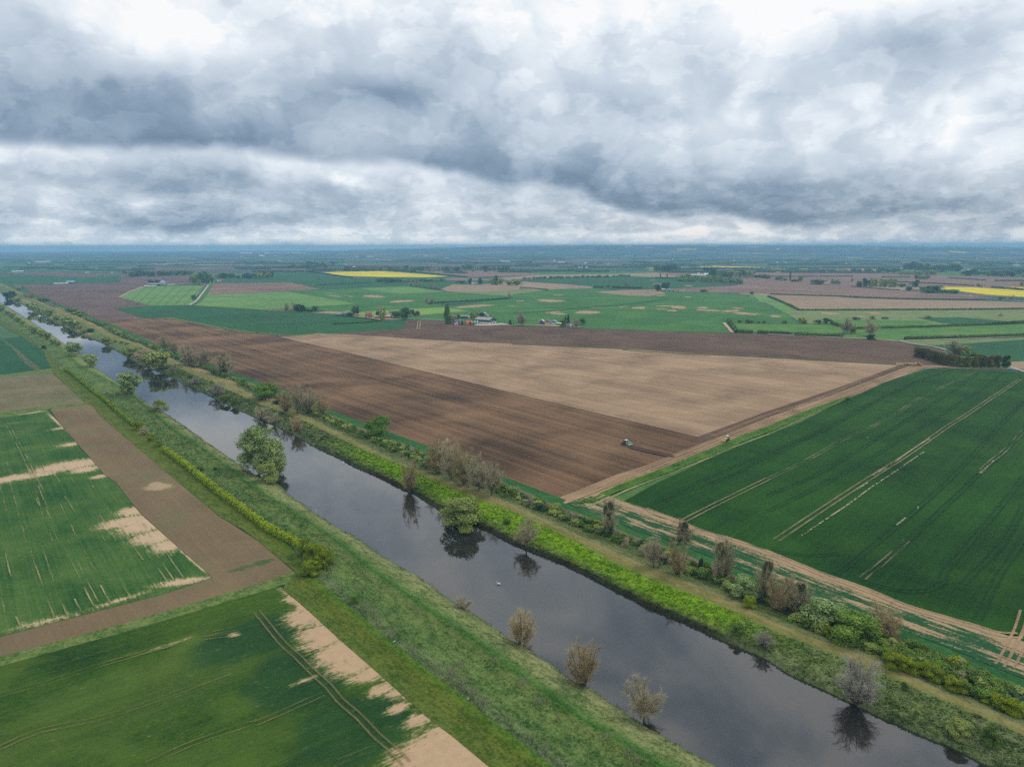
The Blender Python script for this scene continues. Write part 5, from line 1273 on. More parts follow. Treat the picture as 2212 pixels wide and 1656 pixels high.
# ---- hedges
def hedge(label, path, wid, hgt, mat, n_per_m=14, size=.28, name='hedge', gap=None, seed=1, cat='hedge'):
    r_ = random.Random(seed); v = []; f = []; pth = smooth_path(path, max(1.5, wid * .6))
    k0 = None; cum = 0
    for i in range(len(pth) - 1):
        a, b = pth[i], pth[i + 1]; ln_ = (b - a).length; d = (b - a).normalized(); s_ = Vector((-d.y, d.x, 0))
        bul = 1 + .22 * mnoise.noise(Vector((cum / (wid * 1.1), seed, 0))) + .15 * mnoise.noise(Vector((cum / (wid * .4), seed, 4)))
        n = max(2, int(n_per_m * ln_))
        for _ in range(n):
            t = r_.random(); an = r_.uniform(-.12, pi + .12); rr_ = r_.uniform(.8, 1.06) * bul
            sup = abs(cos(an)) ** .7 * (1 if cos(an) > 0 else -1)
            c = a.lerp(b, t) + s_ * sup * wid / 2 * rr_ + Vector((0, 0, max(.05, hgt * max(.02, sin(an)) ** .6 * rr_)))
            quad(v, f, c, s_ * cos(an) + Vector((0, 0, sin(an))) + rdir(r_) * .6 + d * mnoise.noise(Vector((cum / wid, 2, 2))) * .8, size * r_.uniform(.6, 1.3), r_)
        # solid inside so that no ground shows through
        q_ = [a - s_ * wid * .36, a - s_ * wid * .30 + Vector((0, 0, hgt * .8 * bul)), a + s_ * wid * .30 + Vector((0, 0, hgt * .8 * bul)), a + s_ * wid * .36]
        k = len(v); v += q_
        if k0 is not None:
            for j in range(3): f.append((k0 + j, k0 + j + 1, k + j + 1, k + j))
        k0 = k; cum += ln_
    root = empty(name, path[0]); tag(root, label, cat)
    o = mesh_obj('foliage', [p_ - path[0] for p_ in v], f, mat, root); return root
def VL(z_, *a): return [Vector((p_.x, p_.y, z_)) for p_ in [land(x, y) for x, y in T(*a)]]
hedge('clipped yellow green hawthorn hedge running down the left bank to a gap', VL(.3, 'b1', 568, 175, 650, 235, 800, 358, 900, 437, 1000, 520, 1100, 605, 1172, 665), 3.0, 2.5, MT['hedge'], 30, .30, seed=3)
hedge('yellow green hawthorn hedge continuing from the gap to the field corner', VL(.3, 'b1', 1420, 868, 1500, 925, 1600, 1003, 1700, 1085, 1800, 1162, 1900, 1245, 2000, 1318, 2200, 1470, 'b2', 0, 1478, 120, 1565, 300, 1655, 'c2', 360, 60), 3.2, 3.0, MT['hedge'], 42, .27, seed=4)
TP('yellowbush', 'b1', 1195, 690, 70, 75, 'round hawthorn at the upper side of the hedge gap')
TP('bareshrub', 'b1', 1250, 735, 80, 80, 'dark leafless shrub inside the hedge gap')
TP('yellowbush', 'b1', 1312, 785, 62, 62, 'round hawthorn in the middle of the hedge gap')
TP('yellowbush', 'b1', 1378, 833, 60, 60, 'round hawthorn at the lower side of the hedge gap')
VP('yellowbush', 660, 1196, 30, 32, 'hawthorn bush just above the hedge end clump'); VP('yellowbush', 674, 1212, 36, 36, 'tall hawthorn bush in the hedge end clump')
VP('yellowbush', 700, 1222, 38, 36, 'rightmost hawthorn bush of the hedge end clump'); VP('yellowbush', 672, 1239, 40, 30, 'lowest hawthorn bush at the field corner')
VP('greenbush', 765, 1299, 18, 14, 'small green bush among the grey reeds'); TP('greenbush', 'b1', 1730, 1040, 60, 40, 'green bush beside the hawthorn hedge on the bank side')
TP('scrub', 'b1', 1860, 1030, 30, 22, 'tiny dark bush in the left bank grass')
# ================================================================== GRASS TUSSOCKS AND REEDS (nobody could count them)
def tufts(name, label, mat, lo, hi, n, size, seed, zb=.10, smax=560, flat=2.0, vmap=None):
    r_ = random.Random(seed); v = []; f = []; uv = []
    cam_s = sn(Vector((0, 0, 0)))[0]
    k = 0
    while k < n:
        u = r_.random(); s_ = S0 + 12 + (smax - S0) * u ** 1.35
        i = max(0, min(ns - 1, bisect.bisect(stations, s_))); a = lo(i); b = hi(i)
        t = r_.random(); n_ = a + (b - a) * t
        p_ = ORG + AXIS * s_ + NRM * n_; d = sqrt(p_.x ** 2 + p_.y ** 2 + 1e4)
        cl_ = mnoise.noise(Vector((p_.x / 2.2, p_.y / 2.2, seed)))
        if cl_ < r_.uniform(-.45, .25): k += .25; continue
        sz = size * r_.uniform(.5, 1.4) * min(1.5, max(.8, d / 330))
        p_.z = bank_z(s_, n_) + zb + .25 * max(0, cl_)
        nn_ = Vector((r_.uniform(-1, 1), r_.uniform(-1, 1), flat)) ; q0 = len(v)
        quad(v, f, p_, nn_, sz, r_, r_.uniform(.3, .8)); vv = t if vmap is None else vmap(t)
        uv += [(s_, vv)] * 4; k += 1
    o = mesh_obj(name, v, f, mat, uvs=uv); tag(o, label, 'grass', kind='stuff'); return o
tufts('tussock_grass', 'rough tussock grass covering the left flood bank', M_lbank, lambda i: raw['LH'][i] + 1, lambda i: raw['LC'][i], 30000, .21, 1, smax=400)
tufts('slope_grass', 'tall pale grass on the left slope above the water', M_lslope, lambda i: raw['LC'][i], lambda i: raw['LW'][i] - .2, 18000, .20, 2, smax=400)
tufts('lush_growth', 'lush bright green growth on the right river slope', M_rslope, lambda i: raw['RW'][i] + .25, lambda i: raw['R1'][i] + .3, 46000, .30, 3, zb=.2, vmap=lambda t: .12 + .88 * t)
tufts('ditch_growth', 'rank growth between the bank path and the right ditch', M_rback, lambda i: rf[i] + .5, lambda i: dd[i] + .3, 22000, .32, 4, zb=.15)
tufts('margin_grass', 'short mown grass of the strip left of the reedy ditch', M_strip, lambda i: raw['L0'][i] + .2, lambda i: raw['LH'][i] - .8, 26000, .17, 5, zb=.04, flat=1.6)
def reeds(name, label, mat, spots, n, hgt, wid, seed, lean=.25):
    """spots: picture x, y, half width, half height of each bed"""
    r_ = random.Random(seed); v = []; f = []; tot = sum(a[2] * a[3] for a in spots)
    for (px, py, sx, sy) in spots:
        c = land(px, py); e = g(px + sx, py, c.z) - g(px - sx, py, c.z); h_ = g(px, py - sy, c.z) - g(px, py + sy, c.z)
        m = max(30, int(n * sx * sy / tot))
        for _ in range(m):
            a = r_.uniform(0, 6.283); q_ = abs(r_.gauss(0, .62))
            p_ = c + e * (.5 * q_ * cos(a)) + h_ * (.5 * q_ * sin(a)); s_, n_ = sn(p_)
            p_.z = max(WZ, bank_z(s_, n_)); hh = hgt * r_.uniform(.6, 1.25)
            d = Vector((r_.uniform(-lean, lean), r_.uniform(-lean, lean), 1)).normalized() * hh; x = Vector((r_.uniform(-1, 1), r_.uniform(-1, 1), 0)).normalized() * wid
            k = len(v); v += [p_ - x, p_ + x, p_ + d + x * .4, p_ + d - x * .4]; f.append((k, k + 1, k + 2, k + 3))
    o = mesh_obj(name, v, f, mat); tag(o, label, 'reeds', kind='stuff'); return o
M_reed = leaf_mat("dry_grey_reeds", G(108, 112, 78), G(150, 150, 116)); M_reedt = leaf_mat("tan_reeds", G(160, 134, 100), G(206, 176, 136))
reeds('dry_reeds', 'pale grey dead reeds along the two side ditches', M_reed,
      [(x, y, a * .2939 / 2, b * .2939 / 2) for x, y, a, b in [(t[0], t[1], A, B) for t, A, B in zip(
          T('c2', 480, 235, 560, 205, 795, 230, 750, 340, 800, 480, 870, 520, 900, 600, 1000, 670, 1170, 830, 1330, 920, 1440, 970, 1510, 1040, 1600, 1120, 1660, 1190, 1840, 1300, 1500, 900, 'c3', 130, 1450, 80, 1040, 250, 1500, 860, 1560, 920, 1610, 200, 1180, 700, 1440,
            'c2', 1190, 520, 1760, 880),
          [90, 100, 80, 90, 110, 120, 120, 110, 90, 120, 170, 130, 110, 120, 90, 90, 80, 90, 60, 90, 90, 120, 110, 90, 90], [60, 70, 60, 40, 80, 90, 60, 60, 80, 90, 120, 100, 110, 90, 60, 60, 60, 70, 60, 80, 70, 50, 60, 90, 50])]]
      + [(x, y, 12, 5) for x, y in T('b3', 50, 1325, 130, 1345, 320, 1405, 380, 1430, 530, 1500, 'b2', 1250, 885, 1300, 905, 1010, 795, 565, 605)], 3600, 1.3, .045, 8)
reeds('tan_reeds', 'tan reed beds along the far right bank', M_reedt, [(x, y, a * .1709 / 2, b * .1709 / 2) for (x, y), a, b in zip(
      T('f6', 160, 165, 200, 190, 300, 230, 350, 245, 540, 265, 740, 335, 800, 360, 850, 395, 660, 420, 740, 405, 930, 425, 1030, 460, 1000, 600, 1150, 520, 1260, 578, 1130, 655, 1780, 790, 1930, 835),
      [110, 90, 150, 110, 70, 130, 100, 130, 90, 80, 110, 90, 60, 110, 90, 100, 110, 90], [50, 50, 50, 50, 26, 40, 40, 40, 40, 40, 26, 30, 30, 26, 30, 36, 30, 30])] + [(x, y, 14, 4) for x, y in T('b1', 1760, 190, 1950, 270, 1720, 175, 2000, 285, 'b2', 140, 435)], 9000, 1.6, .16, 9)


r_ = random.Random(31); v = []; f = []
for i in range(ns):
    if stations[i] > 700 or mnoise.noise(Vector((stations[i] / 16, 5, 5))) < .12: continue
    for _ in range(int(5 * (1 + stations[i] / 900))):
        p_ = ORG + AXIS * (stations[i] + r_.uniform(-1, 1)) + NRM * (raw['LW'][i] + abs(r_.gauss(0, .9)) - .2); p_.z = WZ - .1
        d = Vector((r_.uniform(-.6, .6), r_.uniform(-.6, .6), 1)) * r_.uniform(.3, .9); x = Vector((r_.uniform(-1, 1), r_.uniform(-1, 1), 0)) * .05
        k = len(v); v += [p_ - x, p_ + x, p_ + d + x * .5, p_ + d - x * .5]; f.append((k, k + 1, k + 2, k + 3))
o = mesh_obj('water_reeds', v, f, leaf_mat("wet_dark_stems", G(50, 46, 36), G(96, 90, 70))); tag(o, 'thin dark dead stems standing in the shallows of the left bank', 'reeds', kind='stuff')
# ================================================================== MIDDLE AND FAR TREES, HEDGES
for k, tl, x, y, w_, h_, lb in [
 ('dense', 'a1', 1675, 645, 32, 38, 'lone round tree in the light green field beside the farm track'),
 ('bare', 'a2', 265, 747, 45, 70, 'slim brownish tree standing left of the dark evergreens'), ('bare', 'a2', 333, 748, 50, 82, 'taller brownish tree touching the dark evergreens'),
 ('dark', 'a2', 362, 749, 48, 58, 'smaller of two dark evergreens among the green fields'), ('dark', 'a2', 402, 751, 56, 56, 'larger of two dark evergreens among the green fields'),
 ('dense', 'a2', 512, 746, 52, 44, 'dark round tree right of the two evergreens'), ('scrub', 'a2', 455, 747, 60, 22, 'low bushes between the evergreens and the round tree'),
 ('dense', 'a2', 863, 780, 58, 72, 'dark pointed tree left of the red brick house'), ('blossom', 'a2', 792, 780, 58, 36, 'white blossoming bush in the garden of the brick house'),
 ('blossom', 'a2', 742, 782, 50, 26, 'paler blossoming bush at the end of the brick house garden'), ('darkbush', 'a2', 820, 785, 50, 26, 'dark garden bush under the pointed tree'),
 ('olive', 'a2', 1087, 785, 66, 66, 'olive tree right of the brick house'), ('olive', 'a2', 1090, 822, 64, 64, 'olive tree in front of another by the small outbuilding'),
 ('purple', 'a2', 1052, 787, 28, 38, 'purple-leaved tree tucked beside the olive trees'), ('bare', 'a2', 1252, 768, 42, 54, 'pinkish bare tree beside the grey roofed house'),
 ('dense', 'a2', 1300, 818, 84, 96, 'large round green tree with a clear trunk at the lane end'), ('dense', 'a2', 1215, 799, 80, 50, 'dense dark green tree hiding the grey roofed house'),
 ('purple', 'a2', 1360, 783, 40, 48, 'dark purple tree right of the large round tree'), ('purple', 'a2', 1388, 783, 40, 36, 'smaller dark purple tree right of the large round tree'),
 ('bare', 'a2', 1408, 782, 28, 42, 'little bare tree at the end of the purple trees'),
 ('poplar', 'a2', 1653, 857, 50, 148, 'tall pointed poplar left of the green farm shed'), ('column', 'a2', 1678, 853, 46, 70, 'olive tree at the foot of the tall poplar'),
 ('dark', 'a2', 1695, 843, 24, 42, 'dark tree right beside the tall poplar'), ('conifer', 'a2', 1780, 862, 30, 34, 'dark clipped cypress before the gabled house'),
 ('conifer', 'a2', 1850, 866, 24, 34, 'dark clipped cypress before the orange roofed barn'), ('darkbush', 'a2', 1748, 808, 28, 30, 'dark bush behind the gabled house'),
 ('olive', 'a2', 1890, 822, 92, 68, 'wide olive tree behind the green farm shed'), ('dark', 'a2', 1942, 818, 60, 58, 'dark tree behind the green farm shed roof'),
 ('blossom', 'a2', 1977, 802, 58, 46, 'greyish blossoming tree behind the green farm shed'), ('conifer', 'a2', 2195, 863, 34, 42, 'small cone shaped conifer on the grass right of the shed yard'),
 ('conifer', 'a2', 1926, 830, 28, 40, 'small dark conifer between orange roof and shed'),
 ('bare', 'a2', 1345, 528, 40, 44, 'bare tree, left of the trees on the thin far hedge'), ('bare', 'a2', 1388, 535, 56, 56, 'bare tree, centre of the trees on the thin far hedge'), ('bare', 'a2', 1418, 538, 34, 50, 'bare tree, right of the first trees on the thin far hedge'),
 ('bare', 'a2', 1515, 556, 44, 46, 'left of two rounded bare trees before the tan field'), ('bare', 'a2', 1550, 558, 48, 46, 'right of two rounded bare trees before the tan field'),
 ('bare', 'a2', 1472, 682, 36, 54, 'bare tree at the left end of the long mid field hedge'), ('bare', 'a2', 1524, 682, 56, 62, 'larger bare tree at the left end of the long mid field hedge'),
 ('bare', 'a2', 2190, 642, 44, 54, 'bare tree at the right end of the long mid field hedge'),
 ('dark', 'a2', 1852, 507, 30, 42, 'dark tree left of the small white house'), ('dark', 'a2', 1938, 511, 36, 48, 'dark tree right of the small white house'),
 ('olive', 'a2', 2035, 517, 60, 48, 'olive tree left of the pointed poplar beyond the tan field'), ('poplar', 'a2', 2074, 517, 36, 72, 'pointed poplar beyond the tan field'),
 ('olive', 'a2', 2117, 518, 56, 52, 'olive tree right of the pointed poplar beyond the tan field'), ('olive', 'a2', 2190, 522, 60, 34, 'low olive tree right of the poplar group'), ('fresh', 'a3', 34, 520, 84, 46, 'wide green tree at the right end of the poplar group'),
 ('dense', 'a2', 1770, 505, 70, 24, 'bushy tree left of the small white house group'),
 ('bare', 'a3', 85, 867, 96, 104, 'large oval tree with a bare crown between the two farms'), ('conifer', 'a3', 14, 863, 12, 18, 'tiny dark conifer left of the large oval tree'),
 ('fresh', 'a3', 443, 879, 58, 62, 'bright green round tree at the end of the three barns'), ('conifer', 'a3', 485, 852, 40, 74, 'dark conical conifer behind the bright green tree'),
 ('conifer', 'a3', 460, 838, 20, 52, 'thin conifer left of the dark conical one'), ('bare', 'a3', 555, 888, 70, 84, 'dense bare tree right of the white bungalow'), ('dense', 'a3', 607, 864, 50, 54, 'dark round tree at the right end of the barn group'),
 ('dark', 'a3', 1257, 570, 48, 52, 'smaller black green tree by the scrap yard'), ('dark', 'a3', 1327, 548, 78, 48, 'larger black green tree by the scrap yard'),
 ('bare', 'a3', 993, 528, 44, 38, 'bare tree rising from the short middle hedge'), ('scrub', 'a3', 830, 538, 32, 20, 'single round bush between two short hedges'),
 ('scrub', 'a3', 1655, 577, 60, 20, 'low bush right of the scrap yard'), ('scrub', 'a3', 1967, 845, 30, 22, 'little bush at the left of the small pasture'), ('scrub', 'a3', 2050, 847, 74, 30, 'wide bush at the top of the small pasture'),
 ('scrub', 'a3', 2135, 847, 30, 14, 'low bush near the top right of the small pasture'), ('scrub', 'a3', 2176, 848, 30, 20, 'bush near the top right of the small pasture'), ('scrub', 'a3', 2070, 603, 30, 26, 'dark bush at the tip of the light grass strip'),
 ('scrub', 'a4', 142, 851, 40, 22, 'small dark bush left of the pasture shrubs'), ('olive', 'a4', 290, 853, 62, 50, 'rounded tree at the left of the pasture row'), ('scrub', 'a4', 325, 854, 40, 30, 'dark bush touching the rounded pasture tree'),
 ('dense', 'a4', 430, 854, 56, 34, 'low dense tree in the pasture row'), ('dense', 'a4', 506, 852, 68, 46, 'spreading dense tree in the pasture row'),
 ('bare', 'a4', 688, 936, 120, 126, 'big grey bare tree where the pasture hedges meet'), ('bare', 'a4', 885, 957, 118, 134, 'big bare tree with a visible trunk in the pasture'),
 ('darkbush', 'a4', 892, 990, 74, 42, 'dark bush under the big bare tree by the road'), ('scrub', 'a4', 735, 937, 42, 34, 'green bush at the foot of the grey bare tree'),
 ('scrub', 'a4', 908, 815, 44, 28, 'round bush in the middle pasture'), ('scrub', 'a4', 765, 817, 66, 18, 'flat bush in the middle pasture'), ('bareshrub', 'a4', 1380, 802, 80, 26, 'brownish bush on the middle pasture'),
 ('bareshrub', 'a4', 2010, 786, 50, 22, 'brown bush at the right of the dry pasture'), ('scrub', 'a4', 1010, 810, 50, 12, 'row of low clumps in the middle pasture'),
 ('poplar', 'a4', 191, 477, 18, 56, 'thin dark poplar in the far brown fields'), ('fresh', 'a4', 284, 488, 36, 42, 'round green tree right of the thin far poplar'), ('olive', 'a4', 150, 482, 40, 26, 'bushy tree left of the thin far poplar'),
 ('dense', 'a4', 105, 476, 80, 26, 'wide bushy tree at the left end of the far poplar group'), ('dense', 'a4', 230, 490, 60, 20, 'low tree under the thin far poplar'),
 ('scrub', 'a4', 440, 512, 120, 26, 'wide light green bush beside the lane'), ('conifer', 'a4', 555, 493, 16, 26, 'tiny dark conifer by the lane'), ('bare', 'a4', 725, 495, 30, 42, 'bare tree left of the roadside copse'),
 ('bare', 'a4', 602, 500, 22, 40, 'small bare tree along the lane'), ('dense', 'a4', 580, 508, 80, 22, 'bushes along the lane'),
 ('dark', 'a4', 787, 532, 54, 44, 'dark tree at the left of the roadside copse'), ('dark', 'a4', 840, 532, 48, 64, 'tallest dark tree of the roadside copse'), ('column', 'a4', 895, 532, 44, 66, 'pale upright tree right of the tall dark one'),
 ('column', 'a4', 930, 532, 24, 58, 'narrow pale upright tree of the roadside copse'), ('column', 'a4', 975, 534, 44, 60, 'pale poplar in the centre of the roadside copse'), ('column', 'a4', 1010, 534, 36, 56, 'second pale poplar in the centre of the roadside copse'),
 ('column', 'a4', 1052, 536, 40, 66, 'third pale poplar of the roadside copse'), ('column', 'a4', 1092, 536, 42, 64, 'pale poplar at the right of the roadside copse'), ('dense', 'a4', 1155, 536, 60, 26, 'low tree at the right end of the roadside copse'),
 ('dark', 'a4', 1279, 536, 44, 56, 'black green tree beside the stone farmhouse'), ('dense', 'a4', 1215, 570, 44, 34, 'round tree before the stone farmhouse'), ('dense', 'a4', 1328, 566, 32, 24, 'small dark tree right of the roadside cottage'),
 ('scrub', 'a4', 1450, 585, 180, 26, 'long belt of bushes between road and rape field'), ('scrub', 'a4', 1590, 590, 100, 24, 'bushes at the right of the belt by the rape field'),
 ('olive', 'a4', 1345, 467, 90, 32, 'wide light green tree in the far brown fields'), ('dense', 'a4', 1281, 466, 30, 28, 'round tree left of the wide light one'), ('bare', 'a4', 1820, 535, 80, 34, 'bare trees behind the rape field'),
 ('bare', 'a4', 2190, 528, 60, 42, 'bare tree at the right edge behind the rape field'), ('bare', 'a4', 2098, 648, 72, 40, 'rounded bare tree at the road by the rape field'), ('dense', 'a4', 2015, 643, 44, 20, 'low tree at the road by the rape field'),
 ('bare', 'f5', 968, 345, 300, 240, 'wide grey brown tree behind the conifer windbreak'), ('olive', 'f5', 1150, 365, 180, 165, 'yellowish green tree behind the conifer windbreak'), ('scrub', 'f5', 1345, 375, 210, 62, 'dark garden bush behind the conifer windbreak'),
 ('scrub', 'b4', 692, 432, 34, 20, 'single dark bush in the grassy ditch between the fields')]:
    TP(k, tl, x, y, w_, h_, lb)
# conifer windbreak: one tree beside the other
wb = T('f5', 345, 392, 480, 425, 620, 470, 760, 520, 880, 552, 1000, 575, 1150, 590, 1300, 594, 1500, 596, 1700, 596, 1850, 594)
wbp = smooth_path(W3(wb), 3.4); wr = random.Random(3)
acc = 0; last = None
for i, p_ in enumerate(wbp):
    if last is not None and (p_ - last).length < 4.4: continue
    last = p_; q_ = i / len(wbp)
    plant('cypress', Vector((p_.x + wr.uniform(-.6, .6), p_.y + 3.6, 0)), 7.8, 11.6 - 1.4 * (1 - q_) + wr.uniform(-.4, .4), 'bronze green conifer in the dense windbreak row behind the parked cars', 'windbreak conifers', lod='near')
TP('dark', 'f5', 1880, 590, 130, 215, 'darkest tree closing the right end of the windbreak'); TP('olive', 'f5', 1945, 570, 70, 110, 'green bush leaning out of the right end of the windbreak')
# hedges of the middle distance
HM, HF = MT['mhedge'], MT['fhedge']
def H(label, wid, hgt, mat, dens, size, *a): return hedge(label, [g(x, y, 0) for x, y in T(*a)], wid, hgt, mat, dens, size, seed=len(label))
H('thin clipped hedge before the brick house garden', 2.2, 1.8, HF, 2.2, .8, 'a2', 695, 786, 840, 798, 1000, 818, 1080, 832)
H('long dark hedge curving through the deep green field', 2.4, 1.9, HF, 2.2, .8, 'a2', 665, 859, 840, 852, 960, 845, 1040, 838, 1085, 827)
H('long hedge crossing the green fields above the sandy patches', 4, 3.2, HF, 3, 1.0, 'a2', 1490, 681, 1700, 668, 1950, 654, 2180, 638)
H('thin dark hedge below the far bare trees', 2.5, 2.2, HF, 2, 1.1, 'a2', 1330, 530, 1480, 550, 1600, 562)
H('straight thin hedge in the far deep green field', 2.5, 2.4, HF, 2, 1.1, 'a2', 525, 518, 700, 512, 1000, 500)
H('bushy hedge running down to the left end of the rape field', 5, 4, HF, 2.4, 1.5, 'a2', 440, 406, 570, 420, 700, 440, 840, 455)
H('dark hedge along the far side of the rape field', 5, 4.5, HF, 2.2, 1.5, 'a2', 1180, 396, 1400, 412, 1720, 442)
H('short dark hedge right of the rape field', 5, 4, HF, 2.2, 1.5, 'a2', 1732, 444, 1830, 454)
H('hedge left of the short middle bush', 6, 4.5, HF, 3, 1.3, 'a3', 702, 542, 790, 542)
H('longer hedge with a bare tree above the scrap yard field', 6, 5, HF, 3, 1.3, 'a3', 866, 543, 950, 546, 1050, 549, 1122, 549)
H('thin hedge beside the tan field', 3, 2.5, HF, 2, 1.2, 'a3', 70, 543, 200, 552, 310, 562)
H('hedge line under the far conifer row of the teal field', 4, 3, HF, 1.6, 1.5, 'a3', 1240, 457, 1400, 466)
H('thick hedge climbing along the left of the small pasture', 6, 4.6, HM, 7, .7, 'a3', 1872, 825, 1900, 870, 1938, 930)
H('thick hedge at the lower left of the small pasture', 6, 4.8, HM, 7, .7, 'a3', 1945, 930, 2085, 937)
H('thick hedge at the lower edge of the small pasture', 6, 4.6, HM, 7, .7, 'a3', 2120, 937, 2212, 940, 'a4', 100, 943, 205, 950)
H('thick hedge along the brown field below the bare trees', 6, 4.8, HM, 7, .7, 'a4', 228, 953, 400, 962, 645, 968)
H('thin straight hedge between the two pinkish fields', 3.5, 2.6, HF, 2, 1.1, 'a4', 22, 601, 500, 615, 1060, 638, 1500, 645, 1890, 650)
H('dark hedge slanting along the light grass strip', 5.5, 3.6, HM, 4, .8, 'a4', 0, 618, 100, 660, 200, 705, 262, 738)
H('long dense hedge along the bottom of the pinkish field', 4.5, 3.4, HM, 4, .8, 'a4', 268, 740, 700, 739, 1300, 736, 1800, 733, 2212, 728, 2400, 727)
H('short hedge right of the pasture trees', 5, 4.6, HM, 5, .8, 'a4', 545, 852, 600, 872, 650, 890)
H('hedge running right from the big bare tree', 4.6, 3.6, HM, 6, .7, 'a4', 745, 899, 1000, 893, 1300, 887, 1650, 874, 1900, 866)
H('heavier hedge at the right of the pasture', 6, 4.6, HM, 6, .8, 'a4', 1900, 866, 2212, 850, 2400, 842)
H('dense brown green hedge along the farm road', 5, 4.4, HM, 9, .6, 'a4', 1180, 990, 1500, 984, 1800, 976, 2212, 962, 2400, 955)
H('thin hedge beside the main road', 3, 2.2, HF, 1.8, 1.2, 'a4', 720, 532, 1000, 556, 1140, 564)
H('straight dark hedge in the far brown fields', 4, 3, HF, 1.4, 1.6, 'a4', 250, 446, 430, 446); H('second straight dark hedge in the far brown fields', 4, 3, HF, 1.4, 1.6, 'a4', 443, 446, 735, 444)
H('third dark hedge in the far brown fields', 4, 3, HF, 1.4, 1.6, 'a4', 975, 451, 1230, 452); H('low hedge line across the right brown fields', 4, 3, HF, 1.2, 1.6, 'a4', 1560, 458, 1880, 480)
H('dark hedge ending at the right picture edge', 5, 4, HF, 1.4, 1.6, 'a4', 1960, 484, 2212, 485, 2400, 486); H('short dark hedge near the lone far poplar', 4, 3, HF, 1.4, 1.6, 'a4', 0, 446, 235, 446)
H('thin hedge on the brown field before the yellow field', 4, 3, HF, 1.4, 1.4, 'a4', 1100, 495, 1300, 500, 1780, 527)
H('low hedge with bushes in the second rape field', 6, 4, HF, 1.4, 1.4, 'a4', 1930, 540, 2212, 560)
H('low hedge line above the brick house fields', 3, 2, HF, 2, 1, 'a1', 1300, 527, 1500, 524, 1760, 521)
# groups of trees that stand close: each tree its own object, told apart by nothing
def wood(label, group, kinds, tile, x0, y0, x1, y1, n, w_, h_, seed=0, jy=.5):
    r_ = random.Random(seed + int(x0)); t = TILES[tile]
    for i in range(n):
        u = (i + r_.uniform(-.3, .3)) / max(1, n - 1); u = min(1, max(0, u))
        x = x0 + (x1 - x0) * u; y = y0 + (y1 - y0) * u + r_.uniform(-1, 1) * jy * 6
        s_ = r_.uniform(.75, 1.25)
        TP(r_.choice(kinds), tile, x, y, w_ * s_, h_ * s_ * r_.uniform(.85, 1.15), label, group)
wood('tree in the dark belt left of the farm track end', 'dark belt before the silo farm', ['dense', 'dark', 'dense'], 'a1', 1140, 447, 1650, 432, 17, 52, 34, jy=.8)
wood('dark tree left of the long dark belt', 'pair left of the dark belt', ['dark'], 'a1', 1070, 420, 1092, 422, 2, 28, 24)
wood('tree around the farm at the end of the track', 'trees at the track end', ['dense', 'olive', 'bare', 'dense'], 'a1', 1660, 510, 1830, 490, 13, 42, 56, jy=5)
wood('garden tree by the blue silo roof farm', 'trees by the silo farm', ['dense', 'dark'], 'a1', 1300, 505, 1380, 500, 4, 30, 24)
wood('tree in the copse right of the track farm', 'copse right of the track', ['dense', 'dark', 'olive'], 'a1', 1880, 458, 2212, 460, 10, 50, 36, jy=.8)
wood('tree in the copse left of the far green field', 'copse at the left of the far field', ['dense', 'olive'], 'a2', 0, 458, 125, 456, 6, 50, 44, jy=1)
wood('tree of the belt in the far purple field', 'belt in the far purple field', ['dark', 'dense'], 'a2', 235, 376, 600, 372, 14, 34, 26, jy=.7)
wood('tree of the higher belt behind the purple field', 'higher belt behind the purple field', ['dark', 'bare'], 'a2', 450, 346, 665, 344, 9, 34, 26, jy=.5)
wood('tree of the dark strip behind the rape field', 'strip behind the rape field', ['dark', 'dense'], 'a2', 780, 398, 1290, 400, 17, 40, 24, jy=.6)
wood('tree in the wood right of the rape field', 'wood right of the rape field', ['dark', 'dense', 'bare'], 'a2', 1300, 398, 2200, 392, 26, 52, 36, jy=2)
wood('slim poplar rising over the far wood', 'slim poplars over the far wood', ['poplar'], 'a2', 1815, 352, 1902, 352, 4, 9, 34)
wood('tree in the short strip before the rape field', 'strip before the rape field', ['dense', 'dark'], 'a2', 1060, 494, 1240, 496, 8, 40, 28, jy=.4)
wood('bushy tree of the low line under the rape field', 'low line under the rape field', ['olive', 'dense'], 'a2', 1280, 492, 1610, 484, 9, 50, 18, jy=.4)
wood('round bush in the row above the teal field', 'round bushes above the teal field', ['scrub'], 'a3', 105, 467, 1020, 445, 26, 30, 14, jy=.3)
wood('young tree of the yellow green plantation', 'young plantation', ['plant', 'plant', 'fresh'], 'a3', 1440, 478, 1970, 502, 26, 44, 34, jy=1.0)
wood('young tree at the back of the yellow green plantation', 'young plantation back rows', ['plant', 'plant', 'fresh'], 'a3', 1460, 462, 1800, 474, 14, 44, 32, jy=1.0)
wood('tree of the rounded wood behind the plantation', 'rounded wood behind the plantation', ['dense', 'olive', 'dense'], 'a3', 1730, 458, 2070, 448, 13, 50, 52, jy=1)
wood('tree of the low wood right of the rounded one', 'low wood right of the rounded one', ['dense', 'scrub'], 'a3', 2100, 456, 2212, 462, 6, 34, 26)
wood('tree of the dark round copse near the far rape field', 'dark round copse', ['dark'], 'a3', 1665, 408, 1750, 412, 4, 46, 42)
wood('tree of the wood beside the far warehouses', 'wood beside the far warehouses', ['dense', 'dark'], 'a3', 1245, 404, 1400, 404, 7, 44, 44)
wood('small conifer standing on the teal field edge', 'small conifers on the field edge', ['poplar'], 'a3', 1275, 458, 1340, 456, 2, 10, 32)
wood('tree of the big dark wood far on the right', 'big dark wood far right', ['dense', 'dark', 'dense'], 'a4', 1180, 385, 1640, 396, 20, 44, 44, jy=1.2)
wood('tree of the wooded village on the right edge', 'wooded village on the right', ['dense', 'bare', 'dark'], 'a4', 1700, 432, 2212, 440, 20, 48, 34, jy=2)
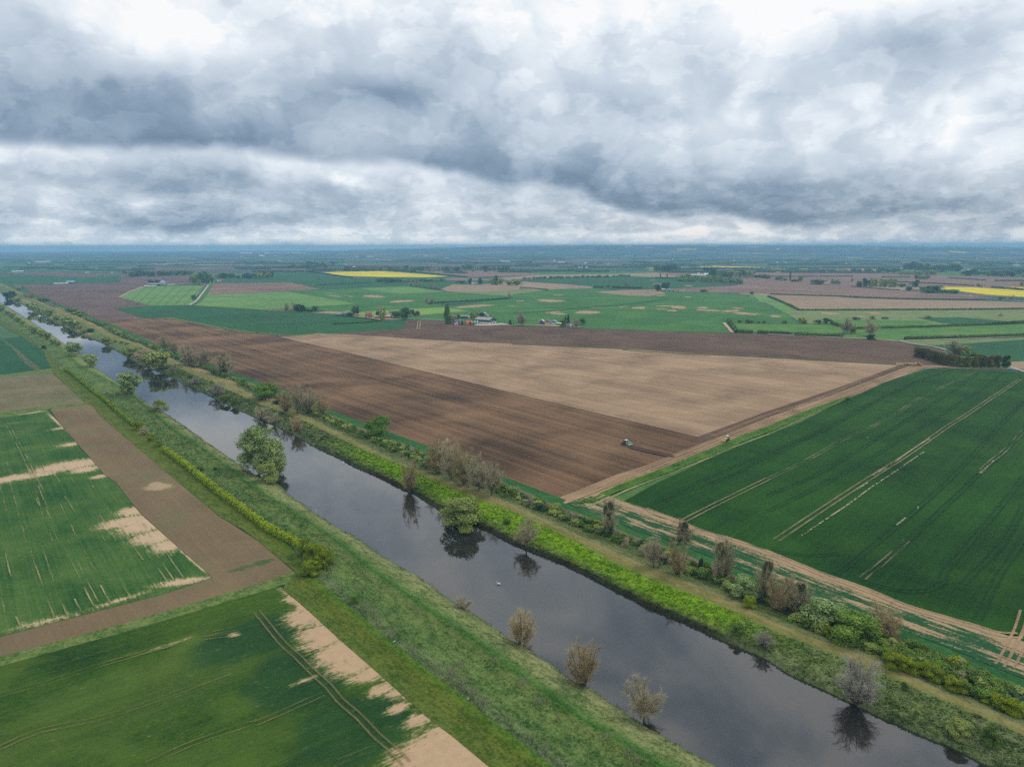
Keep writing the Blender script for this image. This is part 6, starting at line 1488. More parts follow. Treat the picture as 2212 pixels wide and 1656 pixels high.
wood('tree of the bare copse between brown and green fields', 'bare copse far right', ['bare', 'olive'], 'a4', 1150, 432, 1440, 434, 9, 46, 34, jy=.6)
wood('tree of the line behind the tan stubble', 'line behind the tan stubble', ['bare', 'dense'], 'a4', 620, 408, 1130, 412, 15, 36, 28, jy=1)
# ---- distant woods, nobody could count them: lumps of crown seen as one mass
rw = random.Random(21)
def mass(name, label, spots, mat, hh=(7, 13)):
    v = []; f = []
    for (px, py, hill_) in spots:
        c = ghill(px, py) if hill_ else g(px, py)
        d = hypot(c.x, c.y); r0 = rw.uniform(7, 14) * (1 + d / 16000); h_ = rw.uniform(*hh); k = len(v); n = 6
        a0 = rw.uniform(0, 1)
        for z_, q_ in ((-.5, .9), (h_ * .5, 1.0), (h_ * .85, .6)):
            for i in range(n):
                a = a0 + 2 * pi * i / n; rr_ = r0 * q_ * rw.uniform(.75, 1.2)
                v.append((c.x + cos(a) * rr_, c.y + sin(a) * rr_ * .8, c.z + z_))
        v.append((c.x, c.y, c.z + h_)); top = len(v) - 1
        for j in range(2):
            for i in range(n): f.append((k + j * n + i, k + j * n + (i + 1) % n, k + (j + 1) * n + (i + 1) % n, k + (j + 1) * n + i))
        for i in range(n): f.append((k + 2 * n + i, k + 2 * n + (i + 1) % n, top))
    o = mesh_obj(name, v, f, mat); tag(o, label, 'woodland', kind='stuff'); return o
MW = leaf_mat("distant_wood_leaves", G(24, 44, 32), G(42, 62, 42))
sp = []
def line_spots(x0, y0, x1, y1, n, j=1.0):
    for i in range(n):
        t = rw.random(); sp.append((x0 + (x1 - x0) * t, y0 + (y1 - y0) * t + rw.uniform(-j, j), False))
# scattered hedgerows and copses between 2.5 and 7 km
for k in range(230):
    y = 549 + 40 * rw.random() ** 1.5; x = rw.uniform(-60, 2270); L_ = rw.uniform(20, 150) * (y - 530) / 40
    line_spots(x, y, x + L_, y + rw.uniform(-1.2, 1.2), int(L_ * rw.uniform(.5, 1.0)) + 3, rw.choice([.25, .25, .8]))
mass('distant_hedgerows', 'dark hedgerows and copses scattered across the far plain', sp, MW, (4, 9))
sp = []
for k in range(110):
    y = 541.5 + 10 * rw.random(); x = rw.uniform(-60, 2270); L_ = rw.uniform(120, 420)
    line_spots(x, y, x + L_, y + rw.uniform(-.5, .5), int(L_ * .62), .5)
mass('distant_woods', 'dense dark woods closing the plain below the horizon', sp, MW, (9, 16))
sp = []
for k in range(70):
    x = rw.uniform(500, 2270); y = rw.uniform(530, 543); L_ = rw.uniform(30, 160)
    for i in range(int(L_ * .35)): sp.append((x + rw.random() * L_, y + rw.uniform(-.4, .4), True))
mass('hill_woods', 'wooded patches on the low hills along the horizon', sp, MW, (8, 15))
# ================================================================== BUILDINGS, VEHICLES, PEOPLE, BIRDS
class MB:
    def __init__(s): s.v = []; s.f = []
    def box(s, c, d, rz=0.0, taper=1.0):
        k = len(s.v); x, y, z_ = [q_ / 2 for q_ in d]
        for zz, t in ((-z_, 1.0), (z_, taper)):
            for a, b in ((-x, -y), (x, -y), (x, y), (-x, y)):
                a *= t; b *= t; s.v.append((c[0] + a * cos(rz) - b * sin(rz), c[1] + a * sin(rz) + b * cos(rz), c[2] + zz))
        for q_ in ((0, 3, 2, 1), (4, 5, 6, 7), (0, 1, 5, 4), (1, 2, 6, 5), (2, 3, 7, 6), (3, 0, 4, 7)): s.f.append(tuple(k + i for i in q_))
        return s
    def prism(s, prof, x0, x1):
        """profile in y,z drawn out along x"""
        k = len(s.v); n = len(prof)
        for x in (x0, x1):
            for y, z_ in prof: s.v.append((x, y, z_))
        s.f.append(tuple(k + i for i in reversed(range(n)))); s.f.append(tuple(k + n + i for i in range(n)))
        for i in range(n): s.f.append((k + i, k + (i + 1) % n, k + n + (i + 1) % n, k + n + i))
        return s
    def prismy(s, prof, y0, y1):
        k = len(s.v); n = len(prof)
        for y in (y0, y1):
            for x, z_ in prof: s.v.append((x, y, z_))
        s.f.append(tuple(k + i for i in range(n))); s.f.append(tuple(k + n + i for i in reversed(range(n))))
        for i in range(n): s.f.append((k + (i + 1) % n, k + i, k + n + i, k + n + (i + 1) % n))
        return s
    def cyl(s, c, r_, h_, axis='z', n=16, r2=None):
        k = len(s.v); r2 = r_ if r2 is None else r2
        for e, rr_ in ((-h_ / 2, r_), (h_ / 2, r2)):
            for i in range(n):
                a = 2 * pi * i / n; p_ = (cos(a) * rr_, sin(a) * rr_, e)
                if axis == 'y': p_ = (p_[0], p_[2], p_[1])
                if axis == 'x': p_ = (p_[2], p_[0], p_[1])
                s.v.append((c[0] + p_[0], c[1] + p_[1], c[2] + p_[2]))
        s.f.append(tuple(k + i for i in reversed(range(n)))); s.f.append(tuple(k + n + i for i in range(n)))
        for i in range(n): s.f.append((k + i, k + (i + 1) % n, k + n + (i + 1) % n, k + n + i))
        return s
    def lathe(s, c, prof, n=16):
        k = len(s.v)
        for r_, z_ in prof:
            for i in range(n): a = 2 * pi * i / n; s.v.append((c[0] + cos(a) * r_, c[1] + sin(a) * r_, c[2] + z_))
        for j in range(len(prof) - 1):
            for i in range(n): s.f.append((k + j * n + i, k + j * n + (i + 1) % n, k + (j + 1) * n + (i + 1) % n, k + (j + 1) * n + i))
        return s
    def bar(s, a, b, w_):
        v = []; f = []; tube(v, f, Vector(a), Vector(b), w_, w_, 5); k = len(s.v); s.v += [tuple(q_) for q_ in v]; s.f += [tuple(k + i for i in q_) for q_ in f]; return s
    def build(s, name, mat, parent=None, smooth=False): return mesh_obj(name, s.v, s.f, mat, parent, smooth=smooth)
PM = lambda n, r_, g_, b_, rough=.6, spec=.3, **k: plain(n, alb(r_, g_, b_), rough, spec, **k)
B_brick = PM("red_brick", 152, 96, 78, .9); B_brick2 = PM("pale_brick", 176, 140, 118, .9); B_stone = PM("grey_stone", 176, 168, 160, .9)
B_white = PM("white_render", 226, 226, 222, .7); B_tile = PM("red_clay_tiles", 150, 92, 74, .9, var=.25); B_orange = PM("orange_pantiles", 186, 112, 78, .9, var=.25)
B_slate = PM("grey_slate", 96, 96, 100, .6, var=.2); B_sheet = PM("grey_fibre_roof", 150, 146, 140, .8, var=.15); B_green = PM("dark_green_cladding", 44, 66, 58, .6)
B_black = PM("black_boarding", 46, 46, 48, .8); B_glass = PM("dark_window_glass", 60, 72, 84, .15, .5, var=.02); B_door = PM("blue_grey_steel_door", 118, 140, 156, .5)
B_blue = PM("blue_door_paint", 62, 84, 116, .6); B_wood = PM("pale_door_boards", 188, 164, 118, .8); B_galv = PM("galvanised_sheet", 168, 174, 180, .4, .5); B_tank = PM("pale_green_tank", 168, 206, 184, .5)
B_conc = PM("white_concrete_wall", 206, 202, 196, .9); B_lblue = PM("pale_blue_roof", 150, 176, 196, .5); B_pink = PM("faded_pink_sheet", 206, 160, 150, .8); B_rust = PM("rusty_sheet", 130, 84, 66, .9, var=.3)

def rootat(name, px, py, label, cat, yaw, group=None, z_=.6):
    p_ = g(px, py, 0); p_.z = z_ if p_.length < 1500 else .5
    o = empty(name, p_, yaw); tag(o, label, cat, group); return o
def gable(root, L_, Wd, hw, hr, wall, roof, cx=0, cy=0, over=.5, ridge='x', rname='roof', wname='wall', z0=0):
    """walls with gables and a pitched roof; ridge along x or y"""
    m_ = MB(); prof = [(-Wd / 2, -.5), (Wd / 2, -.5), (Wd / 2, hw), (0, hw + hr - .12), (-Wd / 2, hw)]
    q_ = MB(); t = .16; sl = hr / (Wd / 2); e = over
    rp = [(-Wd / 2 - e, hw - sl * e), (0, hw + hr), (Wd / 2 + e, hw - sl * e), (Wd / 2 + e, hw - sl * e + t), (0, hw + hr + t), (-Wd / 2 - e, hw - sl * e + t)]
    if ridge == 'x':
        m_.prism([(a + cy, b + z0) for a, b in prof], cx - L_ / 2, cx + L_ / 2); q_.prism([(a + cy, b + z0) for a, b in rp], cx - L_ / 2 - e, cx + L_ / 2 + e)
    else:
        m_.prismy([(a + cx, b + z0) for a, b in prof], cy - L_ / 2, cy + L_ / 2); q_.prismy([(a + cx, b + z0) for a, b in rp], cy - L_ / 2 - e, cy + L_ / 2 + e)
    w_ = m_.build(wname, wall, root); r_ = q_.build(rname, roof, root); return w_, r_
def window(root, x, y, z_, w_, h_, axis='x', mat=None):
    """axis: the way the wall faces"""
    fr = MB().box((x, y, z_), (.12, w_ + .24, h_ + .24) if axis == 'x' else (w_ + .24, .12, h_ + .24)).build('window', B_white, root)
    MB().box((x, y, z_), (.2, w_, h_) if axis == 'x' else (w_, .2, h_)).build('pane', mat or B_glass, fr)
def chimney(roof, x, y, z_): MB().box((x, y, z_), (.9, .7, 1.6)).box((x - .18, y, z_ + .95), (.25, .25, .35)).box((x + .2, y, z_ + .95), (.25, .25, .35)).build('chimney', B_brick, roof)
FACE = -pi / 2       # local -y looks at the camera when yaw is 0

# --- green and white farm shed
r = rootat('farm_shed', 1057.6, 701.0, 'large farm shed, dark green above white walls, with two grey roller doors in its gable', 'shed', R(-32))
w_, rf_ = gable(r, 30, 20, 6.6, 3.4, B_green, B_sheet, cx=-15, cy=10, over=.4)
MB().box((-15, 9.99, 1.4), (30.06, 20.06, 3.2)).build('lower_wall', B_conc, r)
for y in (5.6, 13.0): d = MB().box((.06, y, 2.7), (.14, 4.2, 5.4)).build('roller_door', B_door, r)
MB().box((.06, 16.9, 1.4), (.14, 1.6, 2.6)).build('door', B_white, r)
MB().box((.06, 9.6, 7.4), (.12, 1.0, 1.3)).build('vent', B_lblue, r)
q_ = MB()
for x in (-25.4, -23.2): q_.prism([(1.2, 7.03 + .18), (9.2, 9.75 + .18), (9.2, 9.83 + .18), (1.2, 7.11 + .18)], x, x + .9)
q_.build('skylight', B_lblue, rf_)
for x, y in ((1026.1, 699.3), (1031.4, 699.6)):
    t = rootat('storage_tank', x, y, 'pale green domed tank, %s of the two before the farm shed' % ('left' if x < 1030 else 'right'), 'tank', 0)
    MB().lathe((0, 0, 0), [(1.75, -.3), (1.75, 3.9), (1.5, 4.4), (.7, 4.75), (.45, 4.8), (.45, 5.0), (0, 5.02)], 20).build('tank_shell', B_tank, t, True); MB().cyl((0, 0, 5.08), .35, .12).build('lid', B_tank, t)
r = rootat('brick_barn', 1013, 701.0, 'small pale brick barn with an orange pantile roof', 'barn', R(35))
gable(r, 11, 6.5, 3.4, 2.6, B_brick2, B_orange); MB().box((-2, -3.3, 1.2), (2.0, .14, 2.3)).build('door', B_wood, r)
r = rootat('house', 988, 700.0, 'cream gabled house with white trims and a dormer, right of the tall poplar', 'house', R(30))
w_, rf_ = gable(r, 11, 8, 3.2, 3.6, B_brick2, B_slate); gable(r, 5, 5, 2.6, 2.2, B_white, B_slate, cx=-4.5, cy=-5.0, ridge='y', wname='porch_wall', rname='porch_roof')
gable(r, 6, 4.4, 3.4, 2.4, B_brick2, B_slate, cx=1.8, cy=-3.0, ridge='y', wname='wing_wall', rname='wing_roof'); MB().box((4, -2.2, 5.0), (3, 2.6, 1.9)).build('dormer', B_lblue, rf_)
for x in (.6, 3.0): window(r, x, -6.06, 1.5, 1.2, 1.2, 'y')
window(r, 1.8, -6.06, 4.1, 1.0, .9, 'y'); window(r, -4.5, -7.56, 1.4, 1.8, 1.3, 'y'); MB().box((5.5, -.9, 1.1), (.14, 1.0, 2.1)).build('door', B_white, r); chimney(rf_, -3.6, 0, 7.2)
r = rootat('house', 977.6, 690.2, 'red brick house with a dark roof behind the gabled house', 'house', R(38))
w_, rf_ = gable(r, 10, 7.5, 5.2, 2.8, B_brick, B_slate); chimney(rf_, 4.2, 0, 8.2); window(r, -2, -3.8, 1.5, 1.3, 1.2, 'y'); window(r, 2, -3.8, 1.5, 1.3, 1.2, 'y'); window(r, -2, -3.8, 4.1, 1.3, 1.0, 'y'); window(r, 5.05, 1, 1.5, 1.1, 1.2); MB().box((5.6, 2.2, 1.2), (1.2, 3, 2.6)).build('porch', B_white, r)
r = rootat('open_barn', 1005, 687.4, 'black open-fronted barn on the green behind the gabled house', 'barn', R(-10))
w_, rf_ = gable(r, 15, 7, 3.4, 1.4, B_black, B_sheet)
for x in (-5, -1.6, 1.8, 5.2): MB().box((x, -3.6, 1.7), (.3, .3, 3.4)).build('post', B_galv, r)
r = rootat('garden_shed', 1013.5, 688.0, 'little white-roofed shed right of the black barn', 'shed', 0); gable(r, 3.4, 2.4, 1.9, .6, B_galv, B_white, over=.15)
# --- three joined barns
for i, (x, wall, dm, lb) in enumerate([(1169.5, B_brick, B_blue, 'brick barn with a wide blue door, leftmost of the three joined barns'), (1182.6, B_brick2, B_wood, 'barn with pale boarded doors in the middle of the three joined barns'),
                                      (1196.2, B_galv, B_galv, 'grey sheet barn, rightmost of the three joined barns')]):
    r = rootat('barn', x, 702.1 + i * .5, lb, 'barn', R(-6)); w_, rf_ = gable(r, 17, 9.4, 4.6, 2.9, wall, B_sheet if i != 1 else B_slate, cy=8.5, ridge='y', over=.25)
    MB().prismy([(-4.6, 4.62), (4.6, 4.62), (0, 7.3)], -.06, .02).build('gable_boarding', B_black if i == 0 else B_slate, r)
    MB().box((-.4 if i else .9, -.08, 2.0), (5.6 if i < 2 else 4.4, .16, 4.0)).build('door', dm, r)
    if i == 0:
        MB().prismy([(1.4, 6.85), (4.4, 4.95), (4.4, 5.05), (1.4, 6.95)], 3, 8).prismy([(.6, 7.35), (2.6, 6.1), (2.6, 6.2), (.6, 7.45)], 9, 15).build('skylight', B_white, rf_)
    if i == 1: MB().box((4.0, -.1, 1.5), (1.2, .16, 2.8)).build('side_door', B_white, r)
r = rootat('lean_to', 1207.5, 703.4, 'white lean-to canopy at the right end of the joined barns', 'canopy', R(-6))
MB().prismy([(-4, 3.8), (4.5, 3.0), (4.5, 3.12), (-4, 3.92)], 0, 8).build('roof', B_white, r)
for x, y in ((-3.8, .3), (4.2, .3), (4.2, 7.6)): MB().box((x, y, 1.5), (.25, .25, 3.1)).build('post', B_rust, r)
r = rootat('bungalow', 1230.5, 706.0, 'grey-roofed bungalow with a white conservatory between two trees', 'house', R(8))
w_, rf_ = gable(r, 12, 8, 2.6, 2.2, B_brick2, B_slate); gable(r, 5, 4, 2.3, 1.4, B_white, B_white, cx=1.5, cy=-5.4, ridge='y', wname='conservatory', rname='conservatory_roof')
for x in (.2, 1.5, 2.8): window(r, x, -7.95, 1.2, .9, 1.3, 'y')
window(r, -3.6, -4.05, 1.4, 1.5, 1.1, 'y'); MB().box((4.8, -4.06, 1.1), (1.0, .14, 2.1)).build('door', B_white, r)
# --- brick house and neighbours on the left
r = rootat('house', 796.5, 685.2, 'two-storey red brick house with white windows in the fields left of centre', 'house', R(12))
w_, rf_ = gable(r, 12, 8, 5.2, 3.2, B_brick, B_tile); chimney(rf_, -5, 0, 8.5); chimney(rf_, 5, 0, 8.5)
for x in (-3.5, 0, 3.5): window(r, x, -4.05, 1.5, 1.3, 1.3, 'y'); window(r, x, -4.05, 4.1, 1.3, 1.1, 'y')
for z_ in (1.5, 4.1): window(r, 6.05, 1.2, z_, 1.3, 1.2)
MB().box((-1.8, -4.06, 1.05), (.9, .14, 2.1)).build('door', B_white, r)
r = rootat('house', 849.5, 681.5, 'stone house with a hipped grey roof half hidden by a dense tree', 'house', R(5))
w_, rf_ = gable(r, 14, 9, 5.4, 2.6, B_stone, B_slate); chimney(rf_, -6, 0, 8.2); chimney(rf_, 6, 0, 8.2)
for x in (-4.5, -1.5, 1.5): window(r, x, -4.55, 4.0, 1.2, 1.4, 'y')
r = rootat('outbuilding', 838, 686.2, 'long pinkish-roofed outbuilding beside the dense tree', 'outbuilding', R(-14)); w_, rf_ = gable(r, 12, 5.5, 2.6, 2.0, B_brick2, B_pink)
for x in (-3, 1): MB().box((x, -2.8, 1.1), (2.2, .14, 2.0)).build('door', B_black, r)
r = rootat('outbuilding', 815, 686.6, 'dark low shed with a faded pink roof beside the olive trees', 'outbuilding', R(-5)); gable(r, 8, 5, 2.2, .9, B_black, B_pink); MB().box((1.0, -2.56, .9), (1.6, .14, 1.8)).build('door', B_rust, r)
r = rootat('garden_shed', 770.5, 682.0, 'low garden shed with a pale roof under the dark pointed tree', 'shed', 0); gable(r, 6, 3, 2.0, .7, B_rust, B_sheet); MB().box((.6, -1.56, .9), (.9, .12, 1.7)).build('door', B_wood, r)
r = rootat('greenhouse', 821.5, 686.4, 'small glazed cold frame right of the dark low shed', 'greenhouse', 0); gable(r, 3.5, 2.2, 1.2, .6, B_lblue, B_lblue, over=.05)
# --- silo farm, far left
r = rootat('round_barn', 351.5, 614.6, 'pale blue pyramid-roofed round barn in the far left fields', 'barn', 0)
MB().cyl((0, 0, 4.0), 9.5, 8.5, n=12).build('wall', B_lblue, r); MB().lathe((0, 0, 8.2), [(10.2, 0), (10.2, .3), (1.2, 5.2), (1.2, 6.2), (0, 6.8)], 12).build('roof', B_lblue, r)
def fb(tile, x, y, w_, hgt, wall, roof, label, cat='building', name='farm_building', dep=None, yaw=0.0, group=None, door=True):
    """a building seen small in the distance; w_ and hgt in tile units, its base line at y"""
    t = TILES[tile]; px, py = t[0] + x * t[2], t[1] + y * t[2]; p_ = g(px, py, 0); z_ = (p_ - Vector((0, 0, CAM_H))).dot(CAM_R @ Vector((0, 0, -1)))
    Wm = w_ * t[2] * z_ / FOC; Hm = max(2.6, hgt * t[2] * z_ / FOC); D = dep or min(max(Wm * .5, 6), 26)
    r = rootat(name, px, py, label, cat, atan2(-p_.x, p_.y) + yaw, group)
    gable(r, Wm, D, Hm * .6, Hm * .4, wall, roof, cy=D / 2, over=.3)
    if door: MB().box((Wm * .2, -.06, Hm * .24), (min(4, Wm * .2), .14, Hm * .48)).build('door', B_black if roof is B_white else B_door, r)
    return r
fb('a1', 1335, 522, 90, 18, B_black, B_sheet, 'low dark barn left of the pale blue round barn'); fb('a1', 1300, 532, 95, 8, B_green, B_white, 'long low white-edged shed at the corner of the light green field')
fb('a1', 1480, 524, 60, 10, B_black, B_galv, 'low grey shed right of the pale blue round barn'); fb('a1', 610, 505, 62, 20, B_green, B_lblue, 'greenish barn standing alone behind the far brown field')
fb('a1', 530, 508, 110, 6, B_conc, B_conc, 'long low pale wall shed left of the greenish barn'); fb('a1', 1893, 486, 36, 20, B_white, B_slate, 'white house at the end of the farm track', 'house')
fb('a1', 1922, 482, 30, 14, B_brick, B_tile, 'red-roofed cottage right of the white house', 'house'); fb('a1', 1742, 472, 22, 16, B_white, B_slate, 'white gabled house among the trees at the track end', 'house')
fb('a1', 385, 324, 90, 11, B_white, B_pink, 'long pink and white poultry shed far away on the left', 'shed'); fb('a1', 320, 323, 30, 7, B_white, B_white, 'short white shed left of the long pink one', 'shed')
fb('a1', 250, 330, 14, 6, B_white, B_white, 'tiny white shed far left of the long pink one', 'shed'); fb('a1', 626, 314, 12, 10, B_white, B_white, 'tiny white house alone in the far left fields', 'house')
fb('a1', 155, 405, 80, 7, B_conc, B_white, 'long low white shed at the far left behind the dark field', 'shed'); fb('a1', 755, 414, 32, 6, B_conc, B_white, 'low pale sheds in the middle of the far left fields', 'shed')
fb('a1', 968, 416, 12, 7, B_white, B_white, 'tiny white barn left of the dark tree pair'); fb('a1', 1100, 418, 40, 8, B_conc, B_sheet, 'pale farm roofs right of the dark tree pair')
fb('a2', 1885, 509, 46, 22, B_white, B_slate, 'small white house between two dark trees beyond the tan field', 'house'); fb('a2', 847, 367, 20, 10, B_white, B_white, 'little white dome-roofed barn behind the far rape field')
fb('a2', 1276, 392, 26, 12, B_white, B_brick, 'white house with a red roof behind the far rape field', 'house'); fb('a2', 1675, 382, 24, 10, B_white, B_slate, 'white house in the far wood', 'house'); fb('a2', 2135, 378, 18, 9, B_white, B_white, 'white gable at the right end of the far wood', 'house')
fb('a3', 215, 381, 26, 14, B_white, B_slate, 'white gabled farmhouse alone on the far green field', 'house'); fb('a4', 1236, 534, 44, 30, B_stone, B_slate, 'grey stone farmhouse left of the black green tree', 'house'); fb('a4', 1270, 572, 36, 16, B_brick, B_tile, 'brick cottage beside the main road', 'house')
fb('a4', 527, 500, 10, 12, B_white, B_white, 'tiny white house at the lane', 'house'); fb('a4', 1262, 435, 20, 7, B_brick, B_tile, 'tiny red roof in the bare copse', 'house'); fb('a4', 247, 487, 40, 18, B_brick, B_tile, 'red brick farmhouse by the thin far poplar', 'house')
fb('f5', 1005, 345, 130, 30, B_brick2, B_orange, 'orange-roofed house peeping over the conifer windbreak', 'house', yaw=.2)
fb('e3', 790, 392, 200, 9, B_galv, B_white, 'long white glasshouse roofs behind the young plantation', 'greenhouse', 'greenhouse', dep=40); fb('e3', 910, 388, 70, 18, B_galv, B_white, 'tall white sheds at the right end of the glasshouses', 'shed', dep=30)
fb('e3', 815, 380, 24, 14, B_white, B_white, 'white silo house left of the tall white sheds'); fb('e3', 768, 360, 44, 7, B_white, B_white, 'low white buildings behind the glasshouses'); fb('e3', 628, 353, 28, 9, B_white, B_white, 'bright white barn by the dark wood')
fb('e3', 577, 320, 44, 13, B_conc, B_lblue, 'pale blue barn among the far trees'); fb('e3', 670, 318, 100, 18, B_slate, B_sheet, 'wide grey farm sheds behind the dark wood'); fb('e3', 288, 340, 50, 9, B_white, B_sheet, 'pale cottages left of the dark wood')
fb('e1', 237, 158, 130, 18, B_conc, B_white, 'white factory with a zigzag roof on the far plain', 'factory', 'factory'); fb('e1', 410, 181, 58, 14, B_white, B_white, 'bright white barn in front of the far factory'); fb('e1', 470, 156, 64, 14, B_conc, B_white, 'pale warehouse right of the zigzag factory', 'warehouse', 'warehouse')
fb('e1', 568, 156, 104, 16, B_conc, B_sheet, 'wide grey warehouse on the far plain', 'warehouse', 'warehouse'); fb('e1', 685, 155, 34, 9, B_white, B_pink, 'small pink-roofed warehouse on the far plain', 'warehouse', 'warehouse'); fb('e1', 815, 154, 140, 11, B_white, B_white, 'long low white warehouse on the far plain', 'warehouse', 'warehouse')
fb('e1', 1085, 154, 180, 9, B_conc, B_white, 'longest low warehouse, at the right of the far industrial row', 'warehouse', 'warehouse')
fb('e2', 200, 153, 120, 7, B_conc, B_white, 'long pale glasshouse roofs near the horizon left of centre', 'greenhouse', 'greenhouse'); fb('e2', 900, 239, 130, 6, B_conc, B_white, 'long low greenhouse line on the far plain at centre', 'greenhouse', 'greenhouse')
fb('e2', 840, 228, 44, 10, B_slate, B_sheet, 'grey barn beside the long low greenhouse line'); fb('e2', 1505, 251, 70, 8, B_white, B_white, 'white barns left of the far dark wood'); fb('e2', 1432, 243, 24, 22, B_white, B_pink, 'white farmhouse left of the white barns', 'house')
fb('e4', 52, 275, 40, 8, B_white, B_lblue, 'pale blue roofed shed far away on the right', 'shed'); fb('e4', 145, 337, 50, 8, B_conc, B_lblue, 'pale grey sheds before the tan stubble', 'shed'); fb('e4', 290, 197, 250, 3, B_conc, B_white, 'very long thin white greenhouse near the horizon on the right', 'greenhouse', 'greenhouse')
fb('e4', 745, 310, 50, 10, B_conc, B_sheet, 'pale barns left of the big dark wood'); fb('e4', 1605, 336, 44, 9, B_conc, B_white, 'white roof at the left of the wooded village', 'house'); fb('e4', 1668, 342, 34, 8, B_white, B_white, 'brightest white roof of the wooded village', 'house'); fb('e4', 2070, 402, 30, 9, B_white, B_white, 'white house under the trees of the right edge village', 'house')
for tl, x, y, w_, h_ in [('e1', 1455, 186, 20, 6), ('e1', 1605, 187, 90, 6), ('e1', 1755, 147, 60, 7), ('e1', 2030, 135, 54, 6), ('e1', 557, 179, 28, 7), ('e1', 185, 185, 40, 5), ('e1', 600, 234, 30, 7), ('e1', 225, 206, 18, 8), ('e1', 1680, 213, 18, 6),
                         ('e2', 30, 182, 60, 5), ('e2', 565, 165, 250, 4), ('e2', 250, 199, 56, 5), ('e2', 1705, 307, 20, 8), ('e2', 1735, 307, 18, 7), ('e2', 1790, 307, 26, 9), ('e2', 1830, 305, 20, 7), ('e2', 1775, 262, 22, 11), ('e2', 1883, 268, 12, 8), ('e2', 2025, 270, 24, 6), ('e2', 950, 140, 20, 5), ('e2', 1830, 165, 30, 5),
                         ('e3', 40, 180, 80, 5), ('e3', 240, 168, 300, 4), ('e3', 530, 222, 20, 7), ('e3', 1035, 136, 30, 7), ('e3', 1212, 231, 20, 7), ('e3', 1685, 249, 28, 6), ('e3', 1780, 250, 16, 8), ('e3', 1925, 263, 24, 5), ('e3', 2045, 262, 20, 5), ('e3', 750, 362, 20, 6),
                         ('e4', 235, 262, 12, 5), ('e4', 870, 258, 14, 5), ('e4', 1712, 342, 24, 6), ('e4', 2130, 285, 60, 4), ('e4', 1535, 346, 30, 5), ('e4', 855, 314, 30, 6)]:
    fb(tl, x, y, w_, h_, B_conc, B_white, 'pale roof, a speck among the trees of the far plain', group='pale specks of roofs on the far plain', door=False)

# --- vehicles
P_green = PM("green_machine_paint", 58, 132, 58, .45, .5); P_dgreen = PM("dark_green_machine_paint", 30, 62, 44, .4, .5); P_tyre = PM("black_tyre", 34, 34, 36, .9); P_red = PM("red_rim_paint", 176, 36, 44, .5)
P_grey = PM("grey_fender", 150, 172, 186, .5); P_white = PM("white_paint", 238, 240, 242, .4, .5); P_yel = PM("yellow_machine_paint", 236, 172, 32, .4, .5); P_wood = PM("raw_pine_boards", 216, 184, 142, .9, var=.2)
P_iron = PM("worn_steel", 110, 108, 104, .6); P_cab = PM("cab_glass", 44, 58, 62, .12, .5, var=.02); P_blue = PM("blue_car_paint", 66, 84, 122, .3, .6); P_dk = PM("dark_car_paint", 50, 56, 62, .3, .6); P_silver = PM("silver_car_paint", 176, 190, 200, .3, .6)
P_rust2 = PM("rust_red_paint", 150, 60, 52, .8); P_lime = PM("lime_high_visibility_cloth", 186, 220, 70, .8); P_orange = PM("orange_high_visibility_cloth", 240, 92, 40, .8); P_navy = PM("dark_blue_trousers", 50, 62, 92, .9); P_skin = PM("skin", 206, 164, 140, .7); P_hair = PM("dark_hair", 52, 42, 36, .8)
def wheel(root, x, y, r_, w_, rim):
    t = MB().cyl((x, y, r_), r_, w_, 'y', 20).build('wheel', P_tyre, root, False); lug = MB()
    for k in range(14):
        a = 2 * pi * k / 14; lug.box((x + cos(a) * r_, y, r_ + sin(a) * r_), (.09, w_ * .96, .09))
    lug.build('tread', P_tyre, t); MB().cyl((x, y, r_), r_ * .56, w_ * 1.04, 'y', 16).build('rim', rim, t); MB().cyl((x, y, r_), r_ * .18, w_ * 1.12, 'y', 8).build('hub', P_iron, t)
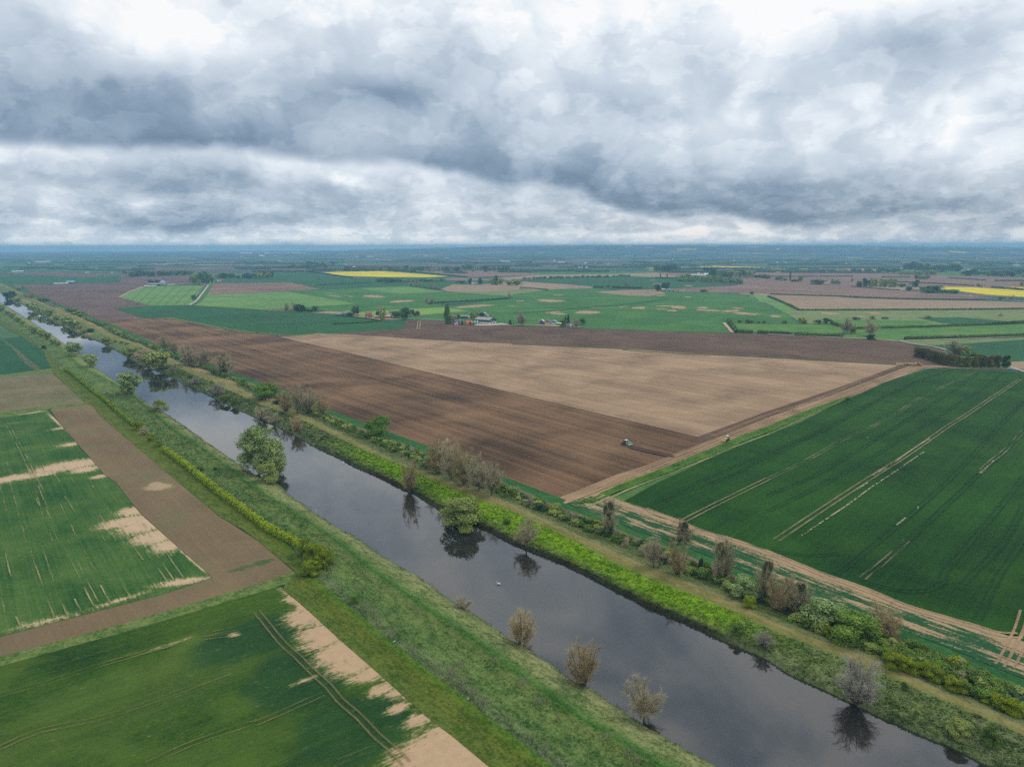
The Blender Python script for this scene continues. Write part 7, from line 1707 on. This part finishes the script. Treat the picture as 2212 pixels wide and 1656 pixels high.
def tractor(px, py, yaw, label, body, rim, roof, fender, dual=False, weight=None, group=None):
    r = rootat('tractor', px, py, label, 'tractor', yaw, group)          # drives along +x
    for y in (-.95, .95): wheel(r, -1.25, y, 1.02, .66, rim); wheel(r, 1.55, y, .76, .54, rim)
    MB().box((.2, 0, .95), (3.6, .62, .5)).box((1.55, 0, .8), (.3, 1.5, .22)).box((-1.25, 0, 1.0), (.3, 1.5, .3)).build('chassis', P_dgreen if body is not P_yel else P_iron, r)
    MB().prismy([(.35, 1.15), (2.45, 1.1), (2.62, 1.35), (2.5, 1.85), (1.6, 2.05), (.35, 2.12)], -.46, .46).build('bonnet', body, r)
    MB().box((2.66, 0, 1.45), (.1, .7, .6)).build('grille', P_tyre, r); MB().bar((.55, .56, 1.9), (.55, .56, 3.0), .07).build('exhaust', P_iron, r)
    c = MB().box((-.75, 0, 2.1), (1.75, 1.55, 1.65), 0, .92).build('cab', P_cab, r)
    fr = MB()
    for x in (-1.6, .1):
        for y in (-.76, .76): fr.bar((x, y, 1.3), (x * .93 - .03, y * .93, 2.95), .05)
    fr.build('cab_frame', body, c); MB().box((-.78, 0, 3.02), (2.05, 1.72, .2)).box((-.78, 0, 3.16), (1.5, 1.3, .1)).build('cab_roof', roof, r)
    for y in (-.98, .98):
        f_ = MB(); pr = [(1.15 * cos(a) - 1.25, 1.02 + 1.15 * sin(a)) for a in [R(q_) for q_ in range(20, 171, 15)]]; pr2 = [(1.08 * cos(a) - 1.25, 1.02 + 1.08 * sin(a)) for a in [R(q_) for q_ in range(170, 19, -15)]]
        f_.prismy(pr + pr2, y - .34, y + .34); f_.build('mudguard', fender, r)
        f_ = MB(); pr = [(.87 * cos(a) + 1.55, .76 + .87 * sin(a)) for a in [R(q_) for q_ in range(40, 161, 20)]]; pr2 = [(.82 * cos(a) + 1.55, .76 + .82 * sin(a)) for a in [R(q_) for q_ in range(160, 39, -20)]]
        f_.prismy(pr + pr2, y - .27, y + .27); f_.build('mudguard', fender, r)
        MB().box((.15, y * 1.12, 2.5), (.08, .22, .4)).build('mirror', P_tyre, r); MB().box((-.1, y * .82, .75), (.5, .2, .5)).build('step', P_iron, r)
    for y in (-.3, .3): MB().box((2.7, y, 1.72), (.06, .22, .14)).build('headlight', P_white, r)
    if weight: MB().box((2.95, 0, .85), (.5, .95, .5)).build('front_weight', weight, r)
    return r
HEAD_H = ROW_H + pi if cos(ROW_H) > 0 else ROW_H   # towards the far end of the rows
tractor(1350.6, 961.3, HEAD_H, 'dark green tractor with a white cab roof and red rims working the dark soil', P_dgreen, P_red, P_white, P_grey, weight=P_grey)
ux, uy = cos(HEAD_H), sin(HEAD_H)
# green rotary bed tiller behind it
pt = g(1350.6, 961.3, 0); r = empty('rotary_tiller', (pt.x - ux * 3.6, pt.y - uy * 3.6, .6), HEAD_H); tag(r, 'wide green rotary tiller hitched behind the dark green tractor', 'tiller')
MB().prismy([(-.9, .35), (.9, .3), (.95, .8), (.5, 1.25), (-.3, 1.3), (-.95, .75)], -2.3, 2.3).build('hood', P_green, r)
MB().box((0, -2.36, .7), (2.0, .1, 1.1)).build('side_plate', P_green, r); MB().box((0, 2.36, .7), (2.0, .1, 1.1)).build('side_plate', P_green, r)
MB().cyl((-1.2, 0, .32), .3, 4.4, 'y', 12).build('roller', P_iron, r); MB().cyl((.1, 0, .32), .26, 4.3, 'y', 10).build('rotor', P_iron, r)
MB().bar((.9, -.5, .9), (1.9, -.4, .75), .07).bar((.9, .5, .9), (1.9, .4, .75), .07).bar((.3, 0, 1.6), (1.9, 0, 1.5), .06).bar((.3, -.5, 1.2), (.3, 0, 1.65), .06).bar((.3, .5, 1.2), (.3, 0, 1.65), .06).build('linkage', P_iron, r)
for y in (-1.4, 1.4): MB().bar((-.9, y, 1.0), (.6, y, 1.35), .06).bar((-.9, y, 1.0), (-1.2, y, .5), .06).build('arm', P_grey, r)
MB().box((.1, .9, 1.4), (.5, .9, .25)).box((.1, -1.1, 1.38), (.5, .7, .2)).build('gearbox', P_grey, r)
def harrow(root_pt, yaw, label, paint, wd=3.2):
    q_ = empty('harrow', root_pt, yaw); tag(q_, label, 'harrow'); MB().box((0, 0, .8), (.25, wd, .2)).box((-1.2, 0, .8), (.25, wd, .2)).box((-.6, -wd / 3, .8), (1.3, .2, .2)).box((-.6, wd / 3, .8), (1.3, .2, .2)).bar((0, 0, .9), (1.6, 0, .8), .08).build('frame', paint, q_)
    t = MB()
    for k in range(10): t.box((-.1, -wd / 2 + wd * k / 9, .4), (.08, .1, .8)); t.box((-1.3, -wd / 2 + wd * (k + .3) / 9, .4), (.08, .1, .8))
    t.build('tines', P_iron, q_); MB().cyl((-1.9, 0, .3), .28, wd, 'y', 10).build('roller', P_iron, q_); return q_
for (x, y, lb, lb2, body, roof) in [(600.5, 727.2, 'dark tractor at the far end of the tan field, rightmost of three far tractors', 'harrow behind the rightmost far tractor', P_dgreen, P_dgreen),
                                    (487, 712.2, 'pale green roofed tractor near the far edge, middle of three far tractors', 'harrow behind the middle far tractor', P_iron, B_tank),
                                    (359.5, 689.5, 'tractor with a white front at the far corner, leftmost of three far tractors', 'harrow behind the leftmost far tractor', P_white, P_dgreen)]:
    yw = ROW_H if 'white front' in lb else HEAD_H; tractor(x, y, yw, lb, body, P_iron, roof, P_grey)
    p_ = g(x, y, 0); p_.z = .6; harrow((p_.x - cos(yw) * 3.0, p_.y - sin(yw) * 3.0, .6), yw, lb2, P_iron if 'right' not in lb2 else P_grey, 4.0)
# yellow loader holding a crate
HL = ang((1909, 826), (1431, 1014)); hx, hy = cos(HL), sin(HL)
def crate_parts(r, L_=1.8, W_=1.2, H_=1.15, n=5, z0=0.0):
    b = MB().box((0, 0, z0 + .16), (L_, W_, .05))
    for sy in (-1, 1):
        for k in range(n): b.box((0, sy * W_ / 2, z0 + .22 + (H_ - .2) * (k + .5) / n), (L_, .04, (H_ - .2) / n * .86))
    for sx in (-1, 1):
        for k in range(n): b.box((sx * L_ / 2, 0, z0 + .22 + (H_ - .2) * (k + .5) / n), (.04, W_ - .06, (H_ - .2) / n * .86))
    b.build('boards', P_wood, r); c = MB()
    for sx in (-1, 1):
        for sy in (-1, 1): c.box((sx * (L_ / 2 - .08), sy * (W_ / 2 - .08), z0 + H_ / 2 + .06), (.1, .1, H_ + .06))
    for sx in (-.7, 0, .7): c.box((sx * L_ / 2 * 1.2, 0, z0 + .07), (.12, W_, .12))
    c.build('corner_posts', P_wood, r)
def crate(p_, yaw, label, group=None, big=1.0):
    r = empty('wooden_crate', p_, yaw); tag(r, label, 'crate', group); crate_parts(r); r.scale = (big,) * 3; return r
r = rootat('loader', 1569.8, 953.3, 'yellow loader with a grey cab driving down the headland, a crate on its forks', 'loader', HL)
for y in (-.92, .92): wheel(r, -1.15, y, .82, .5, P_iron); wheel(r, 1.25, y, .72, .48, P_iron)
MB().box((.1, 0, .95), (3.6, 1.0, .55)).build('chassis', P_iron, r); MB().prismy([(.2, 1.1), (2.1, 1.05), (2.2, 1.6), (1.7, 2.1), (.2, 2.2)], -.6, .6).build('bonnet', P_yel, r)
c = MB().box((-.7, 0, 2.15), (1.6, 1.45, 1.7), 0, .94).build('cab', P_silver, r); MB().box((-.7, -.74, 2.2), (1.0, .04, .9)).box((-.7, .74, 2.2), (1.0, .04, .9)).box((.1, 0, 2.3), (.06, 1.1, .9)).build('cab_window', P_cab, c)
MB().box((-.7, 0, 3.08), (1.85, 1.6, .18)).build('cab_roof', P_white, r)
for y in (-.55, .55): MB().bar((-.2, y, 1.9), (2.3, y, 1.75), .09).bar((2.3, y, 1.75), (2.9, y, .6), .09).build('boom', P_yel, r); MB().box((3.6, y, .42), (1.5, .12, .06)).build('fork', P_iron, r)
MB().box((2.95, 0, .8), (.08, 1.5, .9)).build('fork_carriage', P_yel, r)
pl = g(1569.8, 953.3, 0); crate(Vector((pl.x + hx * 4.2, pl.y + hy * 4.2, 1.07)), HL + pi / 2, 'wooden crate carried on the forks of the yellow loader', big=1.25)
p_ = g(1377, 1033, 0); p_.z = .66; crate(p_, HL + .75, 'open pine crate on the bare headland, lower left of the pair', big=1.25)
p_ = g(1400.3, 1024.6, 0); p_.z = .66; crate(p_, HL + .55, 'open pine crate on the bare headland, upper right of the pair', big=1.25)
# yellow tractor with a trailer of crates
yt = atan2(g(1990, 791).y - g(1966, 789.6).y, g(1990, 791).x - g(1966, 789.6).x); tractor(1985.5, 790.6, yt, 'yellow tractor in front of a flat trailer loaded with crates', P_yel, P_yel, P_yel, P_iron, weight=P_white)
r = rootat('flat_trailer', 1966.5, 789.6, 'long flat trailer loaded with pine crates at the end of the headland', 'trailer', yt)
MB().box((0, 0, 1.05), (10.6, 2.4, .18)).build('bed', P_dgreen, r); MB().box((0, 0, .85), (10.2, .5, .25)).bar((5.2, 0, .85), (7.2, 0, .7), .09).build('frame', P_iron, r)
for x in (-3.0, -1.7): 
    for y in (-1.0, 1.0): MB().cyl((x, y, .45), .45, .35, 'y', 14).build('wheel', P_tyre, r)
bp_ = g(1966.5, 789.6, 0)
for k in range(6):
    o_ = -4.6 + k * 1.84; crate(Vector((bp_.x + cos(yt) * o_, bp_.y + sin(yt) * o_, 1.76)), yt + pi / 2 if False else yt, 'pine crate standing in the row on the flat trailer', 'crates in the row on the trailer')
o_ = -4.6 + 5 * 1.84; crate(Vector((bp_.x + cos(yt) * o_, bp_.y + sin(yt) * o_, 3.0)), yt, 'single pine crate stacked on top of the trailer row')
for k, x in enumerate((1938.5, 1943.8, 1948.8)):
    for j in range(2):
        p_ = g(x, 789.8, 0); crate(Vector((p_.x, p_.y, .66 + j * 1.24)), yt + .4, 'pine crate in the three small stacks behind the trailer', 'stacked crates behind the trailer', big=1.05)
def car(px, py, yaw, label, paint, van=False, z_=.6):
    r = rootat('van' if van else 'parked_car', px, py, label, 'van' if van else 'car', yaw, z_=z_)
    top = [(-2.05, .35), (2.1, .35), (2.15, .75), (1.1, .95), (.5, 1.42), (-1.2, 1.46), (-1.95, 1.0), (-2.1, .9)] if not van else [(-2.5, .4), (2.5, .4), (2.55, 1.0), (1.9, 1.25), (1.4, 2.2), (-2.5, 2.25)]
    b = MB().prismy(top, -.86, .86).build('body', paint, r)
    gl = [(.95, .98), (.45, 1.38), (-1.15, 1.41), (-1.7, 1.02)] if not van else [(1.8, 1.3), (1.45, 2.0), (.6, 2.0), (.6, 1.3)]
    MB().prismy(gl, -.88, .88).build('windows', P_cab, r)
    for x in (-1.3, 1.35):
        for y in (-.8, .8): w_ = MB().cyl((x, y, .33), .33, .22, 'y', 14).build('wheel', P_tyre, r); MB().cyl((x, y, .33), .2, .24, 'y', 10).build('rim', P_silver, w_)
    for y in (-.6, .6): MB().box((2.14, y, .68), (.06, .3, .14)).build('headlight', P_white, r)
    return r
car(2041.5, 787.6, yt - .3, 'dark grey car parked at the foot of the windbreak, farther of two', P_dk, z_=.7); car(2053, 792, yt - .15, 'blue grey car parked at the foot of the windbreak, nearer of two', P_blue, z_=.7)
car(2182, 798.6, yt + .0, 'dark car with a pale roof on the track right of the windbreak', P_silver, z_=.7)
YR = ang((1983.5, 630.2), (2097, 640.5))
car(1983.5, 630.4, YR, 'white car on the main road, leftmost of three', P_white, z_=.9); car(2068, 638.1, YR, 'silver car on the main road, middle of three', P_silver, z_=.9); car(2097, 640.6, YR, 'white van on the main road, rightmost of three', P_white, True, z_=.9)
m1 = lambda x, y: T('m1', x, y)[0]; m2 = lambda x, y: T('m2', x, y)[0]; m4 = lambda x, y: T('m4', x, y)[0]
car(*m1(550, 440), .3, 'blue car beside the red brick house of the poplar farm', P_blue, z_=.7); car(*m1(722, 575), .1, 'small white van before the clipped cypress', P_white, True, z_=.7); tractor(*m1(1060, 585), .4, 'green tractor parked before the pale green tanks', P_dgreen, P_red, B_tank, P_grey)
car(*m2(1238, 545), .2, 'bright blue car beside the bright green tree', P_blue, z_=.7)
for x, y, lb, pt_, vn in [(530, 495, 'red and white lorry cab at the left of the scrap yard', P_rust2, True), (680, 500, 'grey lorry in the scrap yard', P_iron, True), (830, 515, 'bright blue lorry in the scrap yard', PM("bright_blue_paint", 50, 116, 200), True),
                          (1015, 520, 'black and orange lorry in the scrap yard', P_dk, True), (1150, 525, 'grey horsebox in the scrap yard', P_grey, True), (1235, 520, 'red van at the right of the scrap yard', PM("bright_red_paint", 210, 60, 70), True),
                          (1530, 505, 'white box lorry right of the scrap yard', P_white, True), (1440, 512, 'dark red car before the white box lorry', P_rust2, False), (1665, 500, 'left of two pale cars right of the white box lorry', P_white, False), (1745, 500, 'right of two pale cars right of the white box lorry', P_silver, False)]:
    c = car(*m4(x, y), rnd.uniform(-.2, .2), lb, pt_, vn, z_=.7)
    if vn: c.scale = (1.6, 1.5, 1.5)
r = rootat('yard_shed', *m4(870, 490), 'grey yard shed with pale roof panels behind the scrap yard lorries', 'shed', 0); gable(r, 16, 8, 3.6, 1.6, B_galv, B_sheet, cy=6); MB().box((2, 1.9, 1.6), (3.6, .14, 3.0)).build('door', B_black, r)
r = rootat('yard_shed', *m4(610, 460), 'cream shed at the left of the scrap yard', 'shed', 0); gable(r, 10, 6, 3.2, 1.3, B_conc, B_conc, cy=4); MB().box((1, .94, 1.2), (2.2, .14, 2.2)).build('door', B_black, r)
# --- people
def skin(name, verts, edges, rad, mat, parent, sub=1):
    me = bpy.data.meshes.new(name); me.from_pydata(verts, edges, []); me.materials.append(mat); o = bpy.data.objects.new(name, me); col.objects.link(o); o.parent = parent
    m_ = o.modifiers.new('skin', 'SKIN'); m_.use_smooth_shade = True; lay = me.skin_vertices[0].data
    for i, r_ in enumerate(rad): lay[i].radius = (r_, r_) if not isinstance(r_, tuple) else r_
    lay[0].use_root = True; s_ = o.modifiers.new('sub', 'SUBSURF'); s_.levels = sub; s_.render_levels = sub; return o
def person(px, py, yaw, label, jacket, trousers, bend=0.0):
    r = rootat('person', px, py, label, 'person', yaw, z_=.62); b = bend
    V_ = [(0, 0, .95), (.02 + b * .12, 0, 1.2), (.03 + b * .26, 0, 1.42), (.04 + b * .34, 0, 1.53), (.06 + b * .40, 0, 1.66), (.07 + b * .43, 0, 1.76)]; E = [(0, 1), (1, 2), (2, 3), (3, 4), (4, 5)]; Rr = [(.15, .12), (.14, .11), (.17, .11), .055, .095, .07]
    for s_ in (-1, 1):
        k = len(V_); V_ += [(0, s_ * .10, .88), (.06 * s_, s_ * .12, .5), (.0 + .10 * s_, s_ * .12, .09), (.16 + .10 * s_, s_ * .13, .04)]; E += [(0, k), (k, k + 1), (k + 1, k + 2), (k + 2, k + 3)]; Rr += [.095, .065, .045, .04]
        k = len(V_); sx = b * .26; V_ += [(.03 + sx, s_ * .20, 1.40), (.02 + sx, s_ * .25, 1.13), (.14 + sx, s_ * .22, .93), (.19 + sx, s_ * .21, .86)]; E += [(2, k), (k, k + 1), (k + 1, k + 2), (k + 2, k + 3)]; Rr += [.06, .045, .032, .03]
        for j, (fx, fl) in enumerate([(-.03, .07), (-.01, .085), (.012, .08), (.034, .06)]):
            q_ = len(V_); V_ += [(.20 + sx + fx, s_ * .205, .86 - fl * .5), (.21 + sx + fx, s_ * .195, .86 - fl)]; E += [(k + 3, q_), (q_, q_ + 1)]; Rr += [.009, .008]
        q_ = len(V_); V_ += [(.23 + sx, s_ * .18, .86), (.25 + sx, s_ * .17, .82)]; E += [(k + 3, q_), (q_, q_ + 1)]; Rr += [.01, .009]
    skin('body', V_, E, Rr, P_skin, r)
    J = [V_[0], V_[1], V_[2], (V_[3][0] - .01, 0, 1.49)]; JE = [(0, 1), (1, 2), (2, 3)]; JR = [(.185, .15), (.175, .145), (.2, .14), .075]
    for s_ in (-1, 1): k = len(J); sx = b * .26; J += [(.03 + sx, s_ * .21, 1.40), (.02 + sx, s_ * .26, 1.13), (.12 + sx, s_ * .23, .97)]; JE += [(2, k), (k, k + 1), (k + 1, k + 2)]; JR += [.085, .07, .055]
    skin('jacket', J, JE, JR, jacket, r)
    Tn = [(0, 0, .92)]; TE = []; TR = [(.175, .14)]
    for s_ in (-1, 1): k = len(Tn); Tn += [(0, s_ * .10, .85), (.06 * s_, s_ * .12, .5), (.09 * s_, s_ * .12, .14)]; TE += [(0, k), (k, k + 1), (k + 1, k + 2)]; TR += [.11, .085, .07]
    skin('trousers', Tn, TE, TR, trousers, r)
    MB().lathe((.055 + b * .41, 0, 1.66), [(.0, .16), (.06, .15), (.10, .10), (.112, .03), (.10, .0)], 12).build('hair', P_hair, r, True)
    return r
person(1378.7, 960.3, HEAD_H, 'person in a lime high-visibility jacket walking behind the green tiller', P_lime, P_navy, .3)
person(1528.6, 978.2, HL + .8, 'person in a lime jacket and dark trousers at the edge of the ditch', P_lime, P_navy, .1); person(1531.8, 977.0, HL + 2.2, 'person in an orange high-visibility jacket bending at the edge of the ditch', P_orange, P_navy, .7)
# --- birds
B_swan = PM("white_feathers", 244, 244, 240, .8); B_bill = PM("orange_bill", 226, 120, 50, .6)
def swan(px, py, yaw, label, k=1.0):
    p_ = g(px, py, WZ); r = empty('swan', (p_.x, p_.y, WZ + .02), yaw); tag(r, label, 'swan'); r.scale = (k,) * 3
    skin('body', [(-.65, 0, .30), (-.35, 0, .18), (0, 0, .16), (.35, 0, .2), (.55, 0, .38), (.52, 0, .62), (.60, 0, .82), (.74, 0, .84)], [(i, i + 1) for i in range(7)], [.05, .2, .26, .18, .075, .05, .055, .05], B_swan, r, 2)
    MB().prismy([(.76, .86), (.92, .78), (.90, .75), (.76, .80)], -.025, .025).build('bill', B_bill, r)
    for s_ in (-1, 1): MB().prismy([(-.7, .34), (-.3, .18), (.25, .26), (.2, .44), (-.3, .5)], s_ * .2 - .03, s_ * .2 + .03).build('wing', B_swan, r)
swan(742.5, 1000.5, 1.9, 'white swan on the river near the lush right bank', 1.1); swan(1077, 1261.5, 2.6, 'white swan alone in the middle of the river', 1.15)
def smallbird(p_, yaw, label, group, nm, k=1.0):
    r = empty(nm, p_, yaw); tag(r, label, nm, group); r.scale = (k,) * 3
    skin('body', [(-.2, 0, .17), (-.05, 0, .17), (.1, 0, .2), (.19, 0, .29), (.26, 0, .29)], [(i, i + 1) for i in range(4)], [.02, .08, .075, .045, .018], B_swan, r)
    for s_ in (-1, 1): MB().prismy([(-.28, .18), (.08, .16), (.1, .24), (-.1, .26)], s_ * .075 - .01, s_ * .075 + .01).build('wing', B_galv, r); MB().bar((0, s_ * .03, .12), (0, s_ * .03, -.02), .008).build('leg', B_bill, r)
for x, y in T('b2', 903, 172, 983, 185, 430, 127, 1130, 217, 1450, 370, 1484, 378, 1570, 308, 1754, 388, 1378, 182, 515, 40, 'V', 497, 716, 505, 718, 512, 719, 521, 722, 530, 723):
    p_ = g(x, y, 0); p_.z = .62; smallbird(p_, rnd.uniform(0, 6), 'white gull standing on the dark ploughed soil', 'gulls on the ploughed field', 'gull', 1.9)
for x, y, lb in [(851.6, 1387, 'white egret at the reedy ditch, upper of two'), (1011.5, 1511, 'white egret at the reedy ditch, lower of two')]:
    p_ = land(x, y); smallbird(p_, 1.0, lb, None, 'egret', 1.8)
# --- poles and posts
def pole(px, py, h_, label):
    r = rootat('utility_pole', px, py, label, 'pole', 0, z_=.4); MB().cyl((0, 0, h_ / 2), .16, h_, n=8, r2=.11).build('post', M_barkd, r); MB().box((0, 0, h_ - .5), (1.8, .14, .16)).build('crossarm', M_barkd, r)
    for x in (-.75, 0, .75): MB().cyl((x, 0, h_ - .32), .06, .2, n=8).build('insulator', P_white, r)
pole(1316.7, 712, 9, 'wooden pole standing in the green crop right of the joined barns'); pole(549, 664.5, 9, 'wooden pole in the light green field left of the bare tree'); pole(1303.5, 703, 8, 'wooden pole right of the barn group')
p_ = land(683, 1107); r = empty('marker_post', p_); tag(r, 'short white post standing at the left water edge', 'post'); MB().cyl((0, 0, .7), .09, 1.6, n=8).build('post', P_white, r); MB().box((0, 0, 1.5), (.5, .05, .35)).build('plate', P_white, r)
